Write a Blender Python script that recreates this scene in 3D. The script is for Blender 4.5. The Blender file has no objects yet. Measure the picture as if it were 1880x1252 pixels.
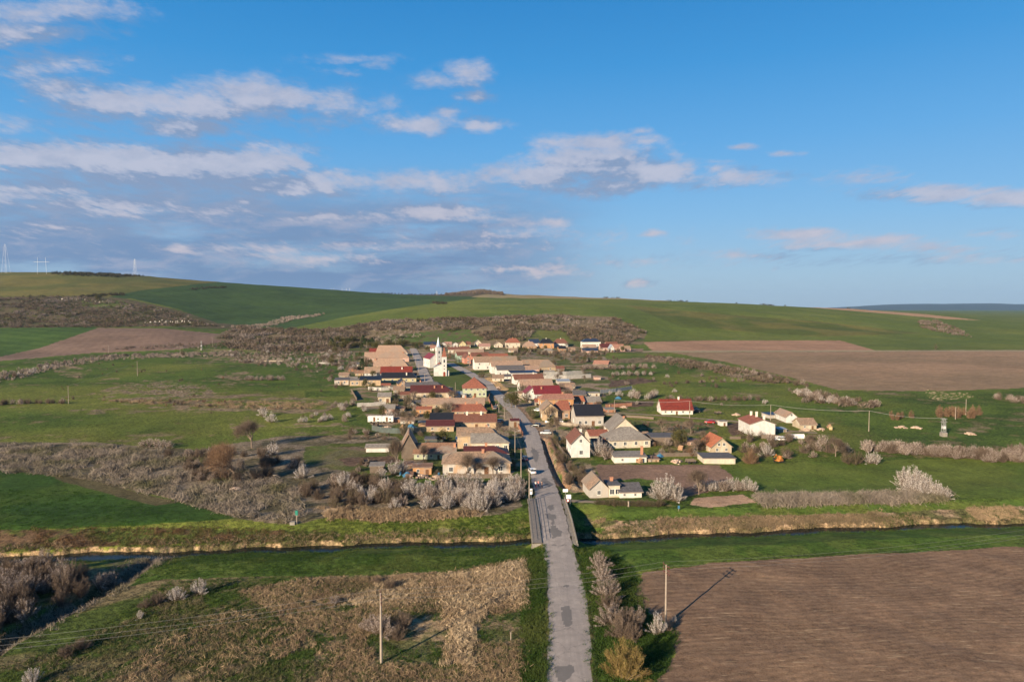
import bpy, bmesh, math, random
import numpy as np
from mathutils import Vector, Matrix
R = math.radians
SC = bpy.context.scene
# ------------------------------------------------------------------ camera
CAM_H, FPX, PITCH = 47.0, 1253.3, math.atan(61 / 1253.3)
cd = bpy.data.cameras.new('camera'); cam = bpy.data.objects.new('camera', cd)
SC.collection.objects.link(cam); SC.camera = cam
cd.sensor_width = 36; cd.lens = 24.0; cd.clip_start = 1; cd.clip_end = 60000
cam.location = (0, 0, CAM_H); cam.rotation_euler = (R(90) - PITCH, 0, 0)
# ------------------------------------------------------------------ light
SUN_EL = R(18.3); SUN_AZ = math.atan2(-0.617, -0.787)      # direction towards the sun, from +Y to +X
sd = bpy.data.lights.new('sun', 'SUN'); so = bpy.data.objects.new('sun', sd); SC.collection.objects.link(so)
sd.energy = 5.0; sd.angle = R(0.53); sd.color = (1.0, 0.81, 0.58)
sdir = Vector((math.sin(SUN_AZ) * math.cos(SUN_EL), math.cos(SUN_AZ) * math.cos(SUN_EL), math.sin(SUN_EL)))
so.rotation_euler = sdir.to_track_quat('Z', 'Y').to_euler(); so.location = (0, 0, 200)
SC.view_settings.view_transform = 'Standard'; SC.view_settings.look = 'None'
SC.view_settings.exposure = 1.15; SC.view_settings.gamma = 1.0
SC.cycles.max_bounces = 5; SC.cycles.diffuse_bounces = 2; SC.cycles.transparent_max_bounces = 8
SC.cycles.volume_bounces = 0

def t2(u, v):            # photograph pixel -> tangent direction (x/y, z/y) seen from the camera height
    tx = (u - 940) / FPX; tv = (626 - v) / FPX
    c, s = math.cos(PITCH), math.sin(PITCH)
    y = c + tv * s; z = -s + tv * c
    return tx / y, z / y

# ------------------------------------------------------------------ node helpers
class NT:
    def __init__(s, tree): s.t = tree; s.n = tree.nodes; s.l = tree.links
    def new(s, ty, **k):
        n = s.n.new(ty)
        for a, b in k.items(): setattr(n, a, b)
        return n
    def put(s, sock, val):
        if isinstance(val, bpy.types.NodeSocket): s.l.new(val, sock)
        elif val is not None: sock.default_value = val
    def math(s, op, a, b=None, c=None, clamp=False):
        n = s.new('ShaderNodeMath', operation=op); n.use_clamp = clamp
        s.put(n.inputs[0], a); s.put(n.inputs[1], b)
        if c is not None: s.put(n.inputs[2], c)
        return n.outputs[0]
    def vmath(s, op, a, b=None, c=None, out=0):
        n = s.new('ShaderNodeVectorMath', operation=op)
        s.put(n.inputs[0], a); s.put(n.inputs[1], b)
        if c is not None: s.put(n.inputs[2], c)
        return n.outputs[out]
    def mix(s, f, a, b, blend='MIX'):
        n = s.new('ShaderNodeMix', data_type='RGBA', blend_type=blend)
        s.put(n.inputs[0], f); s.put(n.inputs[6], a); s.put(n.inputs[7], b)
        return n.outputs[2]
    def noise(s, vec, scale, detail=3, rough=0.55, out=0, dist=0.0):
        n = s.new('ShaderNodeTexNoise'); s.put(n.inputs['Vector'], vec)
        n.inputs['Scale'].default_value = scale; n.inputs['Detail'].default_value = detail
        n.inputs['Roughness'].default_value = rough; n.inputs['Distortion'].default_value = dist
        return n.outputs[out]
    def rng(s, v, a, b, c, d, smooth=False):
        n = s.new('ShaderNodeMapRange'); n.clamp = True
        if smooth: n.interpolation_type = 'SMOOTHSTEP'
        s.put(n.inputs[0], v)
        for i, x in enumerate((a, b, c, d)): n.inputs[i + 1].default_value = x
        return n.outputs[0]
    def comb(s, x, y, z):
        n = s.new('ShaderNodeCombineXYZ'); s.put(n.inputs[0], x); s.put(n.inputs[1], y); s.put(n.inputs[2], z)
        return n.outputs[0]

def rgba(c): return (c[0], c[1], c[2], 1.0)

# ------------------------------------------------------------------ world: Nishita sky with clouds in direction space, their light and shade painted
W = bpy.data.worlds.new('World'); SC.world = W; W.use_nodes = True
w = NT(W.node_tree); w.n.clear()
wout = w.new('ShaderNodeOutputWorld'); bg = w.new('ShaderNodeBackground'); w.l.new(bg.outputs[0], wout.inputs[0])
sky = w.new('ShaderNodeTexSky', sky_type='NISHITA'); sky.sun_disc = False
sky.sun_elevation = SUN_EL; sky.sun_rotation = SUN_AZ; sky.altitude = 200
sky.air_density = 1.0; sky.dust_density = 0.6; sky.ozone_density = 2.4
bg.inputs[1].default_value = 0.074
tc = w.new('ShaderNodeTexCoord'); DIR = tc.outputs['Generated']
sx = w.new('ShaderNodeSeparateXYZ'); w.l.new(DIR, sx.inputs[0])
yy = w.math('MAXIMUM', sx.outputs[1], 0.02)
A_ = w.math('DIVIDE', sx.outputs[0], yy); E_ = w.math('DIVIDE', sx.outputs[2], yy)
P_ = w.comb(A_, E_, 0.0)
# clouds of the photograph: (centre u, v, half width, half height, weight)
CL = [(60,25,150,22,.8),(40,62,110,20,.75),(190,38,40,7,.3),(110,125,90,22,.55),(120,165,55,22,.7),(240,190,120,26,.8),(370,195,110,32,.95),
 (500,190,130,30,.95),(350,235,90,20,.7),(560,225,60,12,.5),(30,235,60,8,.2),(120,290,260,28,1.25),(300,305,220,40,1.4),(460,300,90,34,1.1),(520,335,150,22,1.1),
 (700,338,150,18,.75),(810,345,50,12,.5),(60,345,170,30,.9),(200,375,180,26,.9),(430,385,90,14,1.0),(460,372,26,9,.9),(600,400,80,10,.7),
 (800,388,95,13,1.25),(880,400,60,6,.5),(330,452,28,8,1.0),(590,478,110,9,.55),(700,487,24,6,.6),(960,500,80,9,.7),(1000,505,60,8,.6),(1175,516,30,8,1.0),
 (100,420,190,14,.5),(60,425,60,9,.5),(780,450,190,9,.35),(900,430,120,10,.4),(500,455,240,8,.3),
 (760,225,70,16,.8),(770,150,38,9,.5),(845,135,34,15,.6),(868,178,26,6,.45),(815,202,30,8,.5),(882,227,32,10,.6),(708,186,16,9,.3),(632,112,40,6,.35),(672,123,18,6,.4),(632,138,26,5,.25),(880,232,24,6,.4),
 (1010,262,34,14,.7),(1085,262,60,14,1.0),(1110,300,135,30,1.1),(1010,322,120,20,1.1),(1195,310,75,24,1.1),(1130,335,60,14,.8),(1070,345,60,10,.6),(1180,262,38,8,.5),(1230,283,26,5,.5),(1160,245,18,5,.4),(1260,325,30,8,.4),
 (1300,310,26,7,.6),(1355,325,62,12,.6),(1290,330,40,8,.3),(1358,271,22,4,.5),(1435,283,26,4,.6),(1310,297,22,4,.4),(1590,325,60,9,.5),
 (1740,355,130,13,1.1),(1850,365,90,15,1.1),(1460,430,90,9,.9),(1430,427,40,8,.8),(1560,445,120,10,.85),(1700,455,90,7,.5),(1390,470,70,6,.5),(1200,429,16,7,1.0),(1025,408,34,10,1.0),(975,408,30,5,.4),(1860,432,50,6,.4),(1160,480,90,4,.15),(1700,475,150,4,.15)]
grp = bpy.data.node_groups.new('cloud_field', 'ShaderNodeTree')
grp.interface.new_socket('P', in_out='INPUT', socket_type='NodeSocketVector')
grp.interface.new_socket('D', in_out='OUTPUT', socket_type='NodeSocketFloat')
g = NT(grp); gi = g.new('NodeGroupInput'); go = g.new('NodeGroupOutput')
gp = gi.outputs[0]
sp = g.new('ShaderNodeSeparateXYZ'); g.l.new(gp, sp.inputs[0])
den = g.math('ADD', sp.outputs[1], 0.11)
q = g.comb(g.math('DIVIDE', sp.outputs[0], den), g.math('MULTIPLY', g.math('LOGARITHM', den, 2.718), 1.9), 0.0)
warp = g.noise(q, 1.6, 2, .5, out=1)
gpw = g.vmath('ADD', gp, g.vmath('MULTIPLY', g.vmath('SUBTRACT', warp, (.5, .5, .5)), (.10, .028, 0)))
acc = None
for (cu, cv, hw, hh, wt) in CL:
    a, e = t2(cu, cv); sa = 1.25 * hw / FPX; se = 1.35 * hh / FPX
    v1 = g.vmath('MULTIPLY_ADD', gpw, (1 / sa, 1 / se, 0), (-a / sa, -e / se, 0))
    ln = g.vmath('LENGTH', v1, out=1)
    f = g.math('MULTIPLY_ADD', ln, -wt, wt)
    acc = f if acc is None else g.math('SMOOTH_MAX', acc, f, 0.12)
n1 = g.noise(q, 3.6, 8, .64, dist=.2)
n2 = g.noise(q, 14.0, 5, .65)
tot = g.math('ADD', acc, g.math('MULTIPLY_ADD', n1, 2.0, -.92))
tot = g.math('ADD', tot, g.math('MULTIPLY_ADD', n2, 1.3, -.64))
g.l.new(tot, go.inputs[0])
def field(vec):
    n = w.n.new('ShaderNodeGroup'); n.node_tree = grp; w.put(n.inputs[0], vec); return n.outputs[0]
D0 = field(P_)
D1 = field(w.vmath('ADD', P_, (-0.012, 0.030, 0)))
front = w.rng(sx.outputs[1], 0.05, 0.25, 0, 1)
alpha = w.math('MULTIPLY', w.math('MULTIPLY', w.rng(D0, -0.20, 0.85, 0, .88, True), front), w.rng(E_, 0.0, 0.03, 0, 1))
lit = w.rng(w.math('SUBTRACT', D0, D1), -0.30, 0.55, 0, 1, True)
thick = w.rng(D0, 0.4, 1.5, 0, 1)
cn = w.noise(w.comb(w.math('MULTIPLY', A_, 9.0), w.math('MULTIPLY', E_, 20.0), 7.0), 2.2, 7, .65)
lit = w.math('ADD', lit, w.math('MULTIPLY_ADD', cn, 1.5, -.85), clamp=True)
lit2 = w.math('MULTIPLY', lit, w.math('MULTIPLY_ADD', thick, .25, .85), clamp=True)
low = w.rng(E_, 0.02, 0.16, 0, 1)
CS = 1.0
lightc = w.mix(low, (4.1, 3.5, 3.6, 1), (3.3, 3.35, 4.0, 1))
darkc = w.mix(low, (1.25, 1.8, 2.85, 1), (1.55, 2.0, 3.0, 1))
cc = w.mix(lit2, darkc, lightc)
# blue-grey far bank low on the left
vl = w.math('MULTIPLY', w.rng(E_, 0.12, 0.215, 1, 0, True), w.rng(A_, -.08, .20, 1, 0, True))
vn = w.noise(w.comb(w.math('MULTIPLY', A_, 2.4), w.math('MULTIPLY', E_, 13.0), 0.0), 1.5, 6, .6)
vl = w.math('MULTIPLY', w.math('MULTIPLY', vl, w.rng(vn, .34, .54, .30, 1, True)), front)
# sky clear blue by height, darkened above the view to cut ambient light
grad = w.new('ShaderNodeValToRGB'); w.l.new(w.rng(sx.outputs[2], 0, 1, 0, 1), grad.inputs[0])
els = grad.color_ramp.elements
els[0].position = 0; els[0].color = (2.0, 2.8, 3.7, 1); els[1].position = 1.0; els[1].color = (0.03, .45, 1.4, 1)
for p, c in ((.05, (1.85, 2.95, 4.15, 1)), (.125, (1.2, 2.75, 4.6, 1)), (.225, (.6, 2.3, 4.6, 1)), (.325, (.2, 1.8, 4.2, 1)), (.41, (.08, 1.42, 3.7, 1)), (.6, (.05, .85, 2.4, 1))):
    e = els.new(p); e.color = c
skyc = w.mix(0.90, sky.outputs[0], grad.outputs[0])
vcol = w.mix(w.rng(E_, .02, .13, 0, 1), (.78, 1.3, 2.45, 1), (1.15, 1.8, 3.0, 1))
skyc = w.mix(w.math('MULTIPLY', vl, .92, clamp=True), skyc, vcol)
vn2 = w.noise(w.comb(w.math('MULTIPLY', A_, 6.0), w.math('MULTIPLY', E_, 22.0), 3.0), 1.7, 8, .66, dist=.3)
skyc = w.mix(w.math('MULTIPLY', w.math('MULTIPLY', vl, w.rng(E_, .01, .05, .3, 1)), w.rng(vn2, .46, .68, 0, .72, True)), skyc, (2.35, 2.55, 3.35, 1))
w.l.new(w.mix(alpha, skyc, cc), bg.inputs[0])
W.cycles.sampling_method = 'MANUAL'; W.cycles.sample_map_resolution = 512
# ------------------------------------------------------------------ materials
MATS = {}
def mat(name, col, col2=None, scale=1.0, amt=.35, rough=.85, metal=0.0, detail=4, bump=0.0, stretch=(1, 1, 1), isl=0.0, spec=.3, c3=None, s3=.15, objrand=0.0, trans=0.0, contrast=(.35, .65)):
    """procedural surface: two colours mixed by noise, optional big patches (c3), per-island and per-object variation"""
    if name in MATS: return MATS[name]
    m = bpy.data.materials.new(name); m.use_nodes = True; k = NT(m.node_tree); b = k.n['Principled BSDF']
    b.inputs['Roughness'].default_value = rough; b.inputs['Metallic'].default_value = metal
    b.inputs['Specular IOR Level'].default_value = spec
    vec = k.new('ShaderNodeTexCoord').outputs['Object']
    if stretch != (1, 1, 1): vec = k.vmath('MULTIPLY', vec, stretch)
    col2 = col2 or tuple(c * (1 - amt) for c in col)
    n = k.noise(vec, scale, detail, .65)
    c = k.mix(k.rng(n, contrast[0], contrast[1], 0, 1), rgba(col), rgba(col2))
    if c3: c = k.mix(k.rng(k.noise(vec, s3, 3, .6), .48, .66, 0, 1), c, rgba(c3))
    if isl:
        gn = k.new('ShaderNodeNewGeometry').outputs['Random Per Island']
        c = k.mix(1.0, c, k.comb(*[k.rng(gn, 0, 1, 1 - isl, 1 + isl)] * 3), 'MULTIPLY')
    if objrand:
        oi = k.new('ShaderNodeObjectInfo').outputs['Random']
        c = k.mix(1.0, c, k.comb(*[k.rng(oi, 0, 1, 1 - objrand, 1 + objrand)] * 3), 'MULTIPLY')
    k.l.new(c, b.inputs['Base Color'])
    if trans:
        tr = k.new('ShaderNodeBsdfTranslucent'); k.l.new(c, tr.inputs[0]); mx = k.new('ShaderNodeMixShader')
        mx.inputs[0].default_value = trans; k.l.new(b.outputs[0], mx.inputs[1]); k.l.new(tr.outputs[0], mx.inputs[2])
        k.l.new(mx.outputs[0], k.n['Material Output'].inputs[0])
    if bump:
        bp = k.new('ShaderNodeBump'); bp.inputs['Strength'].default_value = .6; bp.inputs['Distance'].default_value = bump
        k.l.new(n, bp.inputs['Height']); k.l.new(bp.outputs[0], b.inputs['Normal'])
    MATS[name] = m; return m
def roofmat(name, col, col2, c3=None, row=.34, rough=.8, metal=0, patch=.12):
    col = tuple(x * .84 for x in col); col2 = tuple(x * .82 for x in col2)
    """roof covering: courses along the slope, tile to tile colour noise, big weathered patches"""
    m = bpy.data.materials.new(name); m.use_nodes = True; k = NT(m.node_tree); b = k.n['Principled BSDF']
    b.inputs['Roughness'].default_value = rough; b.inputs['Metallic'].default_value = metal; b.inputs['Specular IOR Level'].default_value = .35
    vec = k.new('ShaderNodeTexCoord').outputs['Object']
    n = k.noise(vec, 1.7, 5, .75)
    c = k.mix(k.rng(n, .36, .64, 0, 1), rgba(col), rgba(col2))
    vo = k.new('ShaderNodeTexVoronoi'); vo.inputs['Scale'].default_value = 2.6; k.l.new(vec, vo.inputs['Vector'])
    vc = k.new('ShaderNodeSeparateColor'); k.l.new(vo.outputs['Color'], vc.inputs[0])
    c = k.mix(1.0, c, k.comb(*[k.rng(vc.outputs[0], 0, 1, .78, 1.22)] * 3), 'MULTIPLY')
    if c3: c = k.mix(k.rng(k.noise(vec, patch, 4, .7), .5, .62, 0, .8), c, rgba(c3))
    sxz = k.new('ShaderNodeSeparateXYZ'); k.l.new(vec, sxz.inputs[0])
    st = k.math('ABSOLUTE', k.math('SINE', k.math('MULTIPLY', sxz.outputs[2], math.pi / row / .6)))
    c = k.mix(k.rng(st, 0, .35, .35, 0), c, (0.02, .015, .012, 1))
    k.l.new(c, b.inputs['Base Color'])
    bp = k.new('ShaderNodeBump'); bp.inputs['Strength'].default_value = .5; bp.inputs['Distance'].default_value = .05
    k.l.new(k.math('ADD', n, st), bp.inputs['Height']); k.l.new(bp.outputs[0], b.inputs['Normal'])
    MATS[name] = m; return m
# ------------------------------------------------------------------ numpy helpers
rs = np.random.RandomState(7); rnd = random.Random(11)
def _h(ix, iy, s):
    n = (ix.astype(np.int64) * 374761393 + iy.astype(np.int64) * 668265263 + s * 1442695041) & 0x7fffffff
    n = ((n ^ (n >> 13)) * 1274126177) & 0x7fffffff
    return ((n ^ (n >> 16)) & 0xffff) / 65535.0
def vnoise(x, y, s=0):
    ix = np.floor(x); iy = np.floor(y); fx = x - ix; fy = y - iy
    fx = fx * fx * (3 - 2 * fx); fy = fy * fy * (3 - 2 * fy)
    a = _h(ix, iy, s); b = _h(ix + 1, iy, s); c = _h(ix, iy + 1, s); d = _h(ix + 1, iy + 1, s)
    return (a * (1 - fx) + b * fx) * (1 - fy) + (c * (1 - fx) + d * fx) * fy
def fbm(x, y, s=0, o=4, sc=1.0):
    t = 0; amp = .5; x = x / sc; y = y / sc
    for i in range(o): t = t + amp * vnoise(x, y, s + i * 17); x = x * 2.03 + 5.1; y = y * 2.03 + 3.7; amp *= .5
    return t / (1 - .5 ** o)
def ss(a, b, x):
    t = np.clip((x - a) / (b - a), 0, 1); return t * t * (3 - 2 * t)
# ------------------------------------------------------------------ terrain: hill profile per azimuth, written as the photo height at which each distance shows
DL = np.array([650, 700, 800, 900, 1000, 1150, 1300, 1500, 1700, 2000, 2400, 3000, 4500, 7000, 13000, 22000.])
flat = lambda D: 565 + 58900 / D
HC = {
 -700: [None, 650, 628, 604, 590, 560, 540, 518, 502, 497, 505, 520, 545, 560],
 0:    [None, 650, 628, 606, 595, 562, 544, 522, 503, 500, 505, 520, 545, 560],
 130:  [None, 650, 627, 606, 597, 568, 546, 523, 502, 500, 505, 520, 545, 560],
 250:  [None, 650, 625, 606, 598, 574, 550, 530, 512, 506, 510, 524, 545, 560],
 350:  [None, 650, 627, 608, 600, 582, 562, 540, 521, 513, 516, 528, 548, 560],
 450:  [None, 650, 632, 615, 603, 592, 575, 552, 533, 521, 524, 535, 550, 560],
 550:  [None, 650, 633, 614, 601, 590, 582, 560, 542, 527, 529, 538, 550, 560],
 650:  [None, 650, 634, 608, 594, 579, 576, 560, 547, 536, 537, 542, 552, 562],
 750:  [None, 650, 634, 606, 588, 570, 563, 558, 551, 543, 541.5, 545, 553, 562],
 860:  [None, 650, 636, 605, 588, 570, 557, 551, 549, 546, 541, 539, 552, 562],
 1000: [None, 650, 637, 606, 586, 570, 558, 552, 549, 547, 544, 543, 552, 562],
 1130: [None, 650, 638, 618, 592, 575, 565, 556, 551, 549, 548, 550, 556, 564],
 1250: [None, 650, 638.6, 628, 612, 586, 572, 562, 556, 554, 556, 558, 562, 566],
 1400: [None, 650, 638.6, 630, 622, 598, 580, 568, 562, 560, 562, 564, 566, 568],
 1550: [None, 650, 638.6, 630, 623, 605, 590, 577, 569, 567, 568, 570, 569, 569],
 1700: [None, 650, 638.6, 630.5, 623.9, 610, 598, 587, 580, 577, 576.5, 575, 573, 571],
 1880: [None, 650, 638.6, 630.5, 623.9, 614, 606, 599, 594, 590, 586, 582, 577.5, 573],
 2600: [None, 650, 638.6, 630.5, 623.9, 614, 606, 599, 594, 590, 586, 582, 577.5, 573]}
_ac = []; _zc = []
for u0 in sorted(HC):
    r = list(HC[u0]) + [None] * 16; a0, _ = t2(u0, 570); zz = []
    for i, D in enumerate(DL):
        v = r[i]
        zz.append(0.0 if (v is None or i < 2) else CAM_H + D * t2(u0, v)[1])
    _ac.append(a0); _zc.append(zz)
_ac = np.array(_ac); _zc = np.array(_zc)
NA, ND = 260, 300
AG = np.linspace(-1.35, 1.35, NA); LG = np.linspace(math.log(600), math.log(22000), ND)
tmp = np.array([[np.interp(l, np.log(DL), _zc[j]) for l in LG] for j in range(len(_ac))])
HG = np.array([np.interp(AG, _ac, tmp[:, i]) for i in range(ND)])     # [ND, NA]
def blur(M, n, ax):
    k = np.hanning(2 * n + 3)[1:-1]; k /= k.sum()
    P = np.pad(M, [(n, n) if i == ax else (0, 0) for i in (0, 1)], mode='edge')
    return sum(k[j] * np.take(P, range(j, j + M.shape[ax]), axis=ax) for j in range(2 * n + 1))
HG = blur(blur(HG, 5, 0), 5, 1)
HG[:6] *= np.linspace(0, 1, 6)[:, None]
def hill(x, y):
    yq = np.maximum(y, 1.0); a = np.clip(x / yq, -1.34, 1.34); l = np.clip(np.log(yq), LG[0], LG[-1] - 1e-6)
    fi = (l - LG[0]) / (LG[1] - LG[0]); fj = (a - AG[0]) / (AG[1] - AG[0])
    i = np.clip(fi.astype(int), 0, ND - 2); j = np.clip(fj.astype(int), 0, NA - 2); fi = fi - i; fj = fj - j
    z = (HG[i, j] * (1 - fj) + HG[i, j + 1] * fj) * (1 - fi) + (HG[i + 1, j] * (1 - fj) + HG[i + 1, j + 1] * fj) * fi
    return np.where(y < 610, 0, z)
def plane(u, v, z=0.0):
    a, e = t2(u, v); D = (z - CAM_H) / e
    return a * D, D
WATER_Z = -1.9
_sp = [plane(u, v, WATER_Z) for u, v in [(-900, 1034), (-300, 1031), (50, 1026), (290, 1018), (480, 1010), (640, 1003.5), (700, 1002), (860, 998.5), (980, 995.5), (1060, 994), (1130, 991), (1300, 983), (1400, 978.5), (1640, 968.5), (1880, 963), (2500, 952)]]
_sx = np.array([p[0] for p in _sp]); _sy = np.array([p[1] for p in _sp])
ystream = lambda x: np.interp(x, _sx, _sy) + .5 * np.sin(x * .21) + .3 * np.sin(x * .57)
def hwid(x): return 1.35 + .4 * np.sin(x * .13) * np.sin(x * .31 + 1) + .7 * ss(-60, -88, x)
_tp = [plane(u, v, WATER_Z) for u, v in [(292, 1018), (262, 1050), (215, 1085), (150, 1120), (75, 1162), (-10, 1210), (-120, 1290)]]
def pdist(x, y, P):
    best = np.full(np.shape(x), 1e9)
    for (x0, y0), (x1, y1) in zip(P[:-1], P[1:]):
        dx, dy = x1 - x0, y1 - y0; t = np.clip(((x - x0) * dx + (y - y0) * dy) / (dx * dx + dy * dy), 0, 1)
        best = np.minimum(best, np.hypot(x - x0 - t * dx, y - y0 - t * dy))
    return best
def roadz(y): return .22 + .75 * np.exp(-((y - 149) / 20) ** 2)
# main road edges (photo v: left u, right u)
RE = [(1500, 1000, 1097), (1252, 1002, 1086.7), (1167, 1006.5, 1084), (1097, 1006, 1077.7), (1040, 1002.5, 1063.7), (998, 997, 1050), (956, 991, 1041), (922, 985, 1031), (900, 981, 1024), (860, 971, 1008),
      (828, 966, 998.4), (808.6, 963, 993.5), (789.5, 956, 987), (776.7, 948.6, 975.4), (757.5, 936, 960), (738, 916, 941), (725.6, 906, 926), (716, 898, 915), (706, 890, 905)]
ry = []; rl = []; rr_ = []
for v, l, r in RE:
    D = 47.0 / -t2(1000, v)[1]
    for _ in range(4): D = (CAM_H - float(roadz(D))) / -t2(1000, v)[1]
    ry.append(D); rl.append(t2(l, v)[0] * D); rr_.append(t2(r, v)[0] * D)
ry = np.array(ry); rl = np.array(rl); rr_ = np.array(rr_)
xL = lambda y: np.interp(y, ry, rl); xR = lambda y: np.interp(y, ry, rr_)
YB0, YB1 = float(ystream(7.0)) - 8.0, 164.0                      # bridge span along the road
_dp = [plane(u, v) for u, v in [(997, 806), (1003, 825), (1010, 842), (1020, 865), (1031, 885), (1040, 897)]]   # roadside ditch
def zt(x, y):
    x = np.asarray(x, float); y = np.asarray(y, float)
    z = hill(x, y) + 13 * np.exp(-((x / np.maximum(y, 1) + .044) / .030) ** 2 - ((y - 2600) / 320) ** 2)
    near = y < 620
    z = z + np.where(near, .0, 0) + (fbm(x, y, 3, 3, 23) - .5) * .5 + (fbm(x, y, 5, 3, 5) - .5) * .22 + np.where(y > 700, (fbm(x, y, 9, 4, 90) - .5) * np.minimum((y - 700) / 80, 6), 0)
    s = y - ystream(x); h = hwid(x); jag = (fbm(x, y, 21, 3, 2.2) - .5) * 1.1
    nb = WATER_Z - .12 + np.maximum(-s - h, 0) * .2
    sf = s - h + jag
    fb = WATER_Z - .12 + np.minimum(np.maximum(sf, 0) * 1.5, .95) + np.maximum(sf - .8, 0) * .19
    lev = .75 * ss(3, 9, sf) * (1 - ss(15, 30, sf)); base = z + lev * np.where(y < 400, 1, 0)
    bedz = WATER_Z - .6
    ch = np.where(s < -h, nb, np.where(sf > 0, fb, bedz))
    z = np.where((y < 400), np.minimum(base, ch), z)
    dt = pdist(x, y, _tp); z = np.where(dt < 12, np.minimum(z, WATER_Z - .35 + np.maximum(dt - .25, 0) * .85 + .2 * jag), z)
    d = np.maximum(xL(y) - x, x - xR(y))
    inroad = (y > 40) & (y < ry[-1])
    gap = (s > -h - 3.2) & (s < h + 5.5)
    side = np.exp(-((x - xR(y) - 3.5) / 5.0) ** 2) * ss(2, 4, s) * (1 - ss(13, 19, s)) * (x > xL(y) - 2)
    z = z - side * 1.7 * (y < 200)
    emb = roadz(y) - .07 - np.maximum(d, 0) * .55
    z = np.where(inroad & ~gap & (d < 6), np.maximum(z, emb), z)
    z = np.where(inroad & (d < .3) & ~gap, roadz(y) - .07, z)
    dd = pdist(x, y, _dp); z = np.where(dd < 1.3, z - 1.0 * (1 - ss(.3, 1.3, dd)), z)
    bx = pdist(x, y, [(a + 2.4, b) for a, b in _dp]); z = np.where(bx < 1.6, z + .55 * (1 - ss(.3, 1.6, bx)), z)
    return z
_ys = np.concatenate([np.arange(42, 700, 1.0), np.geomspace(700, 20000, 700)])
def G(u, v):             # the point of the terrain that shows at photograph pixel (u, v)
    a, e = t2(u, v); zr = CAM_H + _ys * e; zz = zt(a * _ys, _ys)
    hit = np.nonzero(zr < zz)[0]
    if len(hit) == 0: y = 1900.0
    else:
        i = max(hit[0], 1); y0, y1 = _ys[i - 1], _ys[i]
        f0 = CAM_H + y0 * e - zz[i - 1]; f1 = CAM_H + y1 * e - zz[i]; y = y0 + (y1 - y0) * f0 / (f0 - f1 + 1e-9)
    return Vector((a * y, y, float(zt(a * y, y))))
def ground(x, y): return float(zt(x, y))
def proj(x, y, z):
    e = (z - CAM_H) / y; t = math.tan  # vectorised inverse of t2
    dz = z - CAM_H; c, s = math.cos(PITCH), math.sin(PITCH)
    yc = y * c - dz * s; up = dz * c + y * s
    return 940 + FPX * x / yc, 626 - FPX * up / yc
def inpoly(u, v, P):
    ins = np.zeros(np.shape(u), bool); n = len(P); j = n - 1
    for i in range(n):
        (xi, yi), (xj, yj) = P[i], P[j]
        if yi != yj: ins ^= ((yi > v) != (yj > v)) & (u < (xj - xi) * (v - yi) / (yj - yi) + xi)
        j = i
    return ins
# ------------------------------------------------------------------ ground sheet
xg = np.linspace(-1.12, 1.12, 1500)
v1 = np.arange(1420, 648, -1.15); y1 = 58900 / (v1 - 565)
y2 = [y1[-1]]
while y2[-1] < 21500: y2.append(y2[-1] * (1.0045 if y2[-1] < 3000 else 1.012))
YG = np.concatenate([y1, np.array(y2[1:])])
Yf = np.repeat(YG[:, None], len(xg), 1); Xf = xg[None, :] * (Yf + 45)
Zf = zt(Xf, Yf)
Uf, Vf = proj(Xf, Yf, Zf)
# jitter the lookup so region borders are irregular, not ruled
jit = (fbm(Xf, Yf, 31, 4, 6) - .5) * np.clip(1253 / Yf, .3, 12)
U, V = Uf + jit * 3.0, Vf + (fbm(Xf, Yf, 37, 4, 6) - .5) * np.clip(700 / Yf, .25, 6)
N1 = fbm(Xf, Yf, 41, 5, 26); N2 = fbm(Xf, Yf, 43, 4, 5); N3 = fbm(Xf, Yf, 47, 4, 90); N4 = fbm(Xf, Yf, 53, 3, 1.3)
col = np.zeros(Xf.shape + (3,)); tuft = np.ones(Xf.shape)
def C(*c): return np.array(c)
def mixc(A, B, t): return A * (1 - t[..., None]) + B * t[..., None]
GR, GR2, GRY, DRY, DRY2, CROP, SOIL, SOIL2, BROWN, TAN = C(.056, .094, .017), C(.037, .068, .013), C(.100, .122, .027), C(.25, .185, .105), C(.15, .115, .068), C(.022, .058, .013), C(.150, .098, .068), C(.105, .07, .05), C(.085, .062, .042), C(.36, .265, .16)
col[:] = mixc(mixc(GR, GR2, ss(.35, .65, N1)), GRY, ss(.5, .72, N3) * .7)
col = mixc(col, DRY2, ss(.60, .72, N2 * .6 + N1 * .4) * .8)
def paint(P, fn, d0=0, d1=1e9, tf=None, soft=0.0):
    m = inpoly(U, V, P) & (Yf > d0) & (Yf < d1)
    if m.any():
        w_ = fn(m) if callable(fn) else fn
        col[m] = w_
        if tf is not None: tuft[m] = tf
def two(a, b, n, lo=.4, hi=.6): return lambda m: mixc(a, b, ss(lo, hi, n[m]))
def furrow(a, b, ang, per, n=N1, k=.35):
    ca, sa = math.cos(ang), math.sin(ang)
    def f(m):
        s = Xf[m] * ca + Yf[m] * sa; w_ = .5 + .5 * np.sin(s * 2 * math.pi / per + 3 * N2[m])
        return mixc(a, b, np.clip(.65 * ss(.35, .65, n[m]) + k * w_, 0, 1))
    return f
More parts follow.
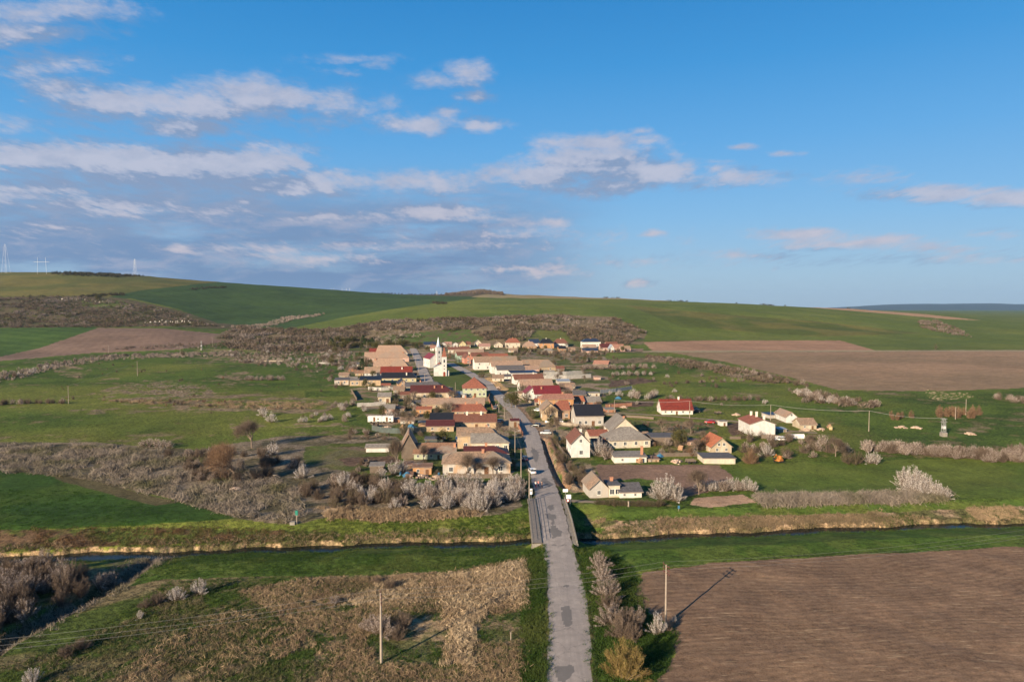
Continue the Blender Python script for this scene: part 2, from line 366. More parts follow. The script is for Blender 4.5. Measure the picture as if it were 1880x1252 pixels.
# hills
paint([(-400, 480), (270, 507), (430, 520), (700, 535), (190, 546), (0, 546), (-400, 546)], two(C(.085, .088, .028), C(.062, .075, .022), N3), 900, 2600, .3)
paint([(190, 547), (260, 533), (360, 522), (420, 516), (500, 520), (700, 530), (900, 540), (868, 549), (750, 563), (650, 579), (530, 603), (430, 600), (380, 590), (330, 568), (240, 548)], furrow(C(.030, .064, .018), C(.022, .050, .015), .95, 30, N3, k=.45), 850, 4500, .15)
paint([(530, 603), (650, 579), (750, 563), (860, 549.5), (1000, 547), (1200, 549), (1400, 553), (1700, 568), (1960, 570), (1960, 643), (1605, 643), (1540, 625), (1185, 625), (1100, 600), (700, 620), (560, 620)], furrow(C(.084, .112, .027), C(.056, .088, .020), 1.35, 26, N3, k=.3), 760, 6000, .3)
paint([(1150, 560), (1300, 575), (1500, 590), (1700, 612), (1500, 618), (1250, 600)], two(C(.085, .092, .028), C(.05, .072, .018), N3, .42, .62), 760, 3000, .3)
paint([(858, 549), (872, 543), (918, 534), (1180, 546), (1230, 553), (1000, 552)], C(.20, .165, .085), 1900, 6000, .1)
paint([(700, 530), (870, 530), (918, 536), (880, 542), (860, 546), (740, 546)], two(BROWN, C(.05, .05, .025), N2), 2050, 6000, .4)
paint([(1480, 564), (1560, 567), (1700, 577), (1800, 588), (1740, 586), (1640, 577), (1540, 569)], C(.30, .19, .11), 1500, 9000, .1)
paint([(-400, 546), (0, 546), (170, 542), (235, 549), (330, 570), (400, 593), (480, 600), (400, 604), (300, 599), (180, 601), (-400, 604)], two(BROWN, C(.055, .062, .026), N2), 800, 1500, .6)
paint([(150, 548), (225, 552), (245, 562), (200, 566), (150, 562)], C(.06, .085, .025), 800, 1500, .3)
paint([(-400, 604), (0, 603), (180, 600), (150, 615), (70, 640), (0, 656), (-400, 720)], furrow(C(.045, .088, .020), C(.030, .064, .015), 1.15, 24, k=.75), 600, 1100, .2)
paint([(-400, 720), (0, 655), (70, 640), (180, 602), (300, 603), (410, 614), (405, 628), (330, 642), (170, 648), (0, 663), (-400, 760)], furrow(C(.165, .112, .083), C(.12, .082, .062), .4, 9, k=.25), 600, 1100, .15)
paint([(590, 605), (700, 588), (900, 582), (1010, 578), (1130, 582), (1187, 612), (1180, 632), (1040, 642), (830, 640), (640, 648), (470, 646), (390, 620), (430, 598), (530, 605)], two(C(.13, .10, .06), C(.055, .075, .026), fbm(Xf, Yf, 65, 3, 34), .45, .55), 640, 1200, .8)
paint([(980, 608), (1030, 604), (1050, 628), (1010, 632)], C(.075, .095, .03), 640, 1200, .3)
paint([(700, 618), (860, 600), (880, 628), (760, 630)], two(C(.05, .085, .025), BROWN, N2, .5, .7), 640, 1200, .3)
# fields on the right
paint([(1180, 628), (1300, 625), (1542, 625), (1608, 643.5), (1700, 645), (1200, 645.5)], furrow(C(.275, .165, .105), C(.235, .14, .09), 1.4, 7, k=.2), 600, 1100, .1)
paint([(1230, 647), (1890, 645), (2300, 645), (2300, 705), (1880, 712), (1720, 718), (1540, 716), (1440, 690), (1330, 664)], furrow(C(.245, .160, .100), C(.170, .122, .074), 1.45, 11, N3, k=.3), 380, 900, .12)
paint([(1180, 644), (2300, 641.5), (2300, 644), (1180, 646.8)], C(.24, .2, .13), 500, 1200, .1)
# left meadows and reeds
NP = fbm(Xf, Yf, 73, 4, 14)
for P in ([(90, 672), (120, 668), (170, 680), (150, 694), (110, 690)], [(160, 700), (215, 693), (222, 700), (180, 708)], [(160, 724), (240, 700), (300, 696), (380, 706), (402, 730), (350, 734), (260, 722), (180, 733)], [(120, 752), (200, 752), (190, 760), (130, 760)],
          [(160, 742), (260, 724), (520, 724), (640, 742), (580, 760), (330, 752)], [(380, 690), (450, 682), (520, 690), (440, 705), (390, 708)], [(380, 640), (640, 640), (640, 665), (430, 668), (330, 652)], [(420, 778), (620, 776), (640, 783), (420, 786)]):
    paint(P, lambda m: mixc(col[m], mixc(C(.20, .15, .09), C(.12, .09, .06), ss(.4, .6, N4[m])), ss(.44, .60, (N2 * .55 + NP * .45)[m])), 200, 900, .9)
paint([(-400, 812), (180, 812), (360, 826), (520, 800), (760, 800), (760, 812), (560, 820), (700, 900), (960, 880), (982, 925), (900, 948), (600, 950), (560, 960), (515, 962), (420, 948), (300, 912), (150, 880), (-400, 858)], two(C(.15, .12, .085), C(.075, .065, .038), N2), 120, 340, 1)
paint([(560, 822), (640, 818), (720, 830), (720, 860), (640, 868), (560, 850)], two(C(.05, .075, .022), C(.13, .095, .065), N1), 150, 300, .5)
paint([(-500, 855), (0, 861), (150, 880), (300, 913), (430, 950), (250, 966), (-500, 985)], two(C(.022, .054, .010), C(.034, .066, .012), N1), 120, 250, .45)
paint([(80, 866), (150, 878), (330, 922), (280, 928), (120, 885)], C(.07, .06, .03), 120, 250, .6)
paint([(-500, 976), (240, 970), (620, 975), (620, 990), (0, 1008), (-500, 1014)], two(C(.085, .055, .032), C(.048, .070, .018), N2, .36, .50), 120, 170, 1)
paint([(590, 930), (800, 935), (820, 950), (700, 957), (600, 950)], C(.30, .22, .14), 120, 200, 1)
# foreground
paint([(-900, 1010), (0, 1045), (400, 1040), (960, 1020), (1010, 1252), (1000, 1500), (-900, 1500)], two(C(.125, .10, .052), C(.044, .070, .017), fbm(Xf * .8 + Yf * .6, (Yf * .8 - Xf * .6) * 3.2, 81, 4, 16), .40, .56), 40, 138, 1)
paint([(440, 1085), (560, 1060), (700, 1055), (860, 1045), (965, 1025), (972, 1130), (960, 1280), (940, 1500), (480, 1500), (560, 1240), (600, 1170), (520, 1140)], two(C(.20, .145, .085), C(.085, .085, .035), fbm(Xf, Yf, 63, 4, 4), .46, .6), 40, 138, 1)
paint([(290, 1022), (980, 1003), (985, 1020), (830, 1048), (700, 1056), (520, 1058), (300, 1062), (240, 1075)], two(C(.036, .070, .013), C(.056, .088, .02), N2), 100, 140, .8)
paint([(964, 1010), (1004, 1005), (1008, 1100), (1004, 1300), (950, 1300), (962, 1150)], C(.028, .058, .011), 40, 140, .8)
paint([(1050, 1000), (1900, 955), (2400, 940), (2400, 1000), (1880, 1003), (1400, 1018), (1165, 1050), (1110, 1040)], two(C(.040, .080, .014), C(.058, .095, .020), N2), 100, 170, .5)
paint([(1085, 1010), (1165, 1046), (1190, 1130), (1245, 1155), (1205, 1300), (1085, 1300)], C(.032, .062, .012), 40, 140, .8)
paint([(1165, 1089), (1178, 1052), (1246, 1043), (1311, 1032), (1450, 1024), (1880, 1003), (2500, 975), (2500, 1500), (1195, 1500), (1202, 1252), (1237, 1200), (1248, 1165), (1189, 1123)], furrow(C(.172, .112, .072), C(.134, .087, .058), 1.22, 2.4, N2, k=.3), 40, 140, .12)
# garden strips
for P, c_ in (([(560, 800), (700, 797), (700, 803), (560, 806)], DRY2), ([(620, 842), (720, 836), (735, 848), (640, 856)], SOIL2), ([(600, 815), (700, 811), (700, 817), (610, 822)], C(.06, .085, .02)), ([(660, 745), (700, 750), (690, 760), (640, 757)], GR),
              ([(560, 718), (640, 716), (650, 726), (560, 730)], GR), ([(1110, 700), (1180, 694), (1210, 700), (1120, 712)], SOIL2), ([(1100, 660), (1200, 656), (1230, 664), (1100, 668)], DRY2), ([(1110, 740), (1200, 735), (1200, 745), (1120, 750)], SOIL2),
              ([(1330, 778), (1362, 775), (1370, 795), (1345, 800)], SOIL2), ([(1105, 640), (1180, 640), (1180, 646), (1110, 648)], C(.2, .14, .1)), ([(750, 800), (835, 800), (835, 812), (750, 812)], DRY2), ([(940, 880), (975, 870), (985, 925), (960, 935)], GR2)):
    paint(P, two(c_, c_ * .6, N4), 100, 800, .6)
# far bank on the right and meadow beyond it
paint([(1060, 925), (1300, 935), (1880, 918), (2400, 900), (2400, 945), (1640, 950), (1300, 955), (1090, 955)], two(C(.05, .092, .018), C(.07, .10, .024), N2), 110, 200, .5)
paint([(1092, 956), (1300, 950), (1640, 940), (1890, 928), (2400, 915), (2400, 955), (1880, 960), (1640, 966), (1400, 976), (1130, 988)], two(C(.26, .185, .12), C(.075, .075, .03), N2, .42, .62), 110, 200, 1)
paint([(1360, 852), (1880, 838), (2400, 830), (2400, 918), (1880, 916), (1640, 905), (1420, 905), (1340, 880)], two(C(.055, .092, .018), C(.072, .105, .022), N1), 150, 240, .3)
paint([(1095, 853), (1320, 853), (1345, 876), (1300, 905), (1250, 912), (1240, 888), (1170, 878), (1100, 885)], furrow(C(.17, .11, .08), C(.12, .08, .06), 1.5, 1.5), 150, 250, .2)
paint([(1272, 914), (1370, 908), (1388, 922), (1300, 931), (1262, 926)], C(.30, .2, .135), 140, 250, .2)
paint([(1700, 716), (1780, 722), (1790, 730), (1720, 735), (1700, 728)], two(C(.35, .27, .15), GR, N4, .3, .5), 300, 500, .3)
paint([(1120, 770), (1310, 775), (1320, 800), (1200, 800), (1130, 790)], two(C(.16, .115, .07), C(.055, .075, .025), N2), 200, 340, .8)
# village yards
YD = [(650, 655), (760, 640), (900, 640), (1110, 642), (1120, 700), (1110, 735), (1060, 800), (1110, 900), (1050, 905), (1000, 830), (945, 870), (800, 880), (740, 870), (740, 810), (680, 780), (660, 740), (620, 700)]
N5 = fbm(Xf, Yf, 59, 4, 11)
paint(YD, two(C(.19, .145, .10), C(.060, .082, .024), N5, .44, .53), 150, 850, .8)
paint([(793, 690), (830, 672), (862, 690), (885, 705), (850, 716), (800, 704)], C(.05, .075, .02), 300, 600, .3)
paint([(872, 697), (900, 690), (935, 715), (935, 722), (905, 710)], C(.38, .25, .12), 300, 500, .3)
paint([(1005, 800), (1012, 800), (1050, 895), (1040, 905)], C(.17, .105, .065), 150, 300, .6)
paint([(650, 716), (760, 716), (760, 735), (640, 745)], two(C(.05, .08, .02), C(.15, .11, .07), N2), 250, 450, .5)
# bare eroded bank just above the water on the far side
sN = Yf - ystream(Xf) - hwid(Xf) + (fbm(Xf, Yf, 21, 3, 2.2) - .5) * 1.1
bk = (sN > -.3) & (sN < .9 + 2.4 * (N2 - .45)) & (Yf < 400)
col[bk] = mixc(C(.26, .185, .11), C(.07, .062, .03), ss(.38, .56, (N4 * .5 + N2 * .5)[bk]))
dT = pdist(Xf, Yf, _tp); kt = dT < 2.2; col[kt] = mixc(C(.13, .10, .07), C(.05, .05, .025), ss(.4, .6, N4[kt]))
# roadside verge: worn earth
dR = np.maximum(xL(Yf) - Xf, Xf - xR(Yf)); kr = (dR < .7) & (Yf < ry[-1]); col[kr] = col[kr] * .6 + C(.13, .095, .07) * .4
kr = (Xf - xR(Yf) > 0) & (Xf - xR(Yf) < 2.3) & (Yf > 178) & (Yf < 400); col[kr] = C(.20, .135, .09) * (.7 + .6 * N4[kr][:, None])
# tyre tracks through the foreground grass
for TP in ([(200, 1240), (330, 1175), (420, 1120), (520, 1075), (600, 1062)], [(60, 1252), (230, 1150), (330, 1105)]):
    for off in (-.8, .8):
        PP = [plane(u, v) for u, v in TP]; dd_ = pdist(Xf, Yf, [(a + off, b) for a, b in PP]); kk = dd_ < .45; col[kk] = C(.03, .055, .012)
col *= np.where((col[..., 1] > col[..., 0])[..., None], np.array([1.42, 1.22, 1.1]), np.array([1.24, 1.22, 1.18]))
N6 = fbm(Xf, Yf, 67, 5, 45); N7 = fbm(Xf, Yf, 71, 3, 2.6); col *= (.82 + .36 * N6 + .30 * (N7 - .5) * (Yf < 700))[..., None]
nv = Xf.size; H_, W_ = Xf.shape
co = np.stack([Xf, Yf, Zf], -1).reshape(-1, 3).astype(np.float32)
idx = np.arange(nv).reshape(H_, W_); q4 = np.stack([idx[:-1, :-1], idx[:-1, 1:], idx[1:, 1:], idx[1:, :-1]], -1).reshape(-1, 4)
def fastmesh(name, co, faces, mats=(), smooth=False, mi=None):
    me = bpy.data.meshes.new(name); k = faces.shape[1]
    me.vertices.add(len(co)); me.vertices.foreach_set('co', np.ascontiguousarray(co, np.float32).ravel())
    me.loops.add(faces.size); me.loops.foreach_set('vertex_index', faces.astype(np.int32).ravel())
    me.polygons.add(len(faces)); me.polygons.foreach_set('loop_start', np.arange(0, faces.size, k, dtype=np.int32))
    me.polygons.foreach_set('loop_total', np.full(len(faces), k, np.int32))
    if smooth: me.polygons.foreach_set('use_smooth', np.ones(len(faces), bool))
    if mi is not None: me.polygons.foreach_set('material_index', mi.astype(np.int32))
    for m in mats: me.materials.append(m)
    me.update(calc_edges=True); return me
COLL = SC.collection
def link(name, me, parent=None):
    o = bpy.data.objects.new(name, me); COLL.objects.link(o)
    if parent is not None: o.parent = parent
    return o
def tag(o, label=None, cat=None, group=None, kind=None):
    if label: o['label'] = label
    if cat: o['category'] = cat
    if group: o['group'] = group
    if kind: o['kind'] = kind
    return o
gm = bpy.data.materials.new('ground_cover'); gm.use_nodes = True; k = NT(gm.node_tree); b = k.n['Principled BSDF']
b.inputs['Roughness'].default_value = .95; b.inputs['Specular IOR Level'].default_value = .1
at = k.new('ShaderNodeAttribute', attribute_name='cover'); tf = k.new('ShaderNodeAttribute', attribute_name='tuft').outputs['Fac']
ob = k.new('ShaderNodeTexCoord').outputs['Object']
na = k.noise(ob, .9, 5, .7); nb_ = k.noise(ob, 4.5, 3, .7); nc = k.noise(ob, .12, 4, .6)
f = k.math('ADD', k.math('MULTIPLY', k.math('SUBTRACT', na, .5), k.math('MULTIPLY_ADD', tf, 2.8, 1.1)), k.math('MULTIPLY', k.math('SUBTRACT', nb_, .5), k.math('MULTIPLY_ADD', tf, 2.2, 1.5)))
f = k.math('ADD', k.math('ADD', f, 1.0), k.math('MULTIPLY', k.math('SUBTRACT', nc, .5), .9))
f = k.math('MAXIMUM', f, .25)
cc_ = k.mix(1.0, at.outputs['Color'], k.comb(f, f, f), 'MULTIPLY')
cc_ = k.mix(k.rng(k.noise(ob, 1.6, 3, .6), .55, .75, 0, .35), cc_, k.mix(1.0, cc_, (1.45, 1.12, .9, 1), 'MULTIPLY'))
wvv = k.vmath('ADD', k.vmath('MULTIPLY', ob, (.10, 1.25, 1)), k.vmath('MULTIPLY', k.noise(ob, .03, 2, .5, out=1), (0, 9, 0)))
fl = k.rng(k.noise(wvv, 2.6, 3, .7), .60, .68, 0, 1); soilm = k.rng(tf, .125, .16, 1, 0)
cc_ = k.mix(k.math('MULTIPLY', k.math('MULTIPLY', fl, soilm), .75), cc_, (.46, .34, .21, 1))
cc_ = k.mix(k.math('MULTIPLY', soilm, k.rng(k.noise(wvv, 1.6, 3, .6), .35, .65, .28, 0)), cc_, (.09, .062, .045, 1))
sx_ = k.new('ShaderNodeSeparateXYZ'); k.l.new(ob, sx_.inputs[0])
ph = k.math('ADD', k.math('MULTIPLY', sx_.outputs[1], .94), k.math('ADD', k.math('MULTIPLY', sx_.outputs[0], -.14), k.math('MULTIPLY', k.noise(ob, .02, 2, .5), 26.0)))
fw_ = k.math('SINE', k.math('MULTIPLY', ph, 5.2)); fm_ = k.rng(k.noise(ob, .35, 2, .5), .35, .6, .3, 1)
fv = k.math('MULTIPLY_ADD', k.math('MULTIPLY', k.math('MULTIPLY', fw_, fm_), soilm), .13, 1.0)
cc_ = k.mix(1.0, cc_, k.comb(fv, fv, fv), 'MULTIPLY')
k.l.new(cc_, b.inputs['Base Color'])
bp = k.new('ShaderNodeBump'); bp.inputs['Distance'].default_value = .35; k.put(bp.inputs['Strength'], k.math('MULTIPLY_ADD', tf, .55, .12))
k.l.new(k.math('ADD', na, k.math('MULTIPLY', nb_, .4)), bp.inputs['Height']); k.l.new(bp.outputs[0], b.inputs['Normal'])
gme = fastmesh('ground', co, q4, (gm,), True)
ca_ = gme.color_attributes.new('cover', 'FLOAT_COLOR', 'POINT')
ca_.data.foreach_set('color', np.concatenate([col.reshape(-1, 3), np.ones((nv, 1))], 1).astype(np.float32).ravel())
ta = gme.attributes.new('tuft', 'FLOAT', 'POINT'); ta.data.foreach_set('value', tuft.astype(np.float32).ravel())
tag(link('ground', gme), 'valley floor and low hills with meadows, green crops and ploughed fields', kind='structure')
# far mountains
mh = []
xs = np.linspace(-2000, 26000, 400); rows = [(12500, 0), (13500, .55), (15500, 1), (17500, .8), (19000, .1)]
prof = np.interp(xs, [-2000, 5000, 6800, 8500, 10500, 12500, 14500, 26000], [-40, -30, 35, 120, 170, 150, 120, 60])
mc = []
for yv, kf in rows: mc.append(np.stack([xs * yv / 15500, np.full_like(xs, yv), -15 + kf * (prof + (fbm(xs, xs * 0 + yv, 77, 5, 2200) - .5) * 75)], -1))
mc = np.array(mc); ii = np.arange(mc.shape[0] * 400).reshape(mc.shape[0], 400)
mf = np.stack([ii[:-1, :-1], ii[:-1, 1:], ii[1:, 1:], ii[1:, :-1]], -1).reshape(-1, 4)
tag(link('mountains', fastmesh('mountains', mc.reshape(-1, 3), mf, (mat('forest_far', (.022, .036, .038), (.035, .045, .042), .004),), True)), 'long low wooded mountain ridge far off on the right', kind='structure')
# water
wm = bpy.data.materials.new('stream_water'); wm.use_nodes = True; k = NT(wm.node_tree); b = k.n['Principled BSDF']
b.inputs['Base Color'].default_value = (.010, .013, .011, 1); b.inputs['Roughness'].default_value = .12; b.inputs['IOR'].default_value = 1.2
bp = k.new('ShaderNodeBump'); bp.inputs['Strength'].default_value = .25; bp.inputs['Distance'].default_value = .05
k.l.new(k.noise(k.new('ShaderNodeTexCoord').outputs['Object'], 2.2, 3, .6), bp.inputs['Height']); k.l.new(bp.outputs[0], b.inputs['Normal'])
xx = np.linspace(-190, 230, 500); hw_ = hwid(xx) + 1.6
wc = np.concatenate([np.stack([xx, ystream(xx) - hw_, xx * 0 + WATER_Z], -1), np.stack([xx, ystream(xx) + hw_ + .6, xx * 0 + WATER_Z], -1)])
i = np.arange(499); wf = np.stack([i, i + 1, i + 501, i + 500], -1)
tag(link('water', fastmesh('water', wc, wf, (wm,))), 'narrow dark stream running across the whole valley', kind='structure')
TP = np.array(_tp); tpx = []
for a, b_ in zip(TP[:-1], TP[1:]):
    for t in np.linspace(0, 1, 8)[:-1]: tpx.append(a + (b_ - a) * t)
tpx = np.array(tpx); tn = np.gradient(tpx, axis=0); tn /= np.linalg.norm(tn, axis=1)[:, None]; nn = np.stack([-tn[:, 1], tn[:, 0]], -1)
n_ = len(tpx); wc = np.concatenate([np.c_[tpx + nn * .4, np.full(n_, WATER_Z - .008)], np.c_[tpx - nn * .4, np.full(n_, WATER_Z - .008)]]); i = np.arange(n_ - 1)
tag(link('ditch_water', fastmesh('ditch_water', wc, np.stack([i, i + 1, i + n_ + 1, i + n_], -1), (wm,))), 'dark side ditch that joins the stream at bottom left', kind='structure')
# ------------------------------------------------------------------ roads
def asphalt():
    m = bpy.data.materials.new('asphalt'); m.use_nodes = True; k = NT(m.node_tree); b = k.n['Principled BSDF']
    b.inputs['Roughness'].default_value = .85; b.inputs['Specular IOR Level'].default_value = .25
    ob = k.new('ShaderNodeTexCoord').outputs['Object']
    n = k.noise(ob, .55, 5, .65); n2 = k.noise(ob, 7, 3, .7)
    c = k.mix(k.rng(n, .38, .62, 0, 1), (.35, .305, .27, 1), (.275, .24, .215, 1))
    c = k.mix(k.rng(n2, .5, .75, 0, .5), c, (.17, .15, .135, 1))
    vo = k.new('ShaderNodeTexVoronoi', feature='DISTANCE_TO_EDGE'); vo.inputs['Scale'].default_value = .22
    k.l.new(k.vmath('ADD', ob, k.vmath('MULTIPLY', k.noise(ob, .8, 3, .6, out=1), (2.2, 2.2, 0))), vo.inputs['Vector'])
    c = k.mix(k.rng(vo.outputs['Distance'], 0, .016, .45, 0), c, (.06, .055, .05, 1))
    wn = k.noise(k.vmath('MULTIPLY', ob, (1.6, .05, 1)), 1.0, 4, .6); c = k.mix(k.rng(wn, .40, .62, 0, .45), c, (.235, .205, .185, 1))
    at = k.new('ShaderNodeAttribute', attribute_name='patch').outputs['Fac']
    c = k.mix(k.math('MULTIPLY', k.rng(at, .35, .65, 0, 1), .75), c, (.11, .105, .10, 1))
    ed = k.new('ShaderNodeAttribute', attribute_name='edge').outputs['Fac']
    c = k.mix(k.rng(k.math('ADD', ed, k.math('MULTIPLY', n, .8)), 1.15, 1.5, 0, .75), c, (.15, .12, .085, 1))
    k.l.new(c, b.inputs['Base Color'])
    return m
ASP = asphalt()
yr = np.arange(42, ry[-1] + 10, .3); nc_ = 24; tt = np.linspace(0, 1, nc_)
jl = (vnoise(yr / 1.7, yr * 0, 5) - .5) * .35; jr = (vnoise(yr / 1.7, yr * 0, 8) - .5) * .35
XL = xL(yr) + jl; XR = xR(yr) + jr
X = XL[:, None] * (1 - tt) + XR[:, None] * tt; Y = np.repeat(yr[:, None], nc_, 1)
Z = roadz(Y) - .06 * np.abs(tt * 2 - 1)[None, :] ** 2
u_, v_ = proj(X, Y, Z); jj = (fbm(X, Y, 91, 3, .9) - .5) * 6; jy = (fbm(X, Y, 93, 3, .6) - .5) * 5
pt = np.zeros(X.shape)
for P in ([(1030, 1113), (1048, 1113), (1049, 1135), (1048, 1148), (1036, 1150), (1032, 1140)], [(1016, 1222), (1052, 1221), (1055, 1232), (1035, 1252), (1022, 1250)], [(1004, 928), (1014, 926), (1018, 935), (1010, 938)],
          [(1000, 942), (1020, 944), (1022, 952), (1006, 953)], [(1010, 965), (1022, 966), (1032, 976), (1030, 984), (1016, 985), (1008, 976)], [(1012, 950), (1016, 950), (1021, 985), (1015, 990)],
          [(1007, 1000), (1047, 999.6), (1047, 1000.6), (1007, 1001)], [(992, 880), (1000, 876), (1015, 888), (1008, 894)], [(975, 820), (990, 830), (985, 850), (978, 840)], [(1034, 1074), (1043, 1074), (1042, 1077), (1034, 1077)]):
    pt[inpoly(u_ + jj, v_ + jy, P)] = 1
pt[np.abs(X - (XL + (XR - XL) * .5)[:, None] - .1) < .06] += .45
ee = np.maximum(0, np.abs(tt * 2 - 1) * 1.0) ** 6 * np.ones_like(X)
ii = np.arange(X.size).reshape(X.shape)
rf = np.stack([ii[:-1, :-1], ii[:-1, 1:], ii[1:, 1:], ii[1:, :-1]], -1).reshape(-1, 4)
rme = fastmesh('road', np.stack([X, Y, Z], -1).reshape(-1, 3), rf, (ASP,), True)
for nm, arr in (('patch', pt), ('edge', ee)):
    a_ = rme.attributes.new(nm, 'FLOAT', 'POINT'); a_.data.foreach_set('value', arr.astype(np.float32).ravel())
tag(link('road', rme), 'patched grey asphalt road running over the bridge into the village', kind='structure')
def ribbon(name, px, width, m, off, label, kind='structure', step=2.0):
    P = np.array([G(u, v)[:2] for u, v in px]); seg = np.hypot(*np.diff(P, axis=0).T); L = np.r_[0, np.cumsum(seg)]
    s = np.linspace(0, L[-1], max(int(L[-1] / step), 3)); x = np.interp(s, L, P[:, 0]); y = np.interp(s, L, P[:, 1])
    for _ in range(3): x[1:-1] = (x[:-2] + 2 * x[1:-1] + x[2:]) / 4; y[1:-1] = (y[:-2] + 2 * y[1:-1] + y[2:]) / 4
    tx, ty = np.gradient(x), np.gradient(y); l = np.hypot(tx, ty); nx, ny = -ty / l, tx / l
    w = width / 2 * (1 + .15 * (vnoise(s / 3, s * 0, 3) - .5)); rows = []
    for k_ in np.linspace(-1, 1, 7):
        X_, Y_ = x + nx * w * k_, y + ny * w * k_; rows.append(np.stack([X_, Y_, zt(X_, Y_) + off - .05 * k_ * k_], -1))
    M = np.array(rows); n = len(s); i = np.arange(7 * n).reshape(7, n)
    f = np.stack([i[:-1, :-1], i[:-1, 1:], i[1:, 1:], i[1:, :-1]], -1).reshape(-1, 4)[:, ::-1]
    return tag(link(name, fastmesh(name, M.reshape(-1, 3), f, (m,), True)), label, kind=kind)
ribbon('street', [(897, 708), (890, 702), (862, 686), (840, 675), (825, 667)], 7.5, ASP, .30, 'asphalt street passing right of the two white churches')
ribbon('side_street', [(900, 716), (850, 722), (800, 716), (786, 702), (779, 688), (771, 668), (764, 652), (758, 640)], 7.5, ASP, .34, 'asphalt street passing left of the churches in long shadows')
DIRT = mat('dirt_track', (.27, .215, .15), (.20, .155, .105), .6, spec=.1)
ribbon('path', [(1085, 756), (1119, 759), (1180, 761), (1240, 765), (1300, 770), (1356, 774), (1420, 790), (1500, 795)], 3.0, DIRT, .16, 'pale gravel lane past the red roofed house in the meadow')
ribbon('path', [(1042, 919), (1052, 919), (1075, 921), (1110, 922)], 3.0, DIRT, .10, 'short gravel driveway to the nearest cottage')
# ------------------------------------------------------------------ mesh builder
class MB:
    def __init__(s): s.v = []; s.f = []; s.m = []
    def quad(s, a, b, c, d, mi=0):
        n = len(s.v); s.v += [a, b, c, d]; s.f.append((n, n + 1, n + 2, n + 3)); s.m.append(mi)
    def poly(s, pts, mi=0):
        n = len(s.v); s.v += [tuple(p) for p in pts]; s.f.append(tuple(range(n, n + len(pts)))); s.m.append(mi)
    def box(s, x0, x1, y0, y1, z0, z1, mi=0):
        n = len(s.v); s.v += [(x, y, z) for z in (z0, z1) for (x, y) in ((x0, y0), (x1, y0), (x1, y1), (x0, y1))]
        s.f += [tuple(n + i for i in q) for q in ((3, 2, 1, 0), (4, 5, 6, 7), (0, 1, 5, 4), (1, 2, 6, 5), (2, 3, 7, 6), (3, 0, 4, 7))]; s.m += [mi] * 6
    def tube(s, p0, p1, r0, r1=None, n=8, mi=0, caps=True):
        r1 = r0 if r1 is None else r1; p0 = Vector(p0); p1 = Vector(p1); d = (p1 - p0)
        if d.length < 1e-6: return
        d.normalize(); a = d.orthogonal().normalized(); b = d.cross(a); k = len(s.v)
        for p, r in ((p0, r0), (p1, r1)):
            for i in range(n):
                t = 2 * math.pi * i / n; s.v.append(tuple(p + (a * math.cos(t) + b * math.sin(t)) * r))
        for i in range(n): j = (i + 1) % n; s.f.append((k + i, k + j, k + n + j, k + n + i)); s.m.append(mi)
        if caps: s.f.append(tuple(k + i for i in range(n))[::-1]); s.f.append(tuple(k + n + i for i in range(n))); s.m += [mi, mi]
    def prism(s, prof, ax, a0, a1, mi=0):      # profile (p,q) extruded along axis ax ('x' or 'y')
        n = len(s.v); k = len(prof)
        for a in (a0, a1):
            for p, q in prof: s.v.append((a, p, q) if ax == 'x' else (p, a, q))
        for i in range(k): j = (i + 1) % k; s.f.append((n + i, n + j, n + k + j, n + k + i)); s.m.append(mi)
        s.f.append(tuple(n + i for i in range(k))[::-1]); s.f.append(tuple(n + k + i for i in range(k))); s.m += [mi, mi]
    def mesh(s, name, mats, smooth=False):
        me = bpy.data.meshes.new(name); me.from_pydata([tuple(v) for v in s.v], [], s.f)
        for m in (mats if isinstance(mats, (list, tuple)) else [mats]): me.materials.append(m)
        for p, mi in zip(me.polygons, s.m): p.material_index = mi; p.use_smooth = smooth
        bm = bmesh.new(); bm.from_mesh(me); bmesh.ops.recalc_face_normals(bm, faces=bm.faces); bm.to_mesh(me); bm.free()
        return me
    def build(s, name, mats, parent=None, smooth=False): return link(name, s.mesh(name, mats, smooth), parent)
def empty(name, loc, rz=0.0):
    o = bpy.data.objects.new(name, None); COLL.objects.link(o); o.location = loc; o.rotation_euler = (0, 0, rz); o.empty_display_size = .5; return o
def copy_tree(o, parent=None):
    c = o.copy(); COLL.objects.link(c)
    if parent is not None: c.parent = parent
    for ch in o.children: copy_tree(ch, c)
    return c
# ------------------------------------------------------------------ bridge
CONC = mat('concrete', (.24, .22, .19), (.15, .135, .115), 1.2, spec=.2, c3=(.2, .18, .15), s3=.5)
STEEL = mat('painted_steel', (.05, .06, .06), (.035, .04, .04), 3, rough=.5, spec=.5)
br = empty('road_bridge', (float(xL(149.)), YB0, 0)); tag(br, 'concrete road bridge over the stream with pipe railings on its left', 'bridge')
ox, oy = br.location.x, br.location.y
d = MB(); n = 14; ysb = np.linspace(YB0, YB1, n)
for i in range(n - 1):
    y0, y1 = ysb[i], ysb[i + 1]
    pr = []
    for y in (y0, y1):
        l, r, z = float(xL(y)) - 2.15, float(xR(y)) + 1.3, float(roadz(y)) - .12
        pr.append([(l - ox, y - oy, z), (r - ox, y - oy, z), (r - ox, y - oy, z - .7), (l - ox, y - oy, z - .7)])
    for a in range(4): b2 = (a + 1) % 4; d.quad(pr[0][a], pr[0][b2], pr[1][b2], pr[1][a])
    if i == 0: d.quad(*pr[0])
    if i == n - 2: d.quad(*pr[1])
d.build('deck', CONC, br)
for ya, yb in ((YB0 + .2, YB0 + 1.3), (YB1 - 1.5, YB1 - .4)):
    a = MB(); xm0, xm1 = float(xL(ya)) - 2.3 - ox, float(xR(ya)) + 1.4 - ox; a.box(xm0, xm1, ya - oy, yb - oy, -4.2, float(roadz(ya)) - .84); a.build('abutment', CONC, br)
wk = MB()
